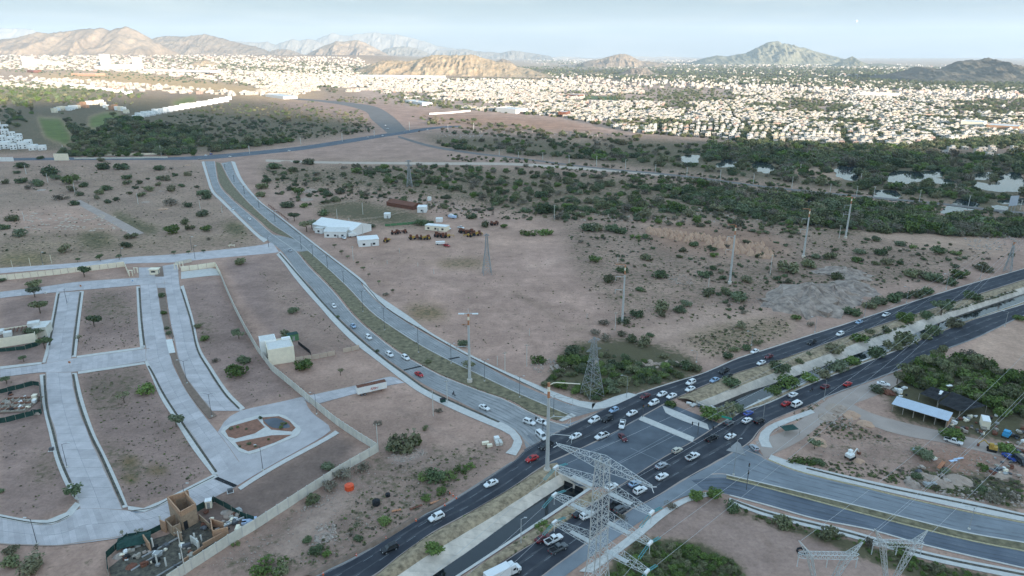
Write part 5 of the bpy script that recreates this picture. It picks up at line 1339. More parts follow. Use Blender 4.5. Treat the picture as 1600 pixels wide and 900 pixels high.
# shanties and sheds at the far right edge
X2, Y2, F2 = city_grid([(1455,232),(1600,232),(1700,236),(1700,250),(1600,250),(1490,246)], [], 13, (17, 26), .7, 4)
X3, Y3, F3 = city_grid([(560,134),(650,140),(660,165),(600,158),(480,150),(400,148),(400,135)], [[(480,120),(520,120),(530,148),(505,148)]], 9, (13, 20), .8)
X, Y, Fc = np.concatenate([X, X2, X3]), np.concatenate([Y, Y2, F3 * 0 + Y3]), np.concatenate([Fc, F2, F3])
var = RNG.integers(0, 4, len(X)); big = RNG.random(len(X)) < .05; var[big] = 4 + RNG.integers(0, 2, big.sum())
depthc = Y * CP + CAM_H * SP
order = np.argsort(depthc)
IND = [i for i in order if -37 < math.degrees(math.atan2(X[i], Y[i])) < 37][:225]
isind = np.zeros(len(X), bool); isind[IND] = True
rotz = ROT_C + np.where(Fc == 1, 0, math.pi) * 0
HOUSE_SRC = []
for i in IND:
 o = bpy.data.objects.new('house', HP[var[i]]); COL.objects.link(o)
 o.location = (X[i], Y[i], -.1); o.rotation_euler = (0, 0, rotz[i])
 px = 800 + FPX * X[i] / depthc[i]
 if px > 1440: gl = ('small low dwelling among the shacks beside the sandy clearing by the ponds', 'dwellings beside the sandy clearing')
 elif px > 1180: gl = ('flat-roofed row house at the housing edge just behind the riverside trees', 'row houses behind the riverside trees')
 elif px > 980: gl = ('pale flat-roofed row house on the front rows facing the brown field', 'row houses facing the brown field')
 else: gl = ('pale row house on the near edge of the housing beside the brown field road', 'row houses by the brown field road')
 tag(o, gl[0], 'house', gl[1])
 if len(HOUSE_SRC) < 6 and all(q.data != o.data for q in HOUSE_SRC): HOUSE_SRC.append(o)
for me in HP:
 if not any(q.data == me for q in HOUSE_SRC):
  o = bpy.data.objects.new('house', me); COL.objects.link(o); w = G(1300 + 20 * len(HOUSE_SRC), 222); o.location = (w.x, w.y, -.1); o.rotation_euler = (0, 0, ROT_C)
  tag(o, 'flat-roofed row house at the housing edge just behind the riverside trees', 'house', 'row houses behind the riverside trees'); HOUSE_SRC.append(o)
rest = ~isind
def stack(X, Y, rz, sx, sz, var):
 n_ = len(X)
 return np.stack([X, Y, TER(X, Y) - .1], 1), np.stack([0 * X, 0 * X, rz + 0 * X], 1), np.stack([sx + 0 * X, sx + 0 * X, sz + 0 * X], 1), var
gn_scatter('housing', *stack(X[rest], Y[rest], ROT_C, np.where(far[~drop].tolist() and (Y[rest] > 2300), 1.08, .92), RNG.uniform(.65, .95, rest.sum()), var[rest]), HOUSE_SRC, 'endless rows of white and cream flat-roofed houses filling the middle plain', 'houses')

# the farther districts: looser, larger buildings, thinning out to the hills
def far_pts(poly, n): return pix_points(poly, n, False)
FX, FY, FS, FZ = [], [], [], []
for poly, n_, lo, hi in (
 ([(-300,82),(230,84),(400,94),(560,112),(560,134),(400,134),(300,122),(180,112),(0,108),(-300,106)], 3100, 1.2, 3.0),
 ([(-250,118),(60,120),(250,134),(440,150),(360,150),(200,142),(-250,134)], 700, 1.2, 2.2),
 ([(390,112),(560,118),(700,124),(900,126),(900,134),(650,142),(560,136),(420,136)], 2200, 1.1, 2.4),
 ([(850,116),(1250,122),(1600,140),(1600,156),(1250,144),(900,133)], 1300, 1.1, 1.9),
 ([(250,84),(560,90),(600,112),(560,116),(380,98)], 700, 1.2, 2.2),
 ([(780,88),(1100,94),(1600,104),(1600,128),(1200,118),(860,104)], 900, 1.2, 2.6),
 ([(800,91.0),(1080,92.5),(1300,101),(1420,106),(1420,110),(1200,104),(900,99)], 900, 1.5, 4)):
 a, b = far_pts(poly, n_); FX.append(a); FY.append(b); FS.append(RNG.uniform(lo, hi, len(a))); FZ.append(RNG.uniform(.8, 1.4, len(a)))
FX, FY, FS, FZ = map(np.concatenate, (FX, FY, FS, FZ)); FS = FS * .62
P, rt, sc, va = stack(FX, FY, 0, FS, FZ, RNG.integers(0, 6, len(FX)))
rt[:, 2] = ROT_C + RNG.choice([0, math.pi / 2, .3], len(FX))
gn_scatter('far_districts', P, rt, sc, va, HOUSE_SRC, 'far city districts of pale blocks spreading to the foot of the hills', 'houses')

# street trees between the houses and the green belts of the plain
TX, TY, TS = [], [], []
for poly, n_, lo, hi in (
 ([(560,134),(900,128),(1250,140),(1600,152),(1700,156),(1700,228),(1450,236),(1180,223),(990,208),(880,184),(760,175),(640,166)], 6500, 2.8, 6.0), ([(1000,140),(1250,142),(1700,156),(1700,226),(1450,232),(1180,218)], 3000, 3, 6),
 ([(640,112),(870,104),(1000,101),(1250,108),(1600,124),(1700,128),(1700,150),(1600,146),(1250,136),(1000,124),(860,120)], 5600, 5, 10),
 ([(240,84),(400,92),(560,100),(640,110),(560,120),(400,112),(260,100)], 900, 5, 9),
 ([(-250,86),(200,86),(400,96),(560,118),(500,140),(300,130),(100,120)], 1500, 4, 8), ([(560,122),(900,122),(900,134),(560,136)], 900, 3, 6),
 ([(820,94),(1100,98),(1600,108),(1600,128),(1200,112),(900,103)], 2600, 6, 12),
 ([(-20,128),(60,128),(200,146),(120,142),(20,146)], 220, 4, 8), ([(1320,196),(1450,178),(1620,185),(1620,198),(1480,200),(1330,206)], 260, 3, 6), ([(1490,246),(1700,250),(1700,256),(1560,252)], 60, 3, 6),
 ([(1150,220),(1450,234),(1450,240),(1150,226)], 200, 3, 5.5)):
 a, b = far_pts(poly, n_); TX.append(a); TY.append(b); TS.append(RNG.uniform(lo, hi, len(a)))
TX, TY, TS = map(np.concatenate, (TX, TY, TS))
tsrc = src_of('dark') + src_of('olive')
n_ = len(TX); rt = np.zeros((n_, 3)); rt[:, 2] = RNG.uniform(0, 6.28, n_)
gn_scatter('city_trees', np.stack([TX, TY, TER(TX, TY) - .2], 1), rt, np.stack([TS, TS, TS * 1.05], 1), RNG.integers(0, len(tsrc), n_), tsrc, 'dark street trees and green belts spread through the far city', 'trees')

# ---- separate larger houses and buildings that can be told apart
def bldg(name, a, b, depth, h, m, label, cat='building', roof='parapet', wins=(0, 0), rm='conc_white', group=None, z0=-.1, door=False, ov=.0):
 """front base edge from pixel a to pixel b, going back by depth"""
 A, B = GT(*a), GT(*b)
 z0 += A.z; A.z = B.z = 0
 d = (B - A); L = d.length; d.normalize()
 nrm = Vector((-d.y, d.x, 0))
 if nrm.y < 0: nrm = -nrm;
 rz = math.atan2(d.y, d.x)
 if Vector((-math.sin(rz), math.cos(rz), 0)).dot(nrm) < 0: rz += math.pi
 c = (A + B) / 2 + nrm * depth / 2
 o = empty(name, (c.x, c.y, z0), rz, label, cat, group)
 mb = MB(); mb.box((0, 0, h / 2), (L, depth, h)); mb.build('wall', M[m], o)
 r = MB()
 if roof == 'parapet':
  t = .22
  r.box((0, -depth / 2 + t / 2, h + .3), (L, t, .6)); r.box((0, depth / 2 - t / 2, h + .3), (L, t, .6))
  r.box((-L / 2 + t / 2, 0, h + .3), (t, depth - 2 * t, .6)); r.box((L / 2 - t / 2, 0, h + .3), (t, depth - 2 * t, .6))
  r.build('parapet', M[m], o)
  q = MB(); q.box((0, 0, h + .06), (L - 2 * t, depth - 2 * t, .1)); q.build('roof', M[rm], o)
 elif roof == 'gable':
  rh = depth * .16; e = .4
  v = [(-L / 2 - e, -depth / 2 - e, h), (L / 2 + e, -depth / 2 - e, h), (L / 2 + e, depth / 2 + e, h), (-L / 2 - e, depth / 2 + e, h), (-L / 2 - e, 0, h + rh), (L / 2 + e, 0, h + rh)]
  r.add(v, [(0, 1, 5, 4), (2, 3, 4, 5), (0, 4, 3), (1, 2, 5), (3, 2, 1, 0)]); r.build('roof', M[rm], o)
 elif roof == 'slab':
  r.box((0, 0, h + .12), (L + ov, depth + ov, .24)); r.build('roof', M[rm], o)
 for k in range(wins[0]):
  for fl in range(wins[1]):
   w_ = MB(); x = -L / 2 + L * (k + .5) / wins[0]
   w_.box((x, -depth / 2 - .03, 1.6 + fl * 2.9), (min(1.6, L / wins[0] * .5), .08, 1.3)); w_.build('window', M['glass'], o)
 if door:
  w_ = MB(); w_.box((L * .12, -depth / 2 - .03, 1.1), (1.1, .09, 2.1)); w_.build('door', M['steel_dk'], o)
 return o
# modern villas at the golf course
for i, (x0, x1, y, dp, h) in enumerate(((-20,-4,236,14,7),(0,14,233,14,8.5),(16,27,234,13,6.5),(29,43,233,14,8),(45,58,235,13,6),(60,72,235,10,5.5),(-2,10,221,13,7.5),(12,24,223,13,7.5),(26,36,225,12,7),(38,50,228,12,7),(2,14,210,12,7),(-12,0,206,12,7.5),(15,25,214,12,6.5),(-10,2,198,12,7),(5,14,202,11,6.5),(27,36,217,11,6.5))):
 bldg('villa', (x0, y), (x1, y - .6), dp, h, 'villa', f'white flat-roofed villa by the golf course, {ordw(i)} outward from the crossing road', 'villa', wins=(2, 2 if h > 6 else 1), group='white villas by the golf course')
random.seed(3)
for i in range(34):
 t = i / 33; x = 214 + 146 * t; y = 184 - 28 * t ** .9 + (0 if i % 2 else 2.5)
 w_ = 6.0 - 1.6 * t
 bldg('town_house', (x - w_ / 2, y), (x + w_ / 2, y - .4), 12, random.uniform(6, 8.5), 'villa', f'white two-storey town house in the curved row above the scrub, {ordw(i)} from its near end', 'house', wins=(2, 1), group='white town houses in the curved row')
for i in range(26):
 t = i / 25; x = 88 + 112 * t; y = 176 - 10 * math.sin(t * 3) + random.uniform(-2, 3)
 if 140 < x < 168: y -= 4
 bldg('town_house', (x - 2.6, y), (x + 2.6, y - .4), 11, random.uniform(6, 9), random.choice(['villa', 'villa', 'cream', 'brick']), 'pale house half hidden by the trees beyond the golf greens', 'house', wins=(1, 1), group='pale houses beyond the golf greens')
for i in range(30):
 t = i / 29; x = 55 + 150 * t; y = 127 + 20 * t + random.uniform(-2, 2)
 bldg('town_house', (x - 2.4, y), (x + 2.4, y - .2), 14, random.uniform(6, 8), 'villa', 'bright white house in the long straight row across the yellow fields', 'house', roof='slab', group='bright houses across the yellow fields')
# landmarks of the far city
for a, b, dp, h, m, lab in (((38,104),(46,104),60,60,'conc_white','tall pale block at the foot of the tan mountain'), ((160,104),(168,104),60,75,'conc_white','white block beside the mountain foot in the far city'), ((210,105),(219,105),50,60,'cream','tall slim cream tower in the far city'), ((48,101),(66,101),80,30,'conc_white','broad white building cluster in the far city'), ((70,102),(95,102),70,20,'conc_white','long white building in the far city'), ((160,105),(208,105),90,16,'conc_white','long white commercial block beside the slim cream tower'),
 ((150,108),(215,109),60,14,'conc_white','second long white block below the slim cream tower'), ((112,118),(150,119),60,11,'brick','long red-brick building beyond the yellow fields'), ((44,113),(54,114),40,12,'rust','dark red building among the far white houses'), ((225,111),(330,117),60,10,'conc_white','very long low white warehouse roof across the far city'),
 ((560,120),(690,124),40,9,'conc_white','long white wall of housing at the foot of the tan hill'), ((415,151),(443,155),40,7,'conc_white','white hall beside the broad far road'), ((633,160),(660,165),26,6,'conc_white','grey-white school building at the housing edge'), ((775,175),(806,178),34,9,'conc_white','large white hall at the edge of the brown field'), ((1343,150),(1406,151),30,9,'cream','long cream row of identical blocks in the middle plain'), ((872,182),(884,182.5),24,9,'rust','red-brown building standing among the white houses'),
 ((885,152),(904,153),24,8,'rust','long red roof beside the green pitch'), ((1500,198),(1535,200),40,9,'cream','cream school block beside the dark trees on the right'), ((1540,203),(1590,206),40,8,'brick','ochre roofed hall beside the cream school block')):
 bldg('building', a, b, dp, h, m, lab, 'building')
# green sports pitch in the city
struct(mesh_obj('lawn', [G(913, 155) + Vector((0, 0, .1)), G(969, 157) + Vector((0, 0, .1)), G(967, 151) + Vector((0, 0, .1)), G(912, 149.5) + Vector((0, 0, .1))], [(0, 1, 2, 3)], M['grass']), 'green sports pitch among the white houses', 'pitch')
# ------------------------------------------------------------------ pylons, poles, lamps
def lattice(root, levels, w_leg=.16, w_br=.07, m='steel', base_legs=True):
 """square tapering lattice: levels = [(z, half width)]; legs are parts, each storey of bracing one part"""
 for sx, sy in ((1, 1), (-1, 1), (-1, -1), (1, -1)):
  mb = MB()
  for (z0, a), (z1, b) in zip(levels[:-1], levels[1:]): mb.bar((sx * a, sy * a, z0), (sx * b, sy * b, z1), w_leg)
  mb.build('leg', M[m], root)
 for (z0, a), (z1, b) in zip(levels[:-1], levels[1:]):
  mb = MB(); cs = ((1, 1), (-1, 1), (-1, -1), (1, -1))
  for i in range(4):
   p, q = cs[i], cs[(i + 1) % 4]
   A0, B0 = Vector((p[0] * a, p[1] * a, z0)), Vector((q[0] * a, q[1] * a, z0))
   A1, B1 = Vector((p[0] * b, p[1] * b, z1)), Vector((q[0] * b, q[1] * b, z1))
   mb.bar(A0, B1, w_br); mb.bar(B0, A1, w_br); mb.bar(A1, B1, w_br)
   # redundant members
   mid = (A0 + B0 + A1 + B1) / 4
   mb.bar((A0 + A1) / 2, (A0 + A0 + B1) / 3, w_br * .7); mb.bar((B0 + B1) / 2, (B0 + B0 + A1) / 3, w_br * .7)
  mb.build('bracing', M[m], root)

def truss_arm(root, z, x0, x1, hw, h, tip_h=.25, tip_w=.2, n=6, name='cross_arm', m='steel', w=.075, zt=0.0):
 """four-chord truss arm from body face x0 to tip x1 (local x)"""
 mb = MB(); pts = []
 for k in range(n + 1):
  t = k / n; x = x0 + (x1 - x0) * t
  ww = hw + (tip_w - hw) * t; hh = h + (tip_h - h) * t; zz = z + zt * t
  pts.append([Vector((x, -ww, zz)), Vector((x, ww, zz)), Vector((x, ww, zz + hh)), Vector((x, -ww, zz + hh))])
 for k in range(n):
  for i in range(4):
   mb.bar(pts[k][i], pts[k + 1][i], w)
   j = (i + 1) % 4
   if k % 2: mb.bar(pts[k][i], pts[k + 1][j], w * .6)
   else: mb.bar(pts[k][j], pts[k + 1][i], w * .6)
   mb.bar(pts[k + 1][i], pts[k + 1][j], w * .6)
 return mb.build(name, M[m], root)

def insulator(root, a, b, m='insul', r=.09):
 a, b = Vector(a), Vector(b); mb = MB(); n = 9
 mb.bar(a, b, r * .35)
 d = (b - a)
 for k in range(n):
  c = a + d * ((k + .5) / n); mb.bar(c - d.normalized() * .06, c + d.normalized() * .06, r * 1.5, n=6)
 return mb.build('insulator', M[m], root)

# the tall double-circuit pylon in front
BP = Vector((G(928, 980).x, 118.0, 0))
armdir = Vector((16.8, -14.6, 0)).normalized()
pyl = empty('lattice_pylon', BP, math.atan2(armdir.y, armdir.x), 'tall galvanised lattice pylon with teal insulators towering over the near canal', 'pylon', None)
lattice(pyl, [(-.2, 3.6), (4.5, 3.05), (9, 2.5), (13, 2.05), (16.5, 1.7), (19.4, 1.5), (22.2, 1.4), (25, 1.35), (27.6, 1.3), (30.2, 1.3), (32.8, 1.25), (35.4, 1.22), (38, 1.2), (41, 1.05), (43.2, .9)], .13, .055)
ARMZ = [(22.2, 11.6), (29.2, 11.8), (36.2, 11.6)]
TIPS = []
for z, L in ARMZ:
 for s in (-1, 1):
  truss_arm(pyl, z, s * 1.3, s * L, 1.25, 1.9, .35, .75, 7, w=.065)
  # pale walkway plate on the inner half, pale cap at the end
  q = MB(); q.box((s * 4.6, 0, z - .02), (5.2, 1.1, .08)); q.build('walkway', M['steel'], pyl)
  q = MB(); q.box((s * L, 0, z + .15), (.55, 1.5, .5)); q.build('arm_end', M['white'], pyl)
  for sy in (-1, 1):
   for e in (-.22, .22):
    insulator(pyl, (s * L + e, sy * .7, z), (s * L + e, sy * 4.0, z - .9))
  insulator(pyl, (s * L, 0, z), (s * L, 0, z - 2.4), 'steel', .06)
  TIPS.append((s * L, z))
# earth-wire arm at the top: a wide two-way truss
for s in (-1, 1):
 truss_arm(pyl, 41.6, 0, s * 11.2, 1.25, 2.0, .25, .25, 9, 'earth_wire_arm', w=.07, zt=.4)
 q = MB(); q.bar((s * 11.2, 0, 42), (s * 12.0, .5, 42.1), .08); q.bar((s * 11.2, 0, 42), (s * 12.0, -.5, 41.3), .08); q.build('arm_end', M['white'], pyl)

def cable(name, a, b, sag, r, label, n=28, group=None):
 a, b = Vector(a), Vector(b); pts = []
 for k in range(n + 1):
  t = k / n; p = a.lerp(b, t); p.z -= sag * 4 * t * (1 - t); pts.append(p)
 mb = MB(); mb.tube(pts, r, 4)
 return tag(mb.build(name, M['wire'], None), label, 'power line', group)
NEXT = G(1573, 425)
lined = Vector((-armdir.y, armdir.x, 0))
mw = Matrix.Translation(BP) @ Matrix.Rotation(math.atan2(armdir.y, armdir.x), 4, 'Z')
LV = ['lowest', 'middle', 'highest']
for i, (x, z) in enumerate(TIPS):
 sd = 'canal side' if x < 0 else 'bare-earth side'
 a = mw @ Vector((x, 4.0, z - .9)); b = NEXT + armdir * (x * .35) + Vector((0, 0, 10 + z * .35))
 cable('power_line', a, b, 6, .034, f'thin power line from the {LV[i // 2]} arm on the {sd} of the tall pylon', 30, 'power lines of the tall pylon')
 a = mw @ Vector((x, -4.0, z - .9)); b = a - lined * 190 + Vector((0, 0, 2))
 cable('power_line', a, b, 6, .034, f'power line leading back under the drone from the {LV[i // 2]} arm, {sd}', 30, 'power lines of the tall pylon')

def small_pylon(px, pyb, pyt, bw, label, arms=((.70, 3.2), (.80, 3.6), (.90, 3.0)), rz=.5, m='steel_dk', cap=None):
 c = G(px, pyb); h = ZAT(pyt, c.y)
 o = empty('lattice_pylon', c, rz, label, 'pylon', 'lattice pylons')
 lv = [(-.2, bw), (h * .16, bw * .84), (h * .31, bw * .68), (h * .44, bw * .54), (h * .56, bw * .42), (h * .66, bw * .34), (h * .75, bw * .29), (h * .84, bw * .25), (h * .92, bw * .20), (h, bw * .08)]
 k = max(1.0, c.y / 250)
 lattice(o, lv, .11 * k, .055 * k, m)
 for f, L in arms:
  for s in (-1, 1): truss_arm(o, h * f, s * bw * .25, s * L, bw * .2, .9, .15, .1, 4, m=m, w=.05 * k)
 if cap:
  q = MB(); q.box((0, 0, h * .93), (bw * .5, bw * .5, h * .1)); q.build('painted_top', M[cap], o)
 return o
small_pylon(925, 616, 527, 3.2, 'small grey lattice pylon rising from the corner thicket by the junction', ((.60, 2.6), (.78, 3.2), (.94, 2.6)))
small_pylon(761, 428, 365, 2.5, 'slender lattice pylon standing alone on the wide bare field', ((.95, 1.6),), .2)
small_pylon(640, 291, 250, 2.6, 'distant lattice pylon at the edge of the riverside thicket', ((.62, 3.0), (.78, 3.4), (.95, 3.0)), .1)
small_pylon(1574, 424, 377, 1.8, 'small red-topped lattice pylon by the far end of the avenue', ((.8, 1.6),), .7, cap='orange')

# the two horned (window type) pylons at the lower edge
def horned_pylon(pxl, pxr, py, zb, label):
 """bridge beam of the pylon between two points seen at height zb"""
 A, B = G(pxl, py, zb), G(pxr, py + 2, zb)
 c = (A + B) / 2; d = B - A; hw = d.length / 2
 o = empty('horned_pylon', (c.x, c.y, 0), math.atan2(d.y, d.x), label, 'pylon', 'horned pylons on the bare earth')
 wz = zb * .62      # waist
 lattice(o, [(-.2, 2.6), (wz * .3, 2.0), (wz * .6, 1.4), (wz * .85, .85), (wz, .55)], .13, .06)
 for s in (-1, 1):                       # V shaped window legs: two-plane trusses
  mb = MB(); n_ = 7; P = []
  for k in range(n_ + 1):
   t = k / n_; x0 = s * (.4 + (hw * .62 - .4) * t); z = wz + (zb - wz) * t; w_ = .35 + .35 * t
   P.append([Vector((x0 - w_ * .6, -w_, z)), Vector((x0 + w_ * .6, -w_, z)), Vector((x0 + w_ * .6, w_, z)), Vector((x0 - w_ * .6, w_, z))])
  for k in range(n_):
   for i in range(4):
    mb.bar(P[k][i], P[k + 1][i], .085); mb.bar(P[k][i], P[k + 1][(i + 1) % 4], .05)
  mb.build('window_leg', M['steel'], o)
  mb = MB(); n_ = 6; P = []           # the horn
  for k in range(n_ + 1):
   t = k / n_; x0 = s * (hw * .60 + hw * .45 * t); z = zb + 3.6 * t; w_ = .75 * (1 - t) + .06
   P.append([Vector((x0 - w_ * .7, -w_, z)), Vector((x0 + w_ * .7, -w_, z)), Vector((x0 + w_ * .7, w_, z)), Vector((x0 - w_ * .7, w_, z))])
  for k in range(n_):
   for i in range(4):
    mb.bar(P[k][i], P[k + 1][i], .075); mb.bar(P[k][i], P[k + 1][(i + 1) % 4], .045)
  mb.build('horn', M['steel'], o)
 mb = MB(); n_ = 14; P = []
 for k in range(n_ + 1):
  x = -hw + 2 * hw * k / n_; e = .55 if 0 < k < n_ else .15
  P.append([Vector((x, -e, zb - .1)), Vector((x, e, zb - .1)), Vector((x, e, zb + .8)), Vector((x, -e, zb + .8))])
 for k in range(n_):
  for i in range(4):
   mb.bar(P[k][i], P[k + 1][i], .07); mb.bar(P[k][i], P[k + 1][(i + 1) % 4], .045)
   mb.bar(P[k][i], P[k][(i + 1) % 4], .045)
 mb.build('bridge_beam', M['steel'], o)
 for x in (-hw * .98, 0, hw * .98): insulator(o, (x, 0, zb), (x, 0, zb - 2.6), 'steel', .07)
 return o
horned_pylon(1247, 1341, 869, 27, 'horned pylon with a tyre-like ring, farther from the lower road')
horned_pylon(1364, 1442, 850, 27, 'horned pylon standing close beside the lower road sidewalk')
for i, (x, y, z) in enumerate(((1251, 845, 30.6), (1343, 848, 30.6), (1371, 830, 30.6), (1456, 832, 30.6))):
 a = G(x, y, z); cable('power_line', a, a + Vector((150, 130, -4)), 5, .035, f'thin earth wire from the {ordw(i)} horn tip counted from the left', 24, 'earth wires of the horned pylons')

# tall tapering steel monopoles
def tube_bar(mb, a, b, r0, r1, n=12): mb.bar(a, b, r0, 0, n, r1)
def monopole(px, pyb, pyt, label, r=.62, style=0, bands=True, out=1.0):
 c = G(px, pyb); h = ZAT(pyt, c.y)
 o = empty('monopole', c, 0, label, 'monopole', 'tall white steel monopoles')
 f = MB(); f.bar((0, 0, -.3), (0, 0, 1.3), r * 1.7, 0, 14); f.build('footing', M['conc_slab'], o)
 p = MB(); tube_bar(p, (0, 0, 1.25), (0, 0, h * .84 if bands else h), r, r * .62, 14); p.build('shaft', M['steel'], o, smooth=False)
 if bands:
  for k, (z0, z1) in enumerate(((.84, .91), (.91, .96), (.96, 1.0))):
   q = MB(); tube_bar(q, (0, 0, h * z0), (0, 0, h * z1), r * .62, r * .60, 14); q.build('painted_band', M['orange'] if k % 2 == 0 else M['cream'], o)
 sg = out
 if style == 0:
  for zf, L in ((.985, 9.0), (.83, 7.0), (.62, 6.5), (.42, 7.0)):
   q = MB(); z = h * zf
   q.tube([(0, 0, z - .5), (sg * 1.2, 0, z + .35), (sg * 2.2, 0, z + .5), (sg * L, -.6, z + .35)], .15 if zf > .9 else .11, 6); q.build('bracket_arm', M['cream'] if zf > .9 else M['steel'], o)
   if zf < .9:
    insulator(o, (sg * L, -.6, z + .3), (sg * L, -.6, z - 2.2), 'steel', .08)
    insulator(o, (sg * L * .8, -.4, z - 2.0), (sg * L, -.6, z - .0), 'steel', .05)
 elif style == 1:
  q = MB(); q.bar((-3.4, 0, h), (3.4, .4, h), .16); q.build('cross_arm', M['steel'], o)
  for s in (-1, 1):
   q = MB(); q.box((s * 2.6, 0, h - .05), (2.2, 1.0, .22)); q.build('panel', M['white'], o)
  q = MB(); q.bar((0, 0, h), (0, 0, h + 2.0), .08); q.build('spike', M['steel'], o)
  for zf, sgn in ((.52, -1),):
   q = MB(); z = h * zf
   q.tube([(0, 0, z - .3), (sgn * 1.5, 0, z + .3), (sgn * 4.6, 0, z + .2), (sgn * 4.6, 0, z - 1.6)], .12, 6); q.build('bracket_arm', M['steel'], o)
  q = MB(); q.bar((0, 0, h * .84), (-2.6, 0, h * .85), .08); q.build('bracket_arm', M['orange'], o)
 else:
  q = MB(); q.tube([(0, 0, h), (sg * 1.0, 0, h + .3), (sg * 4.5, 0, h + .3)], .16, 6); q.build('bracket_arm', M['orange'], o)
  for zf in (.8, .58):
   q = MB(); z = h * zf; q.bar((0, 0, z), (sg * 4.0, 0, z + .3), .1); q.build('bracket_arm', M['steel'], o)
   insulator(o, (sg * 4.0, 0, z + .3), (sg * 4.0, 0, z - 2.0), 'steel', .09)
 return o
monopole(855, 738, 598, 'thick white monopole with orange top standing at the canal corner of the junction', .66, 0)
monopole(734, 597, 490, 'white monopole with two flat panels on top in the boulevard median', .60, 1)
monopole(972, 506, 414, 'white monopole with pale top among shrubs at the edge of the bare field', .55, 2, out=-1)
monopole(1140, 443, 352, 'orange-topped white monopole near the orange dirt humps', .62, 2, out=-1)
monopole(1255, 402, 327, 'orange-topped white monopole in front of the dense riverside trees', .62, 2, out=-1)
monopole(1321, 372, 308, 'orange-topped white monopole farthest along the line, leaning over the thicket', .66, 2, out=-1)

# street lamps
def lamp(bpx, bpy_, tpy, label, arms=1, dirx=1.0, m='lamp', r=.075, group='slim dark street lamps', L=2.0, cat='street lamp'):
 c = G(bpx, bpy_); h = ZAT(tpy, c.y)
 k = max(1.0, c.y / 260)
 o = empty('street_lamp', c, 0, label, cat, group)
 q = MB(); q.box((0, 0, .15), (.5, .5, .5)); q.build('base', M['post'], o)
 q = MB(); q.bar((0, 0, .3), (0, 0, h), r * k * 1.25, 0, 7, r * k * .8); q.build('pole', M[m], o)
 for s in ((1, -1) if arms == 2 else (1,)):
  q = MB(); q.tube([(0, 0, h - .4), (s * dirx * .5, 0, h + .1), (s * dirx * L, 0, h + .45)], r * k * .6, 5); q.build('arm', M[m], o)
  q = MB(); q.box((s * dirx * (L + .25), 0, h + .45), (.75 * k, .28 * k, .14 * k)); q.build('lamp_head', M['steel'], o)
 return o
for a in (
 (292,599,564,'twin-arm lamp in the narrow brown median, the one nearer the crosswalk pad',2,1), (331,651,616,'twin-arm lamp at the pointed end of the narrow brown median',2,1),
 (105,730,694,'single-arm lamp on the sidewalk of the lower left street',1,1), (58,850,811,'lamp on the lower edge of the curved subdivision street',1,-.6),
 (291,790,757,'lamp on the curving sidewalk above the unfinished house',1,.6), (411,735,697,'lamp on the plaza sidewalk below the planted island',1,-.6), (495,647,615,'lamp beside the boundary wall at the stub street',1,-.7),
 (67,413,395,'lamp on the access road, leftmost',1,.6), (190,402,389,'lamp on the access road left of the entrance gate',1,.6), (300,392,371,'lamp on the field side of the access road right of the gate',1,.6), (305,405,385,'lamp on the wall side of the access road right of the gate',1,.6), (420,386,370,'lamp where the access road joins the boulevard',1,.6),
 (105,475,452,'lamp on the upper lot sidewalk by the cream wall street',1,.5), (270,532,508,'lamp beside the white crosswalk pad of the palm median',1,.5)):
 lamp(*a)
BL = [(601,516,482),(654,551,511),(705,568,538),(757,596,563),(812,621,589),(567,487,455),(537,442,424),(512,420,400),(489,402,384),(471,391,370),(430,348,330),(405,326,310),(382,304,291),(366,285,274),(352,266,257),(865,650,618)]
for i, (x, yb, yt) in enumerate(sorted(BL, key=lambda q: q[1])):
 lamp(x, yb, yt, f'dark slim lamp post on the boulevard median, {ordw(i)} from its far end', 2, .8, group='lamp posts on the boulevard median', L=1.6)
AVL = [(979,621,588,'lamp post on the corner sidewalk beside the small lattice pylon',1), (1088,566,549,'lamp post on the open-field kerb of the avenue, nearest the junction',1), (1174,540,519,'lamp post on the open-field kerb of the avenue beside the white car on the verge',1), (1273,519,496,'lamp post on the open-field kerb by the grassy strip',1), (1350,496,470,'lamp post on the open-field kerb by the dirt mound',1), (1416,473,449,'lamp post on the open-field kerb by the dark shrubs',1), (1478,452,429,'lamp post on the open-field kerb, second from the far end',1), (1531,436,415,'lamp post on the open-field kerb, farthest along the avenue',1),
 (1287,625,594,'wooden-looking lamp post on the tree-plot side of the avenue',1), (1570,510,487,'lamp post on the near kerb where the avenue leaves the frame',1), (1192,656,627,'lamp post on the near kerb beside the black hatchback',1), (1514,827,793,'tall lamp post on the brown median of the lower road',2)]
for a in AVL: lamp(a[0], a[1], a[2], a[3], a[4], -1, 'steel_dk', group='lamp posts of the avenue')
lamp(1146, 742, 687, 'tall thin mast at the tip of the narrow brown median', 1, .4, 'steel_dk', group='lamp posts of the avenue')
lamp(814, 851, 811, 'light grey lamp pole with a white footing on the canal bank', 1, .5, 'steel', .10, group='lamp posts of the avenue')

# traffic lights
def traffic_light(bpx, bpy_, h, rz, label, L=6.0):
 c = G(bpx, bpy_)
 o = empty('traffic_light', c, rz, label, 'traffic light', 'traffic lights of the junction')
 q = MB(); q.bar((0, 0, 0), (0, 0, h), .11, 0, 8); q.build('pole', M['lamp'], o)
 q = MB(); q.tube([(0, 0, h - .2), (L * .3, 0, h + .3), (L, 0, h + .35)], .07, 6); q.build('mast_arm', M['lamp'], o)
 for x in (0.02, L):
  z = h + .05 if x else h * .62
  hd = MB(); hd.box((x + (.28 if not x else 0), 0, z), (.36, .34, 1.05)); hd = hd.build('signal_head', M['black'], o)
  for k, mm in enumerate(('red_l', 'yellow_m', 'green_m')):
   e = MB(); e.bar((x + (.28 if not x else 0), -.17, z + .33 - k * .33), (x + (.28 if not x else 0), -.23, z + .33 - k * .33), .12, 0, 8); e.build('lens', M[mm], hd)
 return o
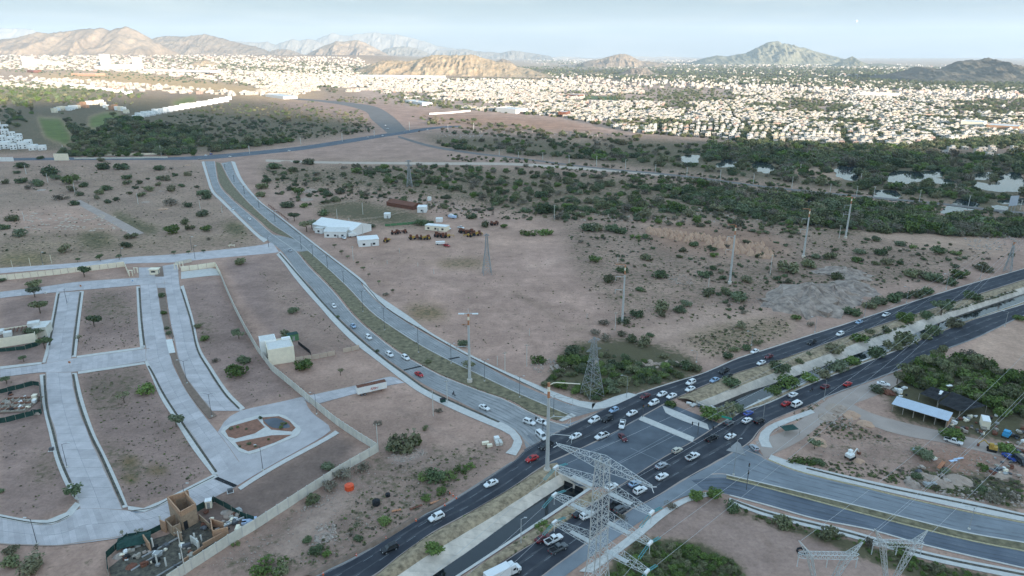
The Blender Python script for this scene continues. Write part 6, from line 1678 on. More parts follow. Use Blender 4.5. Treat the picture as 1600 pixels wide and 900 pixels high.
traffic_light(848, 682, 5.6, 2.4, 'traffic light on the small island at the boulevard mouth', 3)
traffic_light(1141, 700, 5.6, 2.6, 'traffic light on the triangular island facing the avenue')
traffic_light(1166, 765, 5.8, 1.2, 'traffic light by the trees at the lower road mouth', 4)
traffic_light(1004, 652, 4.2, .4, 'short traffic light at the far tip of the long pale island', 2)
traffic_light(1090, 680, 4.2, 2.9, 'short traffic light at the near tip of the long pale island', 2)
# green street-name gantry sign over the avenue
gs = empty('street_sign', G(1112, 668), -.55, 'long green street sign on an arm over the avenue by the canal trees', 'sign')
q = MB(); q.bar((0, 0, 0), (0, 0, 5.4), .1, 0, 7); q.bar((0, 0, 5.3), (7.5, 0, 5.5), .07, 0, 6); q.build('mast', M['lamp'], gs)
q = MB(); q.box((4.6, -.1, 5.2), (3.4, .06, .7)); q.build('sign_board', mat('green_sign_paint', (.03, .30, .22), .5, .05, 2), gs)

# wooden and concrete utility poles
def upole(bpx, bpy_, tpy, label, m='post', arm=True, r=.13, group='pale utility poles'):
 c = G(bpx, bpy_); h = max(2.0, ZAT(tpy, c.y)); k = max(1.0, c.y / 300)
 o = empty('utility_pole', c, random.uniform(-.4, .4), label, 'utility pole', group)
 q = MB(); q.bar((0, 0, -.1), (0, 0, h), r * k, 0, 8, r * k * .75); q.build('pole', M[m], o)
 if arm:
  q = MB(); q.box((0, 0, h - .5), (1.9, .12 * k, .14 * k)); q.build('cross_arm', M['wood'], o)
  for s in (-.8, 0, .8):
   e = MB(); e.bar((s, 0, h - .42), (s, 0, h - .15), .06 * k, 0, 6); e.build('insulator', M['cream'], o)
 return o
for i, (a, b, t) in enumerate(((41,272,258),(75,285,271),(117,300,285),(181,264,255),(216,319,302),(313,327,312),(347,332,321))):
 upole(a, b, t, f'pale pole in the scrubby field line, {ordw(i)} from the left', arm=False, group='pale poles in the scrubby field')
for i, (x, b, t) in enumerate(((20,419,406),(48,416,403),(81,412,398))):
 upole(x, b, t, f'short cream post at the weedy edge of the access road, {ordw(i)} from the left', 'cream', False, .1, 'cream posts by the access road')
for a in ((552,407,385,'thick pale pole in front of the small white shed'),(567,335,317,'pale pole in the middle of the fenced paddock'),(527,343,327,'pale pole behind the white warehouse roof'),(546,352,341,'short pole at the end of the warehouse'),(567,367,352,'pole beside the small white truck at the warehouse'),
  (789,581,550,'tall thin pale pole at the boulevard edge of the bare field'),(777,571,556,'short thin post next to the tall pale pole'),(677,650,610,'wooden pole on the trailer lot beside the sidewalk'),(699,630,594,'white pole by the small dark box on the boulevard sidewalk'),(591,706,662,'white pole at the sharp corner of the boundary wall'),
  (823,572,538,'pale pole beside the rubble at the corner thicket'),(827,524,513,'small white marker post on the bare field'),(961,516,488,'wooden pole leaning beside the pale topped monopole'),(290,897,830,'pale hooked pole rising behind the unfinished house wall'),(1203,430,398,'thin white post right of the orange-topped monopoles'),
  (38,345,330,'lone pole left of the tilled mounds'),(965,409,399,'thin pole left of the pale topped monopole'),(1107,448,434,'thin wooden pole at the foot of the middle monopole'),(1311,372,352,'wooden post beside the farthest monopole'),(866,344,320,'thin white pole at the edge of the bare field under the thicket'),
  (917,497,490,'tiny white marker on the bare field near the monopole'),(624,395,388,'tiny white post on the yard dirt'),(678,428,420,'tiny white post on the bare field by the weedy oval'),(605,412,407,'tiny white post by the weed line'),(653,416,410,'tiny white post right of the weed line')):
 upole(*a, arm=False if a[2] and (a[1] - a[2] < 20) else True)
CR = [(848,249,238),(889,256,243),(932,260,244),(977,264,249),(1024,269,257),(1073,276,261),(1125,282,265),(1177,287,271),(1237,295,276),(1297,300,287),(1338,306,291),(1365,308,291),(1436,315,297),(1513,322,305),(1594,328,312),(1250,270,256),(1345,281,271),(810,247,237),(780,243,233),(1226,271,263)]
for i, (x, b, t) in enumerate(sorted(CR)):
 upole(x, b, t, f'utility pole along the narrow dark riverside road, {ordw(i)} from the left', arm=True, group='utility poles along the riverside road')
for i, (x, b, t) in enumerate(((99,237,226),(252,243,227),(470,226,214),(585,213,203),(740,205,192),(700,206,195),(640,204,190),(535,221,208),(390,240,228))):
 upole(x, b, t, f'thin pole on the far crossing road, {ordw(i)} along it', arm=False, group='poles along the far crossing road')
# big sign boards at the crossing road
def board(bpx, bpy_, w, z0, z1, rz, label, m='cream', n=5):
 o = empty('billboard', G(bpx, bpy_), rz, label, 'billboard')
 for k in range(n):
  q = MB(); q.box((-w / 2 + w * (k + .5) / n, 0, (z0 + z1) / 2), (w / n - .06, .18, z1 - z0)); q.build('panel', M[m], o)
 for s in (-1, 0, 1):
  q = MB(); q.box((s * w * .4, .35, z1 / 2), (.25, .25, z1)); q.build('post', M['steel_dk'], o)
 return o
board(97, 252, 17, 1.0, 9.0, .05, 'big plain cream billboard beside the crossing road', 'cream', 6)
board(1580, 331, 9, 5, 13, .3, 'tilted pale blue billboard on the riverside road', 'roof_blue', 3)
# ------------------------------------------------------------------ vehicles
PAINT = {}
def paintm(n, c, met=.25, ro=.32):
 PAINT[n] = mat(n + '_car_paint', c, ro, .02, 3, metal=met, spec=.5)
paintm('white', (.70, .70, .69), 0); paintm('silver', (.36, .37, .39), .5); paintm('black', (.012, .013, .015)); paintm('grey', (.10, .105, .11)); paintm('red', (.38, .015, .015)); paintm('darkred', (.11, .012, .018)); paintm('blue', (.03, .07, .30)); paintm('lightblue', (.28, .38, .50), .3); paintm('beige', (.50, .46, .38), .1)

def loft(mb, secs, mi=0):
 n = len(secs[0]); b = len(mb.v)
 for s in secs: mb.v += [tuple(p) for p in s]
 f = []
 for i in range(len(secs) - 1):
  for k in range(n): f.append((b + i * n + k, b + i * n + (k + 1) % n, b + (i + 1) * n + (k + 1) % n, b + (i + 1) * n + k))
 f.append(tuple(b + k for k in range(n - 1, -1, -1))); f.append(tuple(b + (len(secs) - 1) * n + k for k in range(n)))
 mb.f += f; mb.m += [mi] * len(f)

def body_sec(x, w, zb, zt):
 return [(x, -w * .9, zb), (x, w * .9, zb), (x, w, zb + .16), (x, w, zt - .16), (x, w * .84, zt), (x, -w * .84, zt), (x, -w, zt - .16), (x, -w, zb + .16)]

CARS = {   # stations of the lower body, cabin (base x0 x1, roof x0 x1, base z, roof z, base half width, roof half width), wheel x
 'sedan': dict(b=[(-2.28,.66,.45,.92),(-2.15,.83,.30,.99),(-1.3,.90,.24,1.00),(0,.90,.22,.96),(1.0,.90,.22,.94),(1.85,.86,.26,.84),(2.25,.70,.38,.70)], c=(-1.80,1.05,-1.05,.20,.95,1.46,.80,.60), w=(-1.38,1.38), r=.33),
 'hatchback': dict(b=[(-1.95,.74,.40,.98),(-1.85,.83,.28,1.02),(-1.0,.88,.22,1.00),(.2,.88,.22,.96),(1.0,.88,.22,.94),(1.65,.84,.26,.82),(1.95,.68,.38,.70)], c=(-1.88,.95,-1.50,.15,.96,1.50,.80,.62), w=(-1.20,1.22), r=.32),
 'suv': dict(b=[(-2.25,.78,.48,1.10),(-2.12,.90,.34,1.14),(-1.2,.94,.28,1.12),(0,.94,.28,1.10),(1.0,.94,.28,1.08),(1.9,.90,.32,1.00),(2.25,.76,.44,.84)], c=(-2.18,1.10,-1.85,.35,1.10,1.74,.86,.68), w=(-1.36,1.38), r=.38),
 'pickup': dict(b=[(-2.7,.86,.52,.86),(-2.6,.93,.46,.90),(-.7,.94,.40,.90),(-.6,.94,.36,1.10),(.4,.94,.36,1.10),(1.4,.94,.36,1.08),(2.3,.90,.40,1.02),(2.65,.78,.50,.88)], c=(-.75,1.35,-.55,.60,1.09,1.80,.86,.68), w=(-1.65,1.70), r=.40),
 'van': dict(b=[(-2.6,.86,.45,1.15),(-2.5,.95,.34,1.18),(-1.2,.97,.30,1.16),(.3,.97,.30,1.14),(1.4,.97,.30,1.10),(2.2,.92,.34,1.00),(2.5,.80,.45,.86)], c=(-2.55,1.75,-2.40,.95,1.14,2.05,.90,.78), w=(-1.6,1.55), r=.37),
}
def qmix(a, b, c, d, u, v):
 return (Vector(a) * (1 - u) + Vector(b) * u) * (1 - v) + (Vector(d) * (1 - u) + Vector(c) * u) * v
def pane(mb, a, b, c, d, u0, u1, v0, v1, off_=.012):
 q = [qmix(a, b, c, d, u, v) for u, v in ((u0, v0), (u1, v0), (u1, v1), (u0, v1))]
 n = (q[1] - q[0]).cross(q[3] - q[0]).normalized() * off_
 mb.add([p + n for p in q] + [p - n for p in q], [(0, 1, 2, 3), (7, 6, 5, 4), (0, 4, 5, 1), (1, 5, 6, 2), (2, 6, 7, 3), (3, 7, 4, 0)])

def make_car(kind):
 s = CARS[kind]; name = {'sedan': 'sedan_car', 'hatchback': 'hatchback_car', 'suv': 'suv_car', 'pickup': 'pickup_truck', 'van': 'passenger_van'}[kind]
 o = empty(name)
 mb = MB(); loft(mb, [body_sec(*q) for q in s['b']])
 if kind == 'pickup':
  x0, x1, z0, z1, w = -2.68, -.78, .88, 1.16, .93
  for sy in (-1, 1): mb.box(((x0 + x1) / 2, sy * (w - .05), (z0 + z1) / 2), (x1 - x0, .1, z1 - z0))
  mb.box((x0 + .05, 0, (z0 + z1) / 2), (.1, 2 * w - .2, z1 - z0))
 mb.build('body', PAINT['white'], o)
 x0, x1, r0, r1, zb, zt, wb, wt = s['c']
 cb = MB(); zm = zb + (zt - zb) * .85
 B = [(x0, -wb, zb), (x1, -wb, zb), (x1, wb, zb), (x0, wb, zb)]; T = [(r0, -wt, zt), (r1, -wt, zt), (r1, wt, zt), (r0, wt, zt)]
 Rf = [(r0 + .18, -wt * .82, zt + .06), (r1 - .18, -wt * .82, zt + .06), (r1 - .18, wt * .82, zt + .06), (r0 + .18, wt * .82, zt + .06)]
 cb.v = B + T + Rf
 for lv in (0, 4):
  for k in range(4): cb.f.append((lv + k, lv + (k + 1) % 4, lv + 4 + (k + 1) % 4, lv + 4 + k))
 cb.f.append((8, 9, 10, 11)); cb.m = [0] * len(cb.f)
 cab = cb.build('cabin', PAINT['white'], o)
 def win(nm, a, b, c, d, *uv):
  q = MB(); pane(q, a, b, c, d, *uv); q.build(nm, M['glass'], o)
 win('windscreen', B[1], B[2], T[2], T[1], .06, .94, .12, .94)
 win('rear_window', B[3], B[0], T[0], T[3], .08, .92, .18, .92)
 for (a, b, c, d) in ((B[0], B[1], T[1], T[0]), (B[2], B[3], T[3], T[2])):
  if a[1] > 0: spans = ((.24, .50), (.53, .88)) if kind != 'pickup' else ((.15, .52), (.55, .90))
  else: spans = ((.12, .47), (.50, .76)) if kind != 'pickup' else ((.10, .45), (.48, .85))
  for u in spans: win('side_window', a, b, c, d, u[0], u[1], .14, .90)
 for x in s['w']:
  for sy in (-1, 1):
   w = s['b'][3][1] - .08
   q = MB(); q.bar((0, -.11, 0), (0, .11, 0), s['r'], 0, 14); t = q.build('wheel', M['tyre'], o, loc=(x, sy * w, s['r']))
   q = MB(); q.bar((0, sy * .10, 0), (0, sy * .125, 0), s['r'] * .62, 0, 10); q.build('rim', M['rim'], t)
 fx, fw, fb, ft = s['b'][-1]; rx_, rw, rb, rt_ = s['b'][0]
 for sy in (-1, 1):
  q = MB(); q.box((fx - .06, sy * fw * .72, ft - .10), (.18, .34, .16)); q.build('headlight', M['head_l'], o)
  q = MB(); q.box((rx_ + .03, sy * rw * .78, rt_ - .14), (.14, .30, .20)); q.build('tail_light', M['red_l'], o)
  q = MB(); q.box((x1 - .25, sy * (wb + .14), zb + .06), (.16, .22, .14)); q.build('mirror', PAINT['white'], o)
 if kind == 'pickup':
  q = MB(); q.box((-1.72, 0, .915), (1.84, 1.68, .03)); q.build('cargo_bed', M['black'], o)
 if kind in ('suv',):
  for sy in (-1, 1):
   q = MB(); q.bar((r0 + .2, sy * wt * .92, zt + .09), (r1 - .2, sy * wt * .92, zt + .09), .025); q.build('roof_rail', M['lamp'], o)
 for ch in o.children:
  if ch.name.split('.')[0] in ('body', 'cabin', 'mirror'): ch.material_slots[0].link = 'OBJECT'
 return o
bpy.context.view_layer.update()
PROTO = {}
used = set()
def car(kind, colour, px, py, tox, toy, label, group='cars in traffic', z=.02):
 """a vehicle standing at pixel (px, py), nose towards pixel (px+tox, py+toy)"""
 if kind not in PROTO: PROTO[kind] = make_car(kind)
 o = PROTO[kind] if kind not in used else copy_tree(PROTO[kind])
 used.add(kind)
 c = G(px, py + 2.0); t = G(px + tox * .1, py + 2.0 + toy * .1)
 o.location = (c.x, c.y, z); o.rotation_euler = (0, 0, math.atan2(t.y - c.y, t.x - c.x))
 for ch in o.children:
  if ch.name.split('.')[0] in ('body', 'cabin', 'mirror'): ch.material_slots[0].material = PAINT[colour]
 tag(o, label, {'sedan': 'car', 'hatchback': 'car', 'suv': 'car', 'pickup': 'pickup', 'van': 'van'}[kind], group)
 return o
g1 = 'cars on the boulevard'
for a in (
 ('sedan','white',364,326,14,18,'white car highest up the boulevard, still far from the access road'), ('sedan','white',390,341,14,14,'white sedan second down the far stretch of the boulevard'), ('hatchback','silver',453,391,12,14,'silver hatchback passing the median crossover of the boulevard'),
 ('hatchback','white',522,478,12,15,'white hatchback beside the cream block, coming down the boulevard'), ('sedan','lightblue',552,509,14,13,'bluish silver sedan on the boulevard above the stub street'), ('suv','white',576,527,14,11,'white car following right behind the bluish silver sedan'), ('suv','white',609,554,14,10,'white car in the kerb lane just uphill of the drain grating'), ('suv','white',634,559,14,9,'white car in the median lane just uphill of the drain grating'),
 ('sedan','red',655,585,14,8,'bright red car just past the black drain grating'), ('sedan','white',757,637,16,7,'white sedan alone on the boulevard below the motorcycle'), ('suv','white',827,660,16,6,'white car first in the queue at the boulevard mouth'), ('sedan','white',847,660,16,6,'white sedan beside the thick monopole at the boulevard mouth'), ('van','white',846,682,10,9,'white van on the boulevard slip lane at the small island')):
 car(*a, g1)
g2 = 'cars on the far avenue carriageway'
W_ = (-18, 8)
for a in (
 ('hatchback','lightblue',959,641,*W_,'pale blue hatchback at the corner sidewalk'), ('suv','white',928,657,*W_,'white car ahead of the black one, entering the junction'), ('suv','black',949,655,*W_,'black car between two white cars at the junction'), ('sedan','white',987,646,*W_,'white sedan just before the tip of the long pale island'),
 ('sedan','darkred',1008,619,*W_,'dark red car at the kerb by the corner sidewalk'), ('sedan','white',1034,616,*W_,'white car right behind the dark red one at the kerb'), ('sedan','white',1049,619,*W_,'white sedan next to the little round bush'), ('suv','white',1021,630,*W_,'white car waiting in the inner lane above the round bush'),
 ('sedan','white',1078,608,*W_,'white sedan in the inner lane beside the canal bank'), ('suv','white',1079,598,*W_,'white car in the middle lane, directly beyond the canal bank sedan'), ('sedan','lightblue',1116,594,*W_,'pale sedan just behind the pair by the canal bank'), ('pickup','black',1131,580,*W_,'black loaded pickup near the open-field kerb'), ('sedan','black',1137,587,*W_,'black sedan beside the loaded pickup'),
 ('sedan','white',1189,567,*W_,'white sedan abreast of the first canal shrubs'), ('sedan','white',1179,549,*W_,'white car pulled onto the verge of the open field'), ('sedan','darkred',1201,557,*W_,'dark red car behind the verge on the far carriageway'), ('pickup','black',1268,535,*W_,'dark pickup alone on the far carriageway'), ('suv','white',1312,522,*W_,'white car in the outer lane by the dirt mound'), ('sedan','lightblue',1342,503,*W_,'pale car near the kerb lamp beyond the dirt mound'), ('pickup','white',1384,492,*W_,'white pickup farthest away on the far carriageway'),
 ('sedan','red',831,717,*W_,'red car turning by the foot of the thick monopole'), ('pickup','black',853,697,-14,7,'black pickup half hidden behind the thick monopole'), ('sedan','white',767,756,*W_,'white sedan on the avenue beside the dug trench'), ('suv','white',682,809,*W_,'white car with dark roof glass nearest the trench shrubs'), ('suv','black',609,858,*W_,'black car lowest down the far avenue carriageway')):
 car(*a, g2)
g3 = 'cars on the near avenue carriageway'
E_ = (18, -9)
for a in (
 ('van','white',1245,632,*E_,'large white van beside the red car under the canal shrubs'), ('sedan','red',1228,631,*E_,'red car just behind the large white van'), ('sedan','white',1239,617,*E_,'white car in the canal lane ahead of the large white van'), ('sedan','darkred',1289,604,*E_,'dark red car at the wooden-looking lamp post'), ('sedan','red',1324,600,*E_,'red car nearest the dirt lay-by'),
 ('sedan','blue',1169,646,*E_,'deep blue car in the canal lane'), ('sedan','white',1167,657,*E_,'white sedan next to the deep blue car'), ('suv','black',1186,658,*E_,'black car ahead of the white sedan at the near kerb'), ('hatchback','grey',1139,661,*E_,'dark grey hatchback under the canal trees'), ('pickup','black',1112,685,*E_,'black pickup leaving the junction'), ('sedan','white',1141,682,*E_,'white sedan at the triangular island'),
 ('hatchback','beige',1058,704,*E_,'cream car with markings on its roof in the middle of the junction'), ('pickup','white',1082,714,*E_,'white pickup crossing the junction beside the apron'), ('sedan','silver',1033,728,*E_,'silver sedan on the near carriageway inside the junction'), ('sedan','white',1034,745,*E_,'white sedan on the near carriageway below the silver one'), ('sedan','lightblue',992,756,*E_,'pale blue sedan right of the tall pylon top arm'), ('suv','white',1000,767,*E_,'white car below the pale blue sedan'),
 ('sedan','white',955,761,*E_,'white sedan seen through the bracing of the tall pylon'), ('suv','white',917,806,*E_,'white car under the middle arm of the tall pylon'), ('sedan','black',906,803,*E_,'black sedan beside the white car under the middle arm'), ('pickup','black',962,790,*E_,'black pickup seen behind the body of the tall pylon'), ('suv','grey',970,797,*E_,'dark grey car beside the black pickup at the pylon'), ('pickup','white',865,844,*E_,'white pickup with a black bed under the lowest arm'), ('sedan','darkred',848,842,*E_,'dark red car behind the white pickup with black bed'), ('pickup','grey',872,858,*E_,'grey pickup at the shoulder under the lowest arm')):
 car(*a, g3)
g4 = 'vehicles turning in the junction'
for a in (('pickup','white',972,664,-4,14,'white pickup turning across the junction past the black car'), ('sedan','darkred',973,684,8,10,'dark red car crossing the middle of the junction'), ('pickup','white',940,682,-15,6,'white pickup with open bed in the junction'), ('sedan','white',899,682,-16,7,'white sedan leaving the junction past the thick monopole'), ('hatchback','silver',1178,700,-10,-10,'silver car waiting on the dusty apron by the sidewalk')):
 car(*a, g4)
g5 = 'parked vehicles'
for a in (('sedan','white',1380,600,14,2,'white car parked in front of the tree plot'), ('pickup','white',1489,690,16,5,'white pickup parked under the scrap yard tree'), ('pickup','white',720,355,14,2,'white pickup parked on the dirt beyond the machinery row'), ('sedan','white',701,356,12,4,'white car parked beside the long cream cabin'), ('pickup','white',537,371,10,6,'white truck parked at the end of the warehouse'), ('pickup','red',698,383,14,3,'red and white wrecked pickup in the machinery yard'), ('sedan','blue',1577,715,14,8,'blue wreck among the scrap beside the round bush'), ('sedan','grey',1560,735,10,-4,'grey wreck lying in the scrap heap'), ('van','black',1594,722,10,8,'dark wrecked van at the scrap yard edge')):
 car(*a, g5)
g6 = 'tiny cars on the far crossing road'
for x, y, c in ((598,212,'white'),(632,207,'silver'),(575,214.5,'white'),(452,236,'white'),(322,243,'white'),(330,241,'blue'),(360,245,'white'),(312,249,'silver'),(606,201,'white'),(602,196,'white'),(655,205,'black'),(668,203,'white')):
 car('hatchback', c, x, y - 1.5, 18, -2, {(598,212): 'tiny white car right at the far crossroads', (632,207): 'tiny silver car just past the far crossroads', (575,214.5): 'tiny white car approaching the far crossroads', (452,236): 'tiny white car on the climb of the crossing road', (322,243): 'tiny white car at the head of the near boulevard carriageway', (330,241): 'tiny blue car at the head of the boulevard', (360,245): 'tiny white car at the head of the far carriageway', (312,249): 'tiny silver car parked at the dirt field corner', (606,201): 'tiny white car coming down the broad far road', (602,196): 'tiny white car higher up the broad far road', (655,205): 'tiny black car beyond the far crossroads', (668,203): 'tiny white car farthest right on the crossing road'}[(x, y)], g6)

def person_on_motorcycle(px, py, rz, label):
 o = empty('motorcycle', G(px, py), rz, label, 'motorcycle', 'motorcycles')
 for x in (-.68, .68):
  q = MB(); q.bar((0, -.07, 0), (0, .07, 0), .31, 0, 14); w = q.build('wheel', M['tyre'], o, loc=(x, 0, .31))
  q = MB(); q.bar((0, -.08, 0), (0, .08, 0), .18, 0, 8); q.build('rim', M['rim'], w)
 q = MB(); q.bar((-.6, 0, .5), (.35, 0, .72), .13, 0, 6); q.bar((.35, 0, .8), (.68, 0, .31), .05); q.bar((-.2, 0, .5), (-.68, 0, .31), .06); q.build('frame', M['lamp'], o)
 q = MB(); q.bar((-.62, 0, .82), (.0, 0, .78), .14, 0, 8); q.build('seat', M['black'], o)
 q = MB(); q.bar((.0, 0, .84), (.40, 0, .86), .17, 0, 8, .11); q.build('tank', PAINT['darkred'], o)
 q = MB(); q.bar((.42, -.36, 1.05), (.42, .36, 1.05), .03, 0, 6); q.build('handlebar', M['steel_dk'], o)
 # the rider: one skinned surface
 J = [(-.25,0,.92),(-.22,0,1.15),(-.12,0,1.40),(-.07,0,1.50),(-.02,0,1.68), (-.13,.19,1.41),(.05,.34,1.22),(.38,.33,1.10), (-.13,-.19,1.41),(.05,-.34,1.22),(.38,-.33,1.10), (-.20,.14,.90),(.18,.23,.82),(.02,.20,.42), (.14,.20,.38), (-.20,-.14,.90),(.18,-.23,.82),(.02,-.20,.42),(.14,-.20,.38)]
 E = [(0,1),(1,2),(2,3),(3,4),(2,5),(5,6),(6,7),(2,8),(8,9),(9,10),(0,11),(11,12),(12,13),(13,14),(0,15),(15,16),(16,17),(17,18)]
 RAD = [.16,.15,.17,.07,.13,.075,.055,.045,.075,.055,.045,.10,.085,.06,.05,.10,.085,.06,.05]
 me = bpy.data.meshes.new('person'); me.from_pydata(J, E, []); me.materials.append(mat('rider_clothes', (.03, .035, .05), .9, .2, 4))
 p = bpy.data.objects.new('person', me); COL.objects.link(p)
 p.location = o.location; p.rotation_euler = (0, 0, rz)
 sk = p.modifiers.new('skin', 'SKIN')
 for i, r in enumerate(RAD): me.skin_vertices[0].data[i].radius = (r, r)
 me.skin_vertices[0].data[0].use_root = True
 ss = p.modifiers.new('sub', 'SUBSURF'); ss.levels = 1; ss.render_levels = 1
 q = MB(); q.bar((-.03, 0, 1.60), (.0, 0, 1.84), .125, 0, 10, .09); q.build('helmet', M['black'], p)
 tag(p, 'person in dark clothes and helmet riding ' + label.split(' motorcycle')[0].replace('dark', 'the') + ' motorcycle ' + label.split('motorcycle ')[1], 'person', 'motorcycle riders')
def ang(px, py, dx, dy):
 a, b = G(px, py), G(px + dx * .1, py + dy * .1); return math.atan2(b.y - a.y, b.x - a.x)
person_on_motorcycle(709, 618, ang(709, 618, 14, 8), 'dark motorcycle coming down the boulevard')
person_on_motorcycle(1268, 611, ang(1268, 611, 18, -9), 'dark motorcycle near the canal bushes')

# the box truck at the lower edge and the old trailer
def wheelset(o, xs, w, r=.5):
 for x in xs:
  for sy in (-1, 1):
   q = MB(); q.bar((0, -.16, 0), (0, .16, 0), r, 0, 14); t = q.build('wheel', M['tyre'], o, loc=(x, sy * w, r))
   q = MB(); q.bar((0, sy * .15, 0), (0, sy * .18, 0), r * .6, 0, 10); q.build('rim', M['rim'], t)
c = G(786, 903); rzt = ang(786, 903, *E_)
t = empty('box_truck', (c.x, c.y, 0), rzt, 'white box truck entering at the lower edge of the near carriageway', 'truck')
q = MB(); q.box((-1.6, 0, 2.1), (6.6, 2.4, 2.5)); q.build('cargo_box', PAINT['white'], t)
q = MB(); q.box((-.2, 0, .72), (9.6, 1.0, .26)); q.build('chassis', M['lamp'], t)
q = MB(); loft(q, [[(2.0,-1.1,.7),(2.0,1.1,.7),(2.0,1.1,2.6),(2.0,-1.1,2.6)], [(3.1,-1.12,.7),(3.1,1.12,.7),(3.1,1.1,2.6),(3.1,-1.1,2.6)], [(3.7,-1.12,.7),(3.7,1.12,.7),(3.7,1.05,1.75),(3.7,-1.05,1.75)], [(4.8,-1.0,.7),(4.8,1.0,.7),(4.8,.95,1.55),(4.8,-.95,1.55)]]); q.build('cab', PAINT['white'], t)
q = MB(); pane(q, (3.1,-1.1,2.6),(3.7,-1.05,1.75),(3.7,1.05,1.75),(3.1,1.1,2.6), .1,.9,.06,.94, .02); q.build('windscreen', M['glass'], t)
for sy in (-1, 1):
 q = MB(); q.box((2.7, sy * 1.11, 2.05), (.8, .04, .6)); q.build('side_window', M['glass'], t)
 q = MB(); q.box((3.3, sy * 1.35, 1.9), (.15, .3, .5)); q.build('mirror', M['black'], t)
 q = MB(); q.box((4.78, sy * .75, 1.05), (.1, .3, .25)); q.build('headlight', M['head_l'], t)
q = MB(); q.box((2.55, 0, 2.85), (1.2, 1.9, .5)); q.build('roof_fairing', PAINT['white'], t)
wheelset(t, (-3.2, -2.1, 4.0), 1.0)

A, B = G(559.5, 620.5), G(605, 610); d = (B - A); L = d.length; rzt = math.atan2(d.y, d.x)
c = (A + B) / 2 + Vector((-d.y, d.x, 0)).normalized() * 1.2
t = empty('semi_trailer', (c.x, c.y, 0), rzt, 'old white semi trailer with rusty roof and red scribbles on its side', 'trailer')
q = MB(); q.box((0, 0, 2.35), (L, 2.45, 2.6)); q.build('box', M['white'], t)
q = MB(); q.box((0, 0, 3.68), (L - .1, 2.35, .06))
for k in range(12): q.box((-L / 2 + L * (k + .5) / 12, 0, 3.73), (.12, 2.35, .05))
q.build('roof', M['rust'], t)
for k in range(9):
 q = MB(); q.box((-L / 2 + L * (k + .5) / 9, -1.245, 2.35), (.05, .04, 2.5)); q.build('side_rib', M['cream'], t)
q = MB()     # red scribbled spray-paint strokes
pts = [(-.6,1.7),(-.5,2.5),(-.1,2.6),(-.35,2.1),(.1,1.6),(.3,2.5),(.8,2.55),(.45,2.1),(.8,1.7),(1.1,2.6),(1.2,1.7),(1.6,2.4),(1.9,1.8),(2.2,2.5)]
q.tube([(x * 1.0, -1.268, z) for x, z in pts], .07, 4); q.build('red_scribble', mat('red_spray_paint', (.45, .05, .05), .7, .2, 3), t)
q = MB(); q.box((0, 0, .95), (L * .96, .9, .2)); q.build('chassis', M['rust'], t)
wheelset(t, (-L / 2 + 1.5, -L / 2 + 2.7), 1.0)
for sy in (-.8, .8):
 q = MB(); q.box((L / 2 - 2.2, sy, .5), (.18, .18, 1.0)); q.build('landing_leg', M['rust'], t)
# ------------------------------------------------------------------ walls, buildings, yards
def panel_wall(pts_px, label, h=2.9, step=2.5, m='cream_wall', name='boundary_wall', posts=True, top='conc_walk', th=.14):
 W_ = [G(a, b) for a, b in pts_px]
 o = empty(name, W_[0], 0, label, 'wall')
 base = W_[0]
 pm = {}
 for A, B in zip(W_[:-1], W_[1:]):
  d = B - A; L = d.length; n_ = max(1, round(L / step)); w = L / n_; rz = math.atan2(d.y, d.x)
  key = round(w, 2)
  if key not in pm:
   q = MB(); q.box((0, 0, h / 2 - .1), (w - .24, th, h + .2))
   me = bpy.data.meshes.new('panel'); me.from_pydata(q.v, [], q.f); me.materials.append(M[m]); pm[key] = me
  if 'post' not in pm:
   q = MB(); q.box((0, 0, h / 2), (.26, .26, h + .35)); me = bpy.data.meshes.new('post'); me.from_pydata(q.v, [], q.f); me.materials.append(M[top]); pm['post'] = me
  for k in range(n_):
   p = A + d * ((k + .5) / n_) - base
   e = bpy.data.objects.new('panel', pm[key]); COL.objects.link(e); e.parent = o; e.location = p; e.rotation_euler = (0, 0, rz)
   if posts:
    p = A + d * (k / n_) - base
    e = bpy.data.objects.new('post', pm['post']); COL.objects.link(e); e.parent = o; e.location = p; e.rotation_euler = (0, 0, rz)
 return o
panel_wall([(345,432),(352,450),(367,484),(384,517),(402,548),(425,579),(448,598),(472,618),(497,640),(524,662),(558,685),(590,705)], 'long pale precast panel wall running down past the cream block to the sharp corner', 2.8)
panel_wall([(591,706),(563,722),(532,740),(467,782),(400,826),(358,851),(300,889),(262,915)], 'pale panel wall running from the sharp corner down past the unfinished house', 3.0, 3.3)
panel_wall([(-60,446),(0,438),(60,432),(130,424),(195,416)], 'long cream entrance wall on the left of the subdivision gate', 3.0, 4.0, 'cream', 'cream_wall', False)
panel_wall([(195,416),(199,425),(203,433)], 'short cream return wall at the left of the gate', 2.6, 4.0, 'cream', 'cream_wall', False)
panel_wall([(283,424),(310,421),(337,417)], 'cream entrance wall on the right of the subdivision gate', 3.0, 4.0, 'cream', 'cream_wall', False)
panel_wall([(337,417),(345,432)], 'cream return wall turning down to the panel wall', 3.0, 4.0, 'cream', 'cream_wall', False)
panel_wall([(462,565),(500,559),(524,554)], 'low tan wall reaching from the cream block toward the boulevard', 1.9, 3.5, 'pale_dirt', 'tan_wall', False)
panel_wall([(536,551),(562,545)], 'short tan wall end beside the boulevard sidewalk', 1.9, 3.5, 'pale_dirt', 'tan_wall', False)
panel_wall([(116,248.5),(160,248.2),(205,247.6),(262,246.8)], 'low pale wall along the far crossing road', 1.8, 9, 'cream_wall', 'roadside_wall', False)
panel_wall([(150,243),(200,242.5),(262,241)], 'upper cream wall under the golf course trees', 2.2, 10, 'cream', 'roadside_wall', False)
panel_wall([(-40,252.5),(22,252)], 'long white wall at the left end of the crossing road', 5, 10, 'white', 'roadside_wall', False)
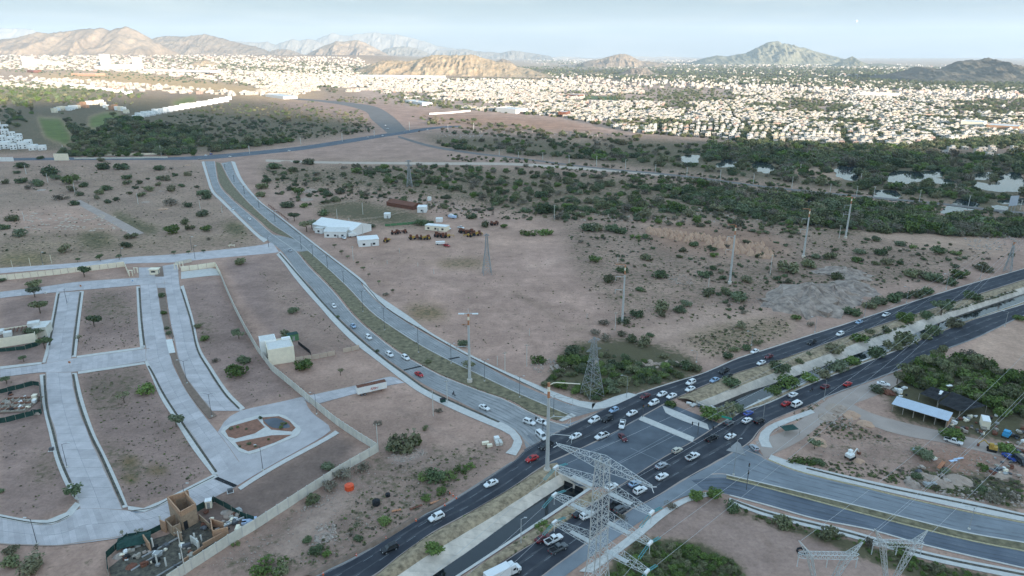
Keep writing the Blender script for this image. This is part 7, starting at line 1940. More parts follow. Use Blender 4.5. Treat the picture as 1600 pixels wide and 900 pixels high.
panel_wall([(671,179),(705,177),(735,174)], 'white wall round the school grounds at the housing edge', 3, 14, 'white', 'school_wall', False)
# the gatehouse
def piece(root, name, m, *boxes):
 q = MB()
 for b in boxes: q.box(b[0], b[1], 0, b[2] if len(b) > 2 else 0)
 return q.build(name, M[m], root)
g = empty('gatehouse', G(242, 428), .05, 'small cream gatehouse at the head of the palm median', 'gatehouse')
piece(g, 'wall', 'cream', ((0, 0, 1.5), (4.2, 3.2, 3.0))); piece(g, 'roof', 'cream', ((0, 0, 3.15), (5.4, 4.4, .3)))
piece(g, 'window', 'glass', ((0, -1.63, 1.8), (2.4, .08, 1.0))); piece(g, 'door', 'steel_dk', ((2.13, .4, 1.1), (.08, .9, 2.1)))
for (x, y, lab) in ((205, 431, 'cream gate pillar frame on the left of the entrance'), (213, 427, 'slim cream gate pillar beside the left pillar frame'), (276, 421, 'cream gate pillar frame on the right of the entrance'), (284, 418, 'slim cream gate pillar beside the right entrance wall')):
 o = empty('gate_pillar', G(x, y), .05, lab, 'gate pillar', 'cream gate pillars')
 piece(o, 'pillar', 'cream', ((-.9, 0, 1.6), (.35, .5, 3.2)), ((.9, 0, 1.6), (.35, .5, 3.2))); piece(o, 'lintel', 'cream', ((0, 0, 3.3), (2.4, .55, .3)))
# open gate leaf beside the wall, seen as a pale sloping panel
o = empty('gate_leaf', G(287, 412), .75, 'pale open gate leaf beside the right entrance wall', 'gate')
for k in range(6): piece(o, 'slat', 'cream_wall', ((-4 + k * 1.6, 0, 1.1), (1.5, .1, 2.0)))
piece(o, 'frame', 'steel_dk', ((0, .1, 2.15), (9.6, .08, .1)), ((0, .1, .1), (9.6, .08, .1)))

# crosswalk pad
struct(strip('crosswalk_pad', np.array([G(259, 531), G(264, 552)]), np.array([G(269, 530), G(274, 551)]), .10, M['conc_white'], .09), 'white concrete pad in the gap of the palm median', 'paving')
# planted island in the plaza
isl = [(345,676),(348,669),(366,660),(404,649),(434,647),(446,650),(468,667),(471,673),(465,681),(404,706),(390,710),(374,706)]
def flat_poly(name, px, z, m, th, label=None, cat=None, parent=None, smooth=True):
 w = [G(a, b) for a, b in px]
 w = catmull(w + [w[0]], 5)[:-1] if smooth else w
 if sum(w[i].x * w[(i + 1) % len(w)].y - w[(i + 1) % len(w)].x * w[i].y for i in range(len(w))) < 0: w = w[::-1]
 n_ = len(w)
 v = [(p.x, p.y, z) for p in w] + [(p.x, p.y, z - th) for p in w]
 f = [tuple(range(n_))] + [(i, n_ + i, n_ + (i + 1) % n_, (i + 1) % n_) for i in range(n_)]
 o = mesh_obj(name, v, f, M[m], parent)
 if label: struct(o, label, cat)
 return o
io = flat_poly('traffic_island', isl, .17, 'conc_walk', .16, 'rounded plaza island with red gravel beds and pale paths', 'island', smooth=False)
flat_poly('gravel_bed', [(352,674),(360,667),(402,655),(414,668),(398,678),(368,686),(357,683)], .21, 'bed_red', .05, parent=io, smooth=False)
flat_poly('gravel_bed', [(410,653),(436,651),(452,658),(462,669),(456,675),(424,672),(412,662)], .21, 'bed_red', .05, parent=io, smooth=False)
flat_poly('gravel_bed', [(368,692),(392,687),(424,681),(456,680),(430,692),(402,702),(388,706),(374,700)], .21, 'bed_red', .05, parent=io, smooth=False)
flat_poly('grass_bed', [(411,657),(432,654),(449,662),(452,669),(426,669)], .24, 'asph_mid', .03, parent=io)
RNGI = random.Random(4)
for i, (x, y, r) in enumerate(((361,671,.8),(371,669,.6),(407,655,.9),(442,665,1.0),(440,670,.9),(447,663,.6),(389,695,.9),(399,699,.6),(385,672,.6),(375,699,.5),(420,688,.5))):
 k = RNGI.choice(['dark', 'bright', 'olive']); cm, tm = PLANTS[k][0]
 e = empty('ornamental_shrub', G(x, y), i, f'small planted shrub in the gravel beds of the plaza island, {ordw(i)} of the planting', 'shrub', 'ornamental shrubs of the plaza island'); e.location.z = .2; e.scale = (r, r, r)
 for nm, me in (('trunk', tm), ('crown', cm)):
  q = bpy.data.objects.new(nm, me); COL.objects.link(q); q.parent = e

# cream two-storey block by the boundary wall
o = bldg('house', (421, 571.5), (461.5, 564.5), 10.5, 6.4, 'cream', 'cream flat-roofed house with pale blue-white roof built against the boundary wall', 'house', rm='conc_white', door=False)
L_ = (G(461.5, 564.5) - G(421, 571.5)).length
for ch in o.children:
 if ch.name.startswith('wall'): pass
q = MB(); q.box((-L_ * .38, 7.2, 3.75), (L_ * .62, 6.2, 7.5)); q.build('rear_block', M['villa'], o)
q = MB(); q.box((-L_ * .38, 7.2, 7.56), (L_ * .56, 5.6, .1)); q.build('rear_roof', M['conc_white'], o)
q = MB(); q.box((L_ * .32, 4.6, 6.95), (L_ * .34, 1.5, .9)); q.build('roof_parapet', M['villa'], o)
q = MB(); q.box((-L_ / 2 - .03, .5, 3.2), (.08, 1.4, 5.0)); q.build('window', M['glass'], o)
q = MB(); q.box((-L_ / 2 - .03, -3.4, 4.4), (.08, 1.2, 1.2)); q.build('window', M['glass'], o)
o = empty('container', G(458, 531), .55, 'small green metal container behind the cream house', 'container')
piece(o, 'box', 'green_m', ((0, 0, 1.5), (4.4, 3.2, 3.0))); piece(o, 'roof', 'net', ((0, 0, 3.06), (4.5, 3.3, .1))); piece(o, 'door', 'steel_dk', ((0, -1.63, 1.2), (1.0, .08, 2.1)))
for k in range(5): piece(o, 'rib', 'green_m', ((-1.8 + k * .9, -1.64, 1.5), (.1, .06, 2.9)))
o = empty('fence', G(466, 540), 0, 'dark low fence closing the plot behind the cream house', 'fence')
b0 = G(466, 540)
for (x0, y0, x1, y1) in ((466, 538, 484, 552), (484, 552, 486, 556)):
 A, B = G(x0, y0), G(x1, y1); d = B - A; n_ = int(d.length / 2)
 for k in range(n_):
  c = A + d * ((k + .5) / n_) - b0; piece(o, 'panel', 'black', ((c.x, c.y, .8), (d.length / n_ - .1, .08, 1.6), math.atan2(d.y, d.x)))

# unfinished brick house at the lower edge
u0 = G(290, 826); ax = (G(355, 805) - G(225, 862)).normalized(); rz = math.atan2(ax.y, ax.x)
uh = empty('unfinished_house', (u0.x, u0.y, 0), rz, 'unfinished brick house shell with a tall open-topped block, behind the panel wall', 'building')
def loc_of(px, py, z=0.0):
 p = G(px, py, z) - u0; c_, s_ = math.cos(-rz), math.sin(-rz)
 return Vector((p.x * c_ - p.y * s_, p.x * s_ + p.y * c_, z))
def uwall(name, a, b, h, m, th=.28, z0=0.0):
 A, B = loc_of(*a), loc_of(*b); d = B - A
 q = MB(); q.box(((A.x + B.x) / 2, (A.y + B.y) / 2, z0 + h / 2), (d.length, th, h), 0, math.atan2(d.y, d.x)); return q.build(name, M[m], uh)
flat_o = flat_poly('floor_slab', [(170,888),(222,848),(262,836),(300,815),(345,815),(356,838),(262,912),(178,915)], .12, 'dark', .1, 'dark floor slab of the unfinished house', 'floor', smooth=False)
H1 = 6.0
cor = [(287,829), (310,816), (294,797), (267,805)]
for (a, b) in zip(cor, cor[1:] + cor[:1]):
 uwall('lower_wall', a, b, H1 - 1.5, 'brick_raw'); uwall('brick_course', a, b, 1.5, 'brick', .34, H1 - 1.5)
A, B = loc_of(*cor[0]), loc_of(*cor[1]); d = (B - A)
q = MB(); c = A + d * .18; q.box((c.x, c.y - .0, 1.3), (1.1, .5, 2.6), 0, math.atan2(d.y, d.x)); q.build('doorway', M['black'], uh)
uwall('inner_wall', (275, 803), (299, 793), 5.8, 'brick')
for a, b, h, mm in (((261,826),(272,838),3.0,'brick_raw'),((272,838),(284,832),3.0,'brick_raw'),((261,826),(275,818),3.0,'brick_raw'),((253,829),(261,832),3.4,'brick'),((285,846),(277,838),2.8,'brick_raw'),((226,848),(236,862),2.6,'brick'),((331,822),(334,842),2.6,'brick'),((331,822),(350,828),2.4,'brick'),((334,842),(358,836),2.6,'brick'),((318,857),(357,835),1.6,'brick'),((286,880),(318,858),1.0,'brick'),((312,812),(330,828),1.8,'brick_raw'),((300,848),(312,857),2.2,'post')):
 uwall('partition_wall', a, b, h, mm)
for (x, y, h) in ((240,857,3.2),(300,850,2.6),(305,846,2.6),(309,853,2.4),(253,826,4.2),(246,882,3.0),(260,885,2.6),(310,860,2.6),(282,874,1.8),(315,846,2.0)):
 p = loc_of(x, y); q = MB(); q.box((p.x, p.y, h / 2), (.35, .35, h)); q.build('column', M['post'], uh)
for (a, b) in (((222,872),(285,838)),((205,893),(262,858)),((240,905),(300,870))):
 uwall('footing_beam', a, b, .3, 'conc_old', .4, .1)
def net_fence(pts, label, m='net', h=1.9):
 W_ = [G(a, b) for a, b in pts]; o = empty('net_fence', W_[0], 0, label, 'fence', 'dark green netting fences')
 for A, B in zip(W_[:-1], W_[1:]):
  d = B - A; n_ = max(1, round(d.length / 3.0)); rz_ = math.atan2(d.y, d.x)
  for k in range(n_):
   c = A + d * ((k + .5) / n_) - W_[0]; hh = h * random.uniform(.85, 1.1)
   piece(o, 'net_panel', m, ((c.x, c.y, hh / 2), (d.length / n_ - .08, .06, hh), rz_ + random.uniform(-.03, .03)))
   c = A + d * (k / n_) - W_[0]; piece(o, 'post', 'wood', ((c.x, c.y, h / 2 + .1), (.1, .1, h + .2)))
 return o
net_fence([(170,900),(167,872),(180,860),(200,842),(230,838),(255,826)], 'dark green netting fence round the street side of the unfinished house')
net_fence([(308,800),(320,793),(335,784),(350,792),(375,807),(398,816)], 'dark green netting fence on the bare-lot side of the unfinished house')
net_fence([(-20,622),(0,615),(25,609),(52,602),(62,603),(66,642)], 'dark green netting round the foundation plot, street side')
net_fence([(-20,664),(10,660),(40,652),(66,646)], 'dark green netting round the foundation plot, lower side')
net_fence([(-20,552),(10,549),(40,546),(60,540),(72,530)], 'dark green netting below the half-built cream house')
o = empty('draped_netting', G(212, 848), .4, 'dark green netting draped over a rack at the unfinished house', 'netting')
v, f = [], []
for i in range(7):
 for j in range(5): v.append((i * 1.3 - 4, j * 1.3 - 2.6, 1.7 - .25 * abs(j - 2) ** 1.6 + random.uniform(-.25, .25)))
for i in range(6):
 for j in range(4): f.append((i * 5 + j, (i + 1) * 5 + j, (i + 1) * 5 + j + 1, i * 5 + j + 1))
mesh_obj('cloth', v, f, M['net'], o); piece(o, 'rack_leg', 'wood', ((-3.5, 0, .7), (.1, .1, 1.4)), ((3.2, 0, .7), (.1, .1, 1.4)), ((0, 1.5, .7), (.1, .1, 1.4)))
def simple(name, px, py, rz, label, cat, parts, group=None):
 o = empty(name, G(px, py), rz, label, cat, group)
 for nm, m, boxes in parts: piece(o, nm, m, *boxes)
 return o
simple('portable_toilet', 327, 792, .3, 'white and tan site cabin behind the tall brick block', 'cabin', [('box', 'cream', [((0,0,1.1),(1.6,1.6,2.2))]), ('roof', 'white', [((0,0,2.3),(1.8,1.8,.2))]), ('door', 'steel_dk', [((0,-.82,1.0),(.8,.05,1.8))])])
simple('steel_beam', 363, 818, .75, 'long pale steel beam lying in the plot beside the unfinished house', 'beam', [('web', 'steel', [((0,0,.35),(9,.12,.4))]), ('flange', 'steel', [((0,0,.55),(9,.4,.06)), ((0,0,.14),(9,.4,.06))])])
simple('tarpaulin', 388, 816, .2, 'crumpled blue and white tarpaulin at the panel wall', 'tarpaulin', [('sheet', 'tarp', [((0,0,.4),(3.2,1.4,.5)), ((1.2,.8,.25),(1.6,1.8,.35,.5)), ((-1,-.5,.3),(1.2,1.0,.7,.4))])])
# heaps of building material, each its own thing
def heap(name, px, py, r, h, m, label, cat, group=None, seed=0, n=11, sq=1.0):
 rg = np.random.default_rng(seed + int(px * 7 + py))
 rings = 5; v = [(0, 0, h)]; f = []
 for i in range(1, rings + 1):
  t = i / rings
  for k in range(n):
   a = 2 * math.pi * k / n; rr = r * t * rg.uniform(.8, 1.18)
   v.append((rr * math.cos(a), rr * math.sin(a) * sq, h * (1 - t ** 1.3) * rg.uniform(.8, 1.15) - (.15 if i == rings else 0)))
 for k in range(n): f.append((0, 1 + k, 1 + (k + 1) % n))
 for i in range(rings - 1):
  for k in range(n): f.append((1 + i * n + k, 1 + (i + 1) * n + k, 1 + (i + 1) * n + (k + 1) % n, 1 + i * n + (k + 1) % n))
 c = G(px, py)
 o = mesh_obj(name, v, f, M[m], None, loc=(c.x, c.y, -.1)); o.rotation_euler = (0, 0, rg.uniform(0, 6))
 return tag(o, label, cat, group)
for i, (x, y, r, h, m, lab) in enumerate(((362,803,2.5,.8,'mound','small sand heap in the plot beside the unfinished house'),(205,885,2.2,.5,'rust','dark rusty heap by the street-side netting'),(186,868,1.6,.6,'rock','pale rubble heap at the netting corner'),(352,800,1.4,.5,'rock','little pale rubble pile near the site cabin'),(1410,0,0,0,'rock',''),)):
 if r: heap('material_heap', x, y, r, h, m, lab, 'heap', 'material heaps', i)

# half-built cream house and foundations on the left
o = bldg('half_built_house', (-12, 545), (57, 534), 13, 3.6, 'cream', 'half-built cream house with rusty formwork on its roof at the left edge', 'house', roof='parapet', rm='soil_bed')
for k in range(9): piece(o, 'formwork_beam', 'rust', ((-2 + k * 1.5, 2.0, 4.3), (.3, 5.5, .35)))
for (x, y, w, d_, h_) in ((-6, 2, 4, 4, 1.6), (-2, -3, 3, 3, 2.0), (7, 3.5, 4.5, 4, 2.6)):
 piece(o, 'roof_block', 'conc_white', ((x, y, 3.6 + h_ / 2), (w, d_, h_)))
o = bldg('site_block', (54, 528), (74, 526), 8, 4.6, 'cream_wall', 'pale block with flat white roof beside the half-built cream house', 'building', roof='slab', ov=.4)
o = empty('foundation', G(24, 633), .1, 'house foundation grid of brown beams and pits inside green netting', 'foundation')
piece(o, 'slab', 'soil_bed', ((0, 0, .05), (20, 17, .25)))
for k in range(6): piece(o, 'beam', 'bed_red' if k % 2 else 'wood', ((0, -7.5 + k * 3, .45), (18, .4, .6)))
for k in range(6): piece(o, 'beam', 'wood', ((-8 + k * 3.2, 0, .42), (.4, 15, .55)))
for (x, y) in ((-6, -4), (-3, 2), (0, -4), (3, 2), (6, -1), (-6, 5), (2, 6)): piece(o, 'rebar_column', 'rust', ((x, y, 1.0), (.3, .3, 1.8)))
o.scale = (.68, .68, .8)
simple('site_cabin', 55, 622, .1, 'pale stacked blocks and a white tank at the foundation netting', 'material', [('block_stack', 'cream', [((0,0,.7),(1.6,1.6,1.4)), ((1.2,-2.4,.5),(1.4,1.2,1.0))]), ('tank', 'white', [((1.8,-3.8,.6),(1.2,1.2,1.2))])])

# white warehouse and sheds beyond the boulevard
o = bldg('warehouse', (489, 360), (551, 370), 20, 4.6, 'white', 'large white warehouse with broad low gabled roof beside the boulevard', 'warehouse', roof='gable', rm='white', wins=(0, 0))
o = bldg('office', (507, 371), (541, 371.5), 12, 4.2, 'white', 'white gabled office block in front of the large warehouse', 'building', roof='gable', rm='conc_white', wins=(3, 1), door=True)
o = bldg('annex', (492, 364), (504, 365), 8, 3.6, 'white', 'small white annex at the tree end of the warehouse', 'building', roof='slab', ov=.6, wins=(1, 1))
o = bldg('shed', (561, 386), (592.5, 383.5), 11, 4.4, 'white', 'plain white shed with flat roof standing alone on the yard dirt', 'shed', roof='slab', rm='white', ov=.5, wins=(2, 1), door=True)
simple('small_truck', 551, 370, .5, 'small white box truck beside the warehouse end', 'truck', [('cargo_box', 'white', [((-.8,0,1.8),(4.2,2.2,2.2))]), ('cab', 'white', [((2.2,0,1.3),(1.6,2.0,1.7))]), ('windscreen', 'glass', [((3.02,0,1.7),(.05,1.7,.7))]), ('wheel', 'tyre', [((-2,-1,.45),(.9,.3,.9))]), ('wheel', 'tyre', [((-2,1,.45),(.9,.3,.9))]), ('wheel', 'tyre', [((2.2,-1,.45),(.9,.3,.9))]), ('wheel', 'tyre', [((2.2,1,.45),(.9,.3,.9))])])
o = bldg('long_shed', (604, 321), (645, 328), 12, 3.0, 'rust', 'long dark rusty roofed stable shed at the far side of the paddock', 'shed', roof='gable', rm='rust')
o = bldg('hut', (652, 332), (666, 332), 9, 4.2, 'white', 'white hut at the end of the rusty stable shed', 'hut', roof='slab', rm='white', ov=.3, door=True, wins=(1, 1))
o = bldg('hut', (600, 341), (609, 341), 5, 3.4, 'white', 'tiny white hut on the paddock fence line', 'hut', roof='slab', rm='white', ov=.2, door=True)
o = bldg('site_cabin', (664, 359), (697, 362), 6, 3.4, 'cream', 'long cream site cabin with white roof by the machinery row', 'cabin', roof='slab', rm='white', ov=.3, wins=(3, 1), door=True)
o = bldg('site_cabin', (681, 347), (691, 347), 4, 2.6, 'white', 'low white cabin beyond the long cream one', 'cabin', roof='slab', rm='white', ov=.2)
simple('boat_trailer', 707, 341, -.6, 'pale blue covered trailer on the dirt beyond the cabins', 'trailer', [('body', 'tarp', [((0,0,1.5),(7,2.2,1.6))]), ('cabin', 'white', [((-1,0,2.7),(3,1.8,.9))]), ('wheel', 'tyre', [((1.5,-1,.4),(.8,.25,.8))]), ('wheel', 'tyre', [((1.5,1,.4),(.8,.25,.8))])])
simple('storage_tank', 671, 313, 0, 'small white block standing on the dirt beyond the stable shed', 'tank', [('tank', 'white', [((0,0,1.5),(3,3,3))]), ('lid', 'cream', [((0,0,3.05),(2,2,.2))])])
o = empty('net_fence', G(610, 353), .15, 'green shade netting strip beside the paddock', 'fence', None)
for k in range(6): piece(o, 'net_panel', 'green_m', ((k * 4.2 - 2, k * .8, .8), (4, .08, 1.7)))
def rail_fence(pts, label, m='wood', h=1.2, step=6):
 W_ = [G(a, b) for a, b in pts]; o = empty('paddock_fence', W_[0], 0, label, 'fence', 'pale fences round the paddock')
 for A, B in zip(W_[:-1], W_[1:]):
  d = B - A; n_ = max(1, round(d.length / step)); rz_ = math.atan2(d.y, d.x)
  for k in range(n_):
   c = A + d * (k / n_) - W_[0]; piece(o, 'post', m, ((c.x, c.y, h / 2), (.25, .25, h)))
   c = A + d * ((k + .5) / n_) - W_[0]; piece(o, 'rail', m, ((c.x, c.y, h * .8), (d.length / n_ - .3, .12, .14), rz_)); piece(o, 'rail', m, ((c.x, c.y, h * .4), (d.length / n_ - .3, .12, .14), rz_))
 return o
rail_fence([(478,326),(520,321),(565,312),(590,306)], 'pale fence along the far side of the paddock', 'pale_dirt', 1.5, 7)
rail_fence([(552,345),(575,343),(600,340)], 'pale fence from the middle of the paddock to the tiny hut', 'pale_dirt', 1.5, 7)
rail_fence([(609,338),(622,334),(640,331)], 'pale fence from the tiny hut toward the white hut', 'pale_dirt', 1.3, 7)
rail_fence([(420,322),(440,337),(452,346)], 'dark fence along the boulevard before the warehouse trees', 'rust', 1.8, 5)
# rusty farm machines
def machine(px, py, rz, label, mm, s=1.0):
 o = empty('farm_machine', G(px, py), rz, label, 'machine', 'rusty farm machines in the yard')
 o.scale = (s, s, s)
 piece(o, 'body', mm, ((0, 0, 1.1), (2.6, 1.3, .9)), ((.9, 0, 1.6), (.9, 1.1, .5))); piece(o, 'cab', 'rust', ((-.7, 0, 2.1), (1.1, 1.3, 1.1)))
 piece(o, 'boom', mm, ((2.4, .2, 1.2), (2.2, .25, .25)), ((3.5, .2, .7), (.3, 1.6, .6)))
 for (x, y, r) in ((-.9, -.9, .8), (-.9, .9, .8), (1.1, -.8, .5), (1.1, .8, .5)):
  q = MB(); q.bar((x, y - .18, r), (x, y + .18, r), r, 0, 12); q.build('wheel', M['tyre'], o)
 return o
for i, (x, y, rz, mm, s) in enumerate(((615,366,.2,'rust',1.1),(622,365,.9,'rust',1.2),(633,364,2.0,'rust',1.1),(604,378,1.2,'yellow_m',1.2),(644,374,.4,'yellow_m',1.3),(652,373,1.7,'rust',1.2),(660,374,.2,'yellow_m',1.2),(668,374,2.4,'yellow_m',1.3),(684,370,.8,'rust',1.4),(692,371,1.9,'rust',1.3),(699,371,.1,'yellow_m',1.3),(722,364,.5,'rust',1.4),(730,366,1.2,'rust',1.3),(736,365,2.2,'rust',1.4),(743,368,.3,'yellow_m',1.4),(749,367,1.6,'rust',1.3),(734,370,2.8,'yellow_m',1.2),(770,352,.4,'rust',1.2),(776,351,1.4,'rust',1.2))):
 machine(x, y, rz, f'{"rusty brown" if mm == "rust" else "faded yellow"} farm machine in the yard row, {ordw(i)} from the warehouse end', mm, s)
simple('tank_trailer', 688, 382, .2, 'white tank lying beside the red and white wreck', 'tank', [('tank', 'white', [((0,0,1.3),(6,2.2,1.7))]), ('frame', 'rust', [((0,0,.4),(6.4,1.6,.3))]), ('wheel', 'tyre', [((-2,-1.1,.4),(.8,.3,.8))]), ('wheel', 'tyre', [((-2,1.1,.4),(.8,.3,.8))])])

# zinc-roofed shed, shade cloth and scrap yard on the right
A, B = G(1393, 631, 3.0), G(1482, 658, 3.0)
d = B - A; rz_ = math.atan2(d.y, d.x); bk = Vector((-d.y, d.x, 0)).normalized(); L = d.length
W8 = 6.2; c = (A + B) / 2 + bk * W8 / 2
o = empty('open_shed', (c.x, c.y, 0), rz_, 'long open shed with a plain zinc roof beside the dirt lane', 'shed')
for k in range(14):
 x = -L / 2 + L * (k + .5) / 14
 q = MB(); s_ = L / 14 - .02
 q.add([(x - s_/2, -W8/2, 3.0), (x + s_/2, -W8/2, 3.0), (x + s_/2, W8/2, 3.7), (x - s_/2, W8/2, 3.7), (x - s_/2, -W8/2, 2.93), (x + s_/2, -W8/2, 2.93), (x + s_/2, W8/2, 3.63), (x - s_/2, W8/2, 3.63)], [(0,1,2,3),(7,6,5,4),(0,4,5,1),(1,5,6,2),(2,6,7,3),(3,7,4,0)])
 q.build('roof_sheet', M['roof_blue'], o)
piece(o, 'end_wall', 'brick', ((L / 2 - .2, 0, 1.45), (.3, W8 - 1, 2.9)))
piece(o, 'back_wall', 'soil_bed', ((0, W8 / 2 - .3, 1.5), (L - 1, .15, 3.0)))
for k in range(6): piece(o, 'post', 'wood', ((-L / 2 + .5 + k * (L - 1) / 5, -W8 / 2 + .4, 1.45), (.2, .2, 2.9)))
def cloth_roof(pl, z, label, seed):
 w = [G(a, b, z) for a, b in pl]
 n_ = 12; v, f = [], []
 for i in range(n_ + 1):
  for j in range(n_ + 1):
   u, t = i / n_, j / n_
   p = (w[0] * (1 - u) + w[1] * u) * (1 - t) + (w[3] * (1 - u) + w[2] * u) * t
   sag = -.5 * math.sin(u * math.pi * 3) ** 2 * math.sin(t * math.pi * 2) ** 2
   v.append((p.x, p.y, z + sag))
 for i in range(n_):
  for j in range(n_): f.append((i * (n_ + 1) + j, (i + 1) * (n_ + 1) + j, (i + 1) * (n_ + 1) + j + 1, i * (n_ + 1) + j + 1))
 c = sum(w, Vector()) / 4
 o = empty('shade_cloth', (c.x, c.y, 0), 0, label, 'shade cloth', 'black shade cloths')
 e = mesh_obj('cloth', [(a - c.x, b - c.y, zz) for a, b, zz in v], f, M['black'], o)
 for p in w: piece(o, 'post', 'wood', ((p.x - c.x, p.y - c.y, z / 2), (.15, .15, z)))
cloth_roof([(1437,615),(1466,626),(1485,613),(1455,604)], 2.6, 'black shade cloth beside the zinc-roofed shed', 1)
cloth_roof([(1466,630),(1500,643),(1542,634),(1488,612)], 2.6, 'larger black shade cloth in front of the tree plot', 2)
simple('plastic_sheet', 1468, 624, .8, 'torn strip of white plastic on the black shade cloth', 'plastic sheet', [('sheet', 'white', [((0,0,2.75),(3.6,.8,.12)), ((1.0,.3,2.8),(1.6,.7,.12))])])
simple('plastic_sheet', 1481, 613, .1, 'white plastic scrap at the far edge of the shade cloth', 'plastic sheet', [('sheet', 'white', [((0,0,2.8),(2.0,1.0,.15)), ((.6,.2,2.92),(.9,.6,.12))])])
o = bldg('container', (1533, 669), (1546, 671.5), 4.6, 2.8, 'cream', 'dented cream container box in the scrap yard', 'container', roof='slab', rm='white', ov=.0)
simple('water_tank', 1405, 614, .2, 'white plastic water tank at the corner of the shade cloth', 'tank', [('tank', 'white', [((0,0,.8),(1.5,1.5,1.6))]), ('cap', 'cream', [((0,0,1.7),(.6,.6,.25))])])
simple('old_truck_cab', 1572, 682, .7, 'bright sky blue old truck cab in the scrap yard', 'truck', [('body', 'blue_m', [((0,0,1.0),(3.0,1.9,1.0)), ((-.3,0,1.9),(1.7,1.7,.9))]), ('windscreen', 'glass', [((.58,0,1.9),(.05,1.4,.6))]), ('side_window', 'glass', [((-.3,-.87,1.95),(1.1,.05,.5))]), ('bumper', 'white', [((1.55,0,.7),(.15,1.8,.3))]), ('wheel', 'tyre', [((1,-.9,.4),(.8,.25,.8))]), ('wheel', 'tyre', [((1,.9,.4),(.8,.25,.8))]), ('wheel', 'tyre', [((-1,-.9,.4),(.8,.25,.8))]), ('wheel', 'tyre', [((-1,.9,.4),(.8,.25,.8))])])
def digger(px, py, rz, mm, label):
 o = empty('digger', G(px, py), rz, label, 'digger', None)
 for y in (-.9, .9): piece(o, 'track', 'tyre', ((0, y, .4), (2.6, .45, .8)))
 piece(o, 'body', mm, ((-.3, 0, 1.3), (2.2, 1.9, 1.0))); piece(o, 'cab', mm, ((.3, .4, 2.1), (1.2, 1.0, 1.2))); piece(o, 'windscreen', 'glass', ((.92, .4, 2.2), (.05, .8, .8)))
 q = MB(); q.bar((.8, -.3, 1.6), (2.4, -.3, 3.0), .18); q.bar((2.4, -.3, 3.0), (3.6, -.3, 1.4), .14); q.build('boom', M[mm], o)
 piece(o, 'bucket', 'rust', ((3.7, -.3, .9), (.7, 1.0, .8)))
digger(1549, 704, 2.6, 'yellow_m', 'orange-yellow digger beside the scrap heaps')
digger(1328, 716, .5, 'white', 'small white digger working on the bare ground')
simple('conveyor', 1470, 731, .75, 'orange-red steel chute lying among the dirt heaps', 'chute', [('chute', 'orange', [((0,0,1.0),(5.2,.8,.25))]), ('side', 'orange', [((0,.42,1.2),(5.2,.08,.4)), ((0,-.42,1.2),(5.2,.08,.4))]), ('leg', 'rust', [((2,0,.5),(.15,.7,1.0))])])
simple('plastic_sheet', 1494, 720, .25, 'long white plastic sheet lying on the reddish scrap yard soil', 'plastic sheet', [('sheet', 'tarp', [((-1.2,0,.25),(2.6,.8,.2)), ((1.4,.5,.3),(3.4,.6,.15))])])
simple('tarpaulin', 1429, 705, .4, 'small pale blue tarpaulin beside the scrap yard bush', 'tarpaulin', [('sheet', 'tarp', [((0,0,.5),(1.6,1.0,.6)), ((.5,.5,.3),(1.0,1.0,.5))])])
simple('basin', 1459, 718, .3, 'white basin lying under the scrap yard bush', 'basin', [('bowl', 'white', [((0,0,.4),(1.5,1.1,.6))]), ('rim', 'cream', [((0,0,.72),(1.6,1.2,.08))])])
simple('tarpaulin', 1232, 676, .25, 'dark green tarpaulin roof beside the cracked sidewalk corner', 'tarpaulin', [('cloth', 'net', [((0,0,1.9),(5,3.2,.12))]), ('post', 'wood', [((-2.8,-1.9,.95),(.12,.12,1.9)), ((2.8,-1.9,.95),(.12,.12,1.9)), ((-2.8,1.9,.95),(.12,.12,1.9)), ((2.8,1.9,.95),(.12,.12,1.9))])])
# scrap: many different bits, one of each lying on its own
SC = [('rust', 'rusty scrap metal plate'), ('white', 'white junk appliance'), ('steel_dk', 'grey scrap panel'), ('rock', 'dusty concrete lump'), ('lamp', 'dark oily engine part'), ('wood', 'broken wooden pallet'), ('tyre', 'stack of worn tyres'), ('cream', 'cream scrap box')]
rs = random.Random(9)
SPOT = [('on the dark floor of the unfinished house', (190,850,300,890), 34), ('in the plot behind the brick block', (318,800,380,830), 22), ('on the half-built foundation plot', (5,610,60,652), 14), ('beside the dented container', (1505,650,1560,680), 26), ('at the edge of the scrap yard by the blue cab', (1575,668,1610,720), 30), ('in the scrap heap by the yellow digger', (1545,705,1600,748), 26), ('near the zinc shed end wall', (1482,652,1520,672), 16), ('in the heap by the white water tank', (1385,606,1420,620), 10), ('among the dirt mounds by the orange chute', (1430,730,1490,762), 10)]
for where, (x0, y0, x1, y1), n_ in SPOT:
 for i in range(n_):
  m, nm = SC[rs.randrange(len(SC))]
  x, y = rs.uniform(x0, x1), rs.uniform(y0, y1); s = rs.uniform(.4, 1.1)
  c = G(x, y); q = MB(); v0 = []
  for k in range(2): q.box((rs.uniform(-.4, .4) * k, rs.uniform(-.4, .4) * k, .35 * s + k * .3 * s), (s * rs.uniform(.8, 2.0), s * rs.uniform(.6, 1.4), s * rs.uniform(.4, .8)), 0, rs.uniform(0, 3))
  o = q.build('scrap_item', M[m]); o.location = (c.x, c.y, 0)
  tag(o, f'{nm} {where}', 'scrap', f'{nm} {where}')

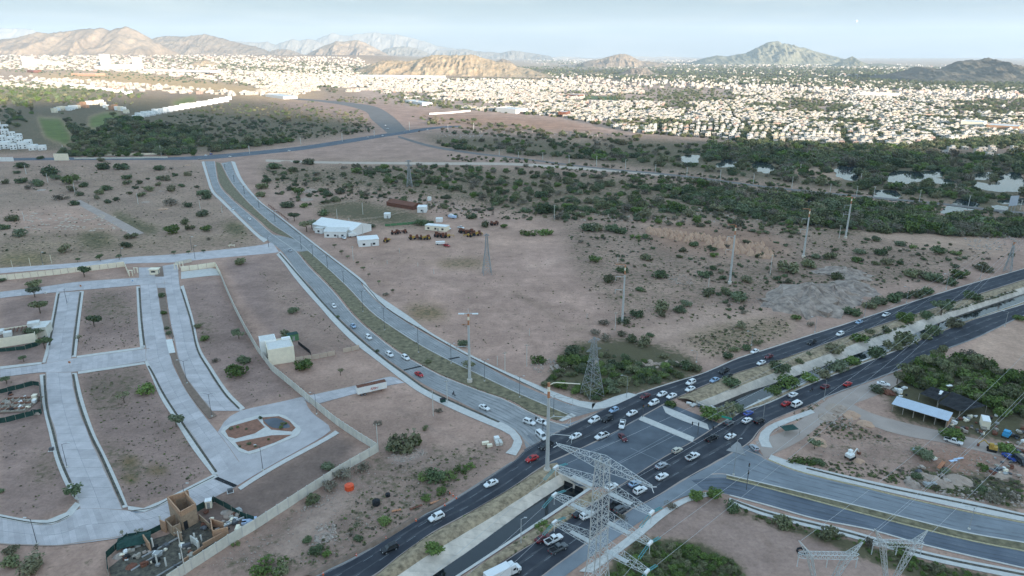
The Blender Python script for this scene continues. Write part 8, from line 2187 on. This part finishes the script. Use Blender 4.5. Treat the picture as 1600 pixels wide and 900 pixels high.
# rubble and dirt heaps
for i, (x, y, r, h, m, lab) in enumerate(((1425,756,2.4,1.2,'spoil','pale grey gravel heap at the yard corner'),(1443,746,3.0,1.5,'mound','round dirt heap behind the pale gravel heap'),(1458,750,3.2,1.5,'mound','round dirt heap beside the orange chute'),(1475,757,3.0,1.3,'mound','flat dirt heap in front of the orange chute'),(1500,752,4.2,1.5,'mound','broad brown dirt heap in the scrap yard'),(1560,740,3.4,1.2,'mound','brown dirt heap by the grey wreck'),(1310,640,4.5,1.5,'mound','grey-brown dirt heap at the lay-by corner'),(1330,648,3.4,1.2,'mound_o','reddish dirt heap beside the lay-by'),(1292,652,3.6,1.3,'mound','pale dirt heap by the avenue sidewalk'),(1352,662,3.0,1.0,'mound_o','low reddish heap along the dirt lane'),(1385,612,3.2,1.1,'rust','rusty red soil heap at the head of the zinc shed'),(1277,690,3.2,1.1,'mound_o','small dirt heap right of the green tarpaulin'),(1341,719,1.8,.5,'mound_o','small brown heap in front of the white digger'),
 (252,299,2.4,1.3,'mound','small pale dirt cone in the upper field'),(228,316,4.0,1.4,'mound','pale grassy heap in the field by the pole'),(254,327,4.5,1.5,'mound_o','tan dirt heap in the scrubby field'),(65,297,4,1.0,'rock','white rubble strip by the left field shrubs'),(293,258,4,1.2,'mound_o','pale heap in the upper field by the boulevard'),(485,299,8,2.6,'mound','pale dirt heap beyond the far stretch of boulevard'),(478,312,7,2,'mound','lower pale heap beyond the far stretch'),
 (1125,600,0,0,'mound',''),(925,565,2.5,.9,'mound','small mounded earth row at the corner thicket, first'),)):
 if r: heap('dirt_heap', x, y, r, h, m, lab, 'dirt heap', 'dirt heaps', i, 14)
# big grey spoil mounds beyond the avenue
for i, (x, y, r, h, lab) in enumerate(((1265,470,26,6.0,'largest grey spoil mound beyond the avenue'),(1232,478,15,3.4,'spoil mound on the left shoulder of the largest one'),(1300,462,18,4.2,'spoil mound on the right shoulder of the largest one'),(1285,482,13,2.6,'low spoil mound in front of the largest one'),(1335,450,14,2.4,'low spoil mound nearest the dark shrubs'),(1320,428,16,2.6,'ribbed grey spoil mound behind the largest one'))):
 heap('spoil_mound', x, y, r, h * 1.5, 'spoil', lab, 'mound', 'grey spoil mounds', i, 26, .8)
# the field of orange tipped loads
om = []
rs = random.Random(21)
for i in range(190):
 t = rs.random(); x = 1010 + t * 195; y = 361 + t * 34 + rs.uniform(-8, 8) * (.5 + t)
 om.append((x, y, rs.uniform(1.5, 2.5)))
rs2 = random.Random(5)
def cone_mesh(seed):
 rg = np.random.default_rng(seed); n = 9; v = [(0, 0, .55)]; f = []
 for i in (1, 2, 3):
  for k in range(n):
   a = 2 * math.pi * k / n; rr = i / 3 * rg.uniform(.85, 1.12); v.append((rr * math.cos(a), rr * math.sin(a), .55 * (1 - (i / 3) ** 1.2) * rg.uniform(.85, 1.15) - (.08 if i == 3 else 0)))
 for k in range(n): f.append((0, 1 + k, 1 + (k + 1) % n))
 for i in range(2):
  for k in range(n): f.append((1 + i * n + k, 1 + (i + 1) * n + k, 1 + (i + 1) * n + (k + 1) % n, 1 + i * n + (k + 1) % n))
 return v, f
CM = {}
for nm in ('mound_o', 'mound', 'pale_dirt', 'rock'):
 for s in range(4):
  v, f = cone_mesh(s); me = bpy.data.meshes.new('dirt_pile'); me.from_pydata(v, [], f); me.materials.append(M[nm]); me.update(); CM[(nm, s)] = me
def pile(x, y, r, m, lab, grp, hz=1.0):
 o = bpy.data.objects.new('dirt_pile', CM[(m, rs.randrange(4))]); COL.objects.link(o); c = G(x, y)
 o.location = (c.x, c.y, 0); o.scale = (r, r * rs.uniform(.8, 1.2), r * hz); o.rotation_euler = (0, 0, rs.uniform(0, 6))
 return tag(o, lab, 'dirt pile', grp)
for (x, y, r) in om: pile(x, y, r, 'mound_o', 'orange tipped dirt pile in the field of humps beyond the bare field', 'orange tipped dirt piles', 2.2)
for i in range(110):
 u, t = rs.random(), rs.random(); pile(30 + 160 * u + 10 * t, 334 + 26 * t + 4 * u - 2, rs.uniform(.9, 1.6), 'pale_dirt', 'low pinkish dirt hump in the tilled patch of the scrubby field', 'low pinkish humps', .8)
for i in range(26): pile(985 + i * 3.6 + rs.uniform(-2, 2), 572 - (i % 3) * 3 + rs.uniform(-2, 2) - i * .0, rs.uniform(.9, 1.5), 'mound', 'small earth hump in the row behind the corner thicket', 'earth humps behind the corner thicket', 1.0)
# loose rubble: nobody could count it
RK = []
for s in range(3):
 v, f = cone_mesh(40 + s)
 o = mesh_obj('boulder', [(a * .6, b * .6, c * .9) for a, b, c in v], f, M['rock'])
 c = G((1420, 1432, 870)[s], (748, 757, 572)[s]); o.location = c; o.scale = (2, 2, 2)
 tag(o, ('pale boulder at the foot of the gravel heap', 'pale boulder in front of the gravel heap', 'pale broken slab piece by the corner thicket')[s], 'boulder'); RK.append(o)
X, Y, Sz = [], [], []
for poly, n_, lo, hi in (([(495,822),(520,812),(528,842),(488,852)], 160, .15, .7), ([(470,800),(480,785),(510,770),(520,778),(485,802)], 60, .15, .5), ([(605,715),(620,704),(656,698),(668,708),(630,724)], 130, .15, .6), ([(825,568),(860,560),(895,568),(880,580),(835,582)], 160, .2, .9), ([(1270,625),(1340,650),(1330,672),(1265,660)], 160, .2, .8), ([(1415,735),(1500,740),(1600,770),(1600,795),(1430,765)], 320, .2, .9),
 ([(860,325),(1000,318),(1180,330),(1230,350),(1000,345),(870,345)], 500, .4, 1.5), ([(1500,372),(1590,360),(1600,392),(1520,390)], 200, .4, 1.4), ([(1040,430),(1075,428),(1085,445),(1050,445)], 100, .3, .9), ([(540,300),(700,318),(780,335),(700,330)], 150, .4, 1.4), ([(640,205),(900,205),(1000,214),(700,216)], 260, 1, 3.5), ([(1470,700),(1600,700),(1600,750),(1500,740)], 200, .15, .6), ([(1130,475),(1240,455),(1300,450),(1260,490)], 150, .2, .9), ([(405,430),(440,480),(560,545),(470,540)], 70, .1, .3), ([(325,885),(560,730),(700,705),(640,800),(500,880)], 800, .1, .35), ([(560,395),(760,375),(880,400),(950,500),(850,575),(700,530)], 600, .1, .3), ([(1215,690),(1380,670),(1560,700),(1420,740),(1260,715)], 350, .1, .4), ([(0,255),(320,262),(320,320),(0,330)], 160, .3, 1.0)):
 a, b = pix_points(poly, n_); X.append(a); Y.append(b); Sz.append(RNG.uniform(lo, hi, len(a)) * (.5 + RNG.random(len(a))))
X, Y, Sz = map(np.concatenate, (X, Y, Sz)); n_ = len(X); rt = np.stack([RNG.uniform(-.4, .4, n_), RNG.uniform(-.4, .4, n_), RNG.uniform(0, 6, n_)], 1)
gn_scatter('rubble', np.stack([X, Y, np.full(n_, -.05)], 1), rt, np.stack([Sz, Sz * .8, Sz], 1), RNG.integers(0, 3, n_), RK, 'loose pale rubble and stones strewn over the waste ground', 'rubble')

# odds and ends of the waste ground by the trench
def cyl_thing(name, px, py, r, h, m, label, cat, cap=None, group=None):
 o = empty(name, G(px, py), 0, label, cat, group)
 q = MB(); q.bar((0, 0, 0), (0, 0, h * .8), r, 0, 16); q.build('body', M[m], o)
 q = MB(); q.bar((0, 0, h * .8), (0, 0, h), r, 0, 16, r * .45); q.build('lid', M[cap or m], o)
cyl_thing('water_tank', 546, 764, 1.35, 1.7, 'orange_tank', 'bright orange water tank beside the panel wall bushes', 'tank')
cyl_thing('burnt_stump', 588, 788, 1.1, 1.6, 'black', 'larger round black stump on the waste ground', 'stump')
cyl_thing('burnt_stump', 606, 775, .7, 1.0, 'black', 'smaller round black stump on the waste ground', 'stump')
simple('pipe_stack', 770, 695, .3, 'stack of pale concrete pipes and blocks at the boulevard corner', 'pipes', [('block', 'cream', [((-2.2,1,.5),(2.2,.9,.9))]), ('block', 'cream', [((-1.2,-.6,.4),(1.6,.9,.8))]), ('pipe', 'post', [((1.4,0,.5),(1.0,2.4,1.0))]), ('pipe', 'post', [((2.6,0,.5),(1.0,2.4,1.0))]), ('cover', 'white', [((2.0,2.4,.6),(1.6,1.6,1.2))])])
for i, (x, y) in enumerate(((703,771),(713,779),(695,790),(650,814),(603,842),(557,869),(505,898),(694,783),(708,775))):
 o = empty('traffic_cone', G(x, y), 0, f'orange traffic cone beside the dug trench, {ordw(i)} from the junction end', 'traffic cone', 'orange traffic cones')
 piece(o, 'base', 'orange', ((0, 0, .04), (.5, .5, .08))); q = MB(); q.bar((0, 0, .06), (0, 0, .95), .24, 0, 10, .05); q.build('cone', M['orange_tank'], o); q = MB(); q.bar((0, 0, .5), (0, 0, .68), .152, 0, 10, .115); q.build('reflective_band', M['white'], o)
for i, (x0, y0, x1, y1) in enumerate(((672,788,693,781), (612,800,627,797), (640,797,660,790))):
 A, B = G(x0, y0), G(x1, y1); d = B - A
 o = empty('plastic_mesh_barrier', A, math.atan2(d.y, d.x), ('fallen orange mesh barrier near the cones', 'small fallen orange mesh strip by the round shrub', 'dark fallen barrier strip between the orange ones')[i], 'barrier', None)
 for k in range(4): piece(o, 'mesh_panel', 'orange' if i < 2 else 'rust', ((d.length * (k + .5) / 4, .1 * (k % 2), .25), (d.length / 4 - .1, .7, .12)))
simple('utility_box', 692, 628, .5, 'small dark green utility box on the boulevard sidewalk', 'utility box', [('box', 'net', [((0,0,.7),(1.8,1.2,1.3))]), ('lid', 'black', [((0,0,1.38),(1.9,1.3,.08))])])
simple('utility_box', 81, 704, .2, 'small dark utility box on the lower left lot sidewalk', 'utility box', [('box', 'lamp', [((0,0,.6),(1.2,.9,1.0))]), ('pad', 'conc_white', [((0,0,.06),(1.8,1.4,.12))])])
simple('utility_box', 360, 769, .5, 'dark utility box beside the lower drain grating', 'utility box', [('box', 'lamp', [((0,0,.6),(1.4,1.0,1.0))]), ('pad', 'conc_white', [((0,0,.06),(1.8,1.4,.12))])])
simple('sign_pole', 72, 461, .0, 'white sign lying at the corner of the cream wall street', 'sign', [('board', 'white', [((0,0,1.2),(1.2,.08,1.0))]), ('post', 'steel', [((0,.08,.5),(.08,.08,1.0))])])
for (x, y, lab) in ((110,573,'small red and white street sign at the middle crossing'),(127,452,'small red and white street sign at the upper crossing'),(208,444,'small blue and white street sign by the gate')):
 simple('street_sign', x, y, .1, lab, 'sign', [('board', 'orange' if 'red' in lab else 'tarp', [((0,0,2.0),(.9,.06,.9))]), ('post', 'steel', [((0,.07,1.0),(.1,.1,2.0))])])
o = bldg('culvert_wall', (1110, 636), (1130, 648), .4, .6, 'conc_white', 'low broken concrete wall at the end of the far canal', 'wall', roof='slab')
simple('broken_slab', 1083, 634, .4, 'broken concrete pieces dumped at the end of the far canal', 'rubble', [('slab', 'conc_walk', [((0,0,.4),(2.4,1.4,.4),.3)]), ('slab', 'asph_mid', [((2.0,-1.0,.3),(1.8,1.2,.5),1.1)]), ('slab', 'conc_white', [((-1.0,1.2,.7),(1.0,1.8,.5),.8)])])
simple('shelter', 362, 386, .1, 'white tangle of branches and posts at the access road corner', 'debris', [('branch', 'cream', [((0,0,1.2),(4.5,.2,.2),.5), ((1,0,.9),(4.0,.2,.2),-.6), ((-1,.6,1.5),(3.6,.2,.2),1.2)]), ('post', 'cream', [((-1.5,0,.8),(.2,.2,1.6)), ((1.8,0,.8),(.2,.2,1.6))])])
simple('ring', 1253, 862, .3, 'black tyre lying on the bare ground behind the farther horned pylon', 'tyre', [('tread', 'black', [((1.1,0,.18),(.35,1.0,.36)), ((-1.1,0,.18),(.35,1.0,.36)), ((0,1.1,.18),(1.0,.35,.36)), ((0,-1.1,.18),(1.0,.35,.36)), ((.8,.8,.18),(.8,.35,.36),-.78), ((-.8,-.8,.18),(.8,.35,.36),-.78), ((.8,-.8,.18),(.8,.35,.36),.78), ((-.8,.8,.18),(.8,.35,.36),.78)])])
# half moon over the right-hand mountain
mo = bmesh.new(); bmesh.ops.create_icosphere(mo, subdivisions=3, radius=62)
me = bpy.data.meshes.new('moon'); mo.to_mesh(me); mo.free(); me.materials.append(mat('pale_moon', (.36, .37, .38), .9, .15, .02))
mn = bpy.data.objects.new('moon', me); COL.objects.link(mn)
sm = 30000 / FPX; mn.location = ((1338 - 800) * sm, (FPX * CP + (450 - 33) * SP) * sm, CAM_H + (-FPX * SP + (450 - 33) * CP) * sm)
tag(mn, 'small pale moon hanging in the sky over the green-grey mountain', 'moon')
# ------------------------------------------------------------------ haze
hm = bpy.data.materials.new('thin_haze'); hm.use_nodes = True
hm.node_tree.nodes.clear()
ho = hm.node_tree.nodes.new('ShaderNodeOutputMaterial'); hv = hm.node_tree.nodes.new('ShaderNodeVolumePrincipled')
hv.inputs['Color'].default_value = (.70, .85, 1, 1); hv.inputs['Density'].default_value = HAZE
hm.node_tree.links.new(hv.outputs['Volume'], ho.inputs['Volume'])
hb = MB(); z0, z1 = -5.2, HAZE_TOP
hb.box((0, (22500 - 7500) / 2, (z0 + z1) / 2), (45000, 30000, z1 - z0))
haze = hb.build('haze', hm)
tag(haze, 'thin pale blue haze over the whole plain', 'haze', kind='stuff')
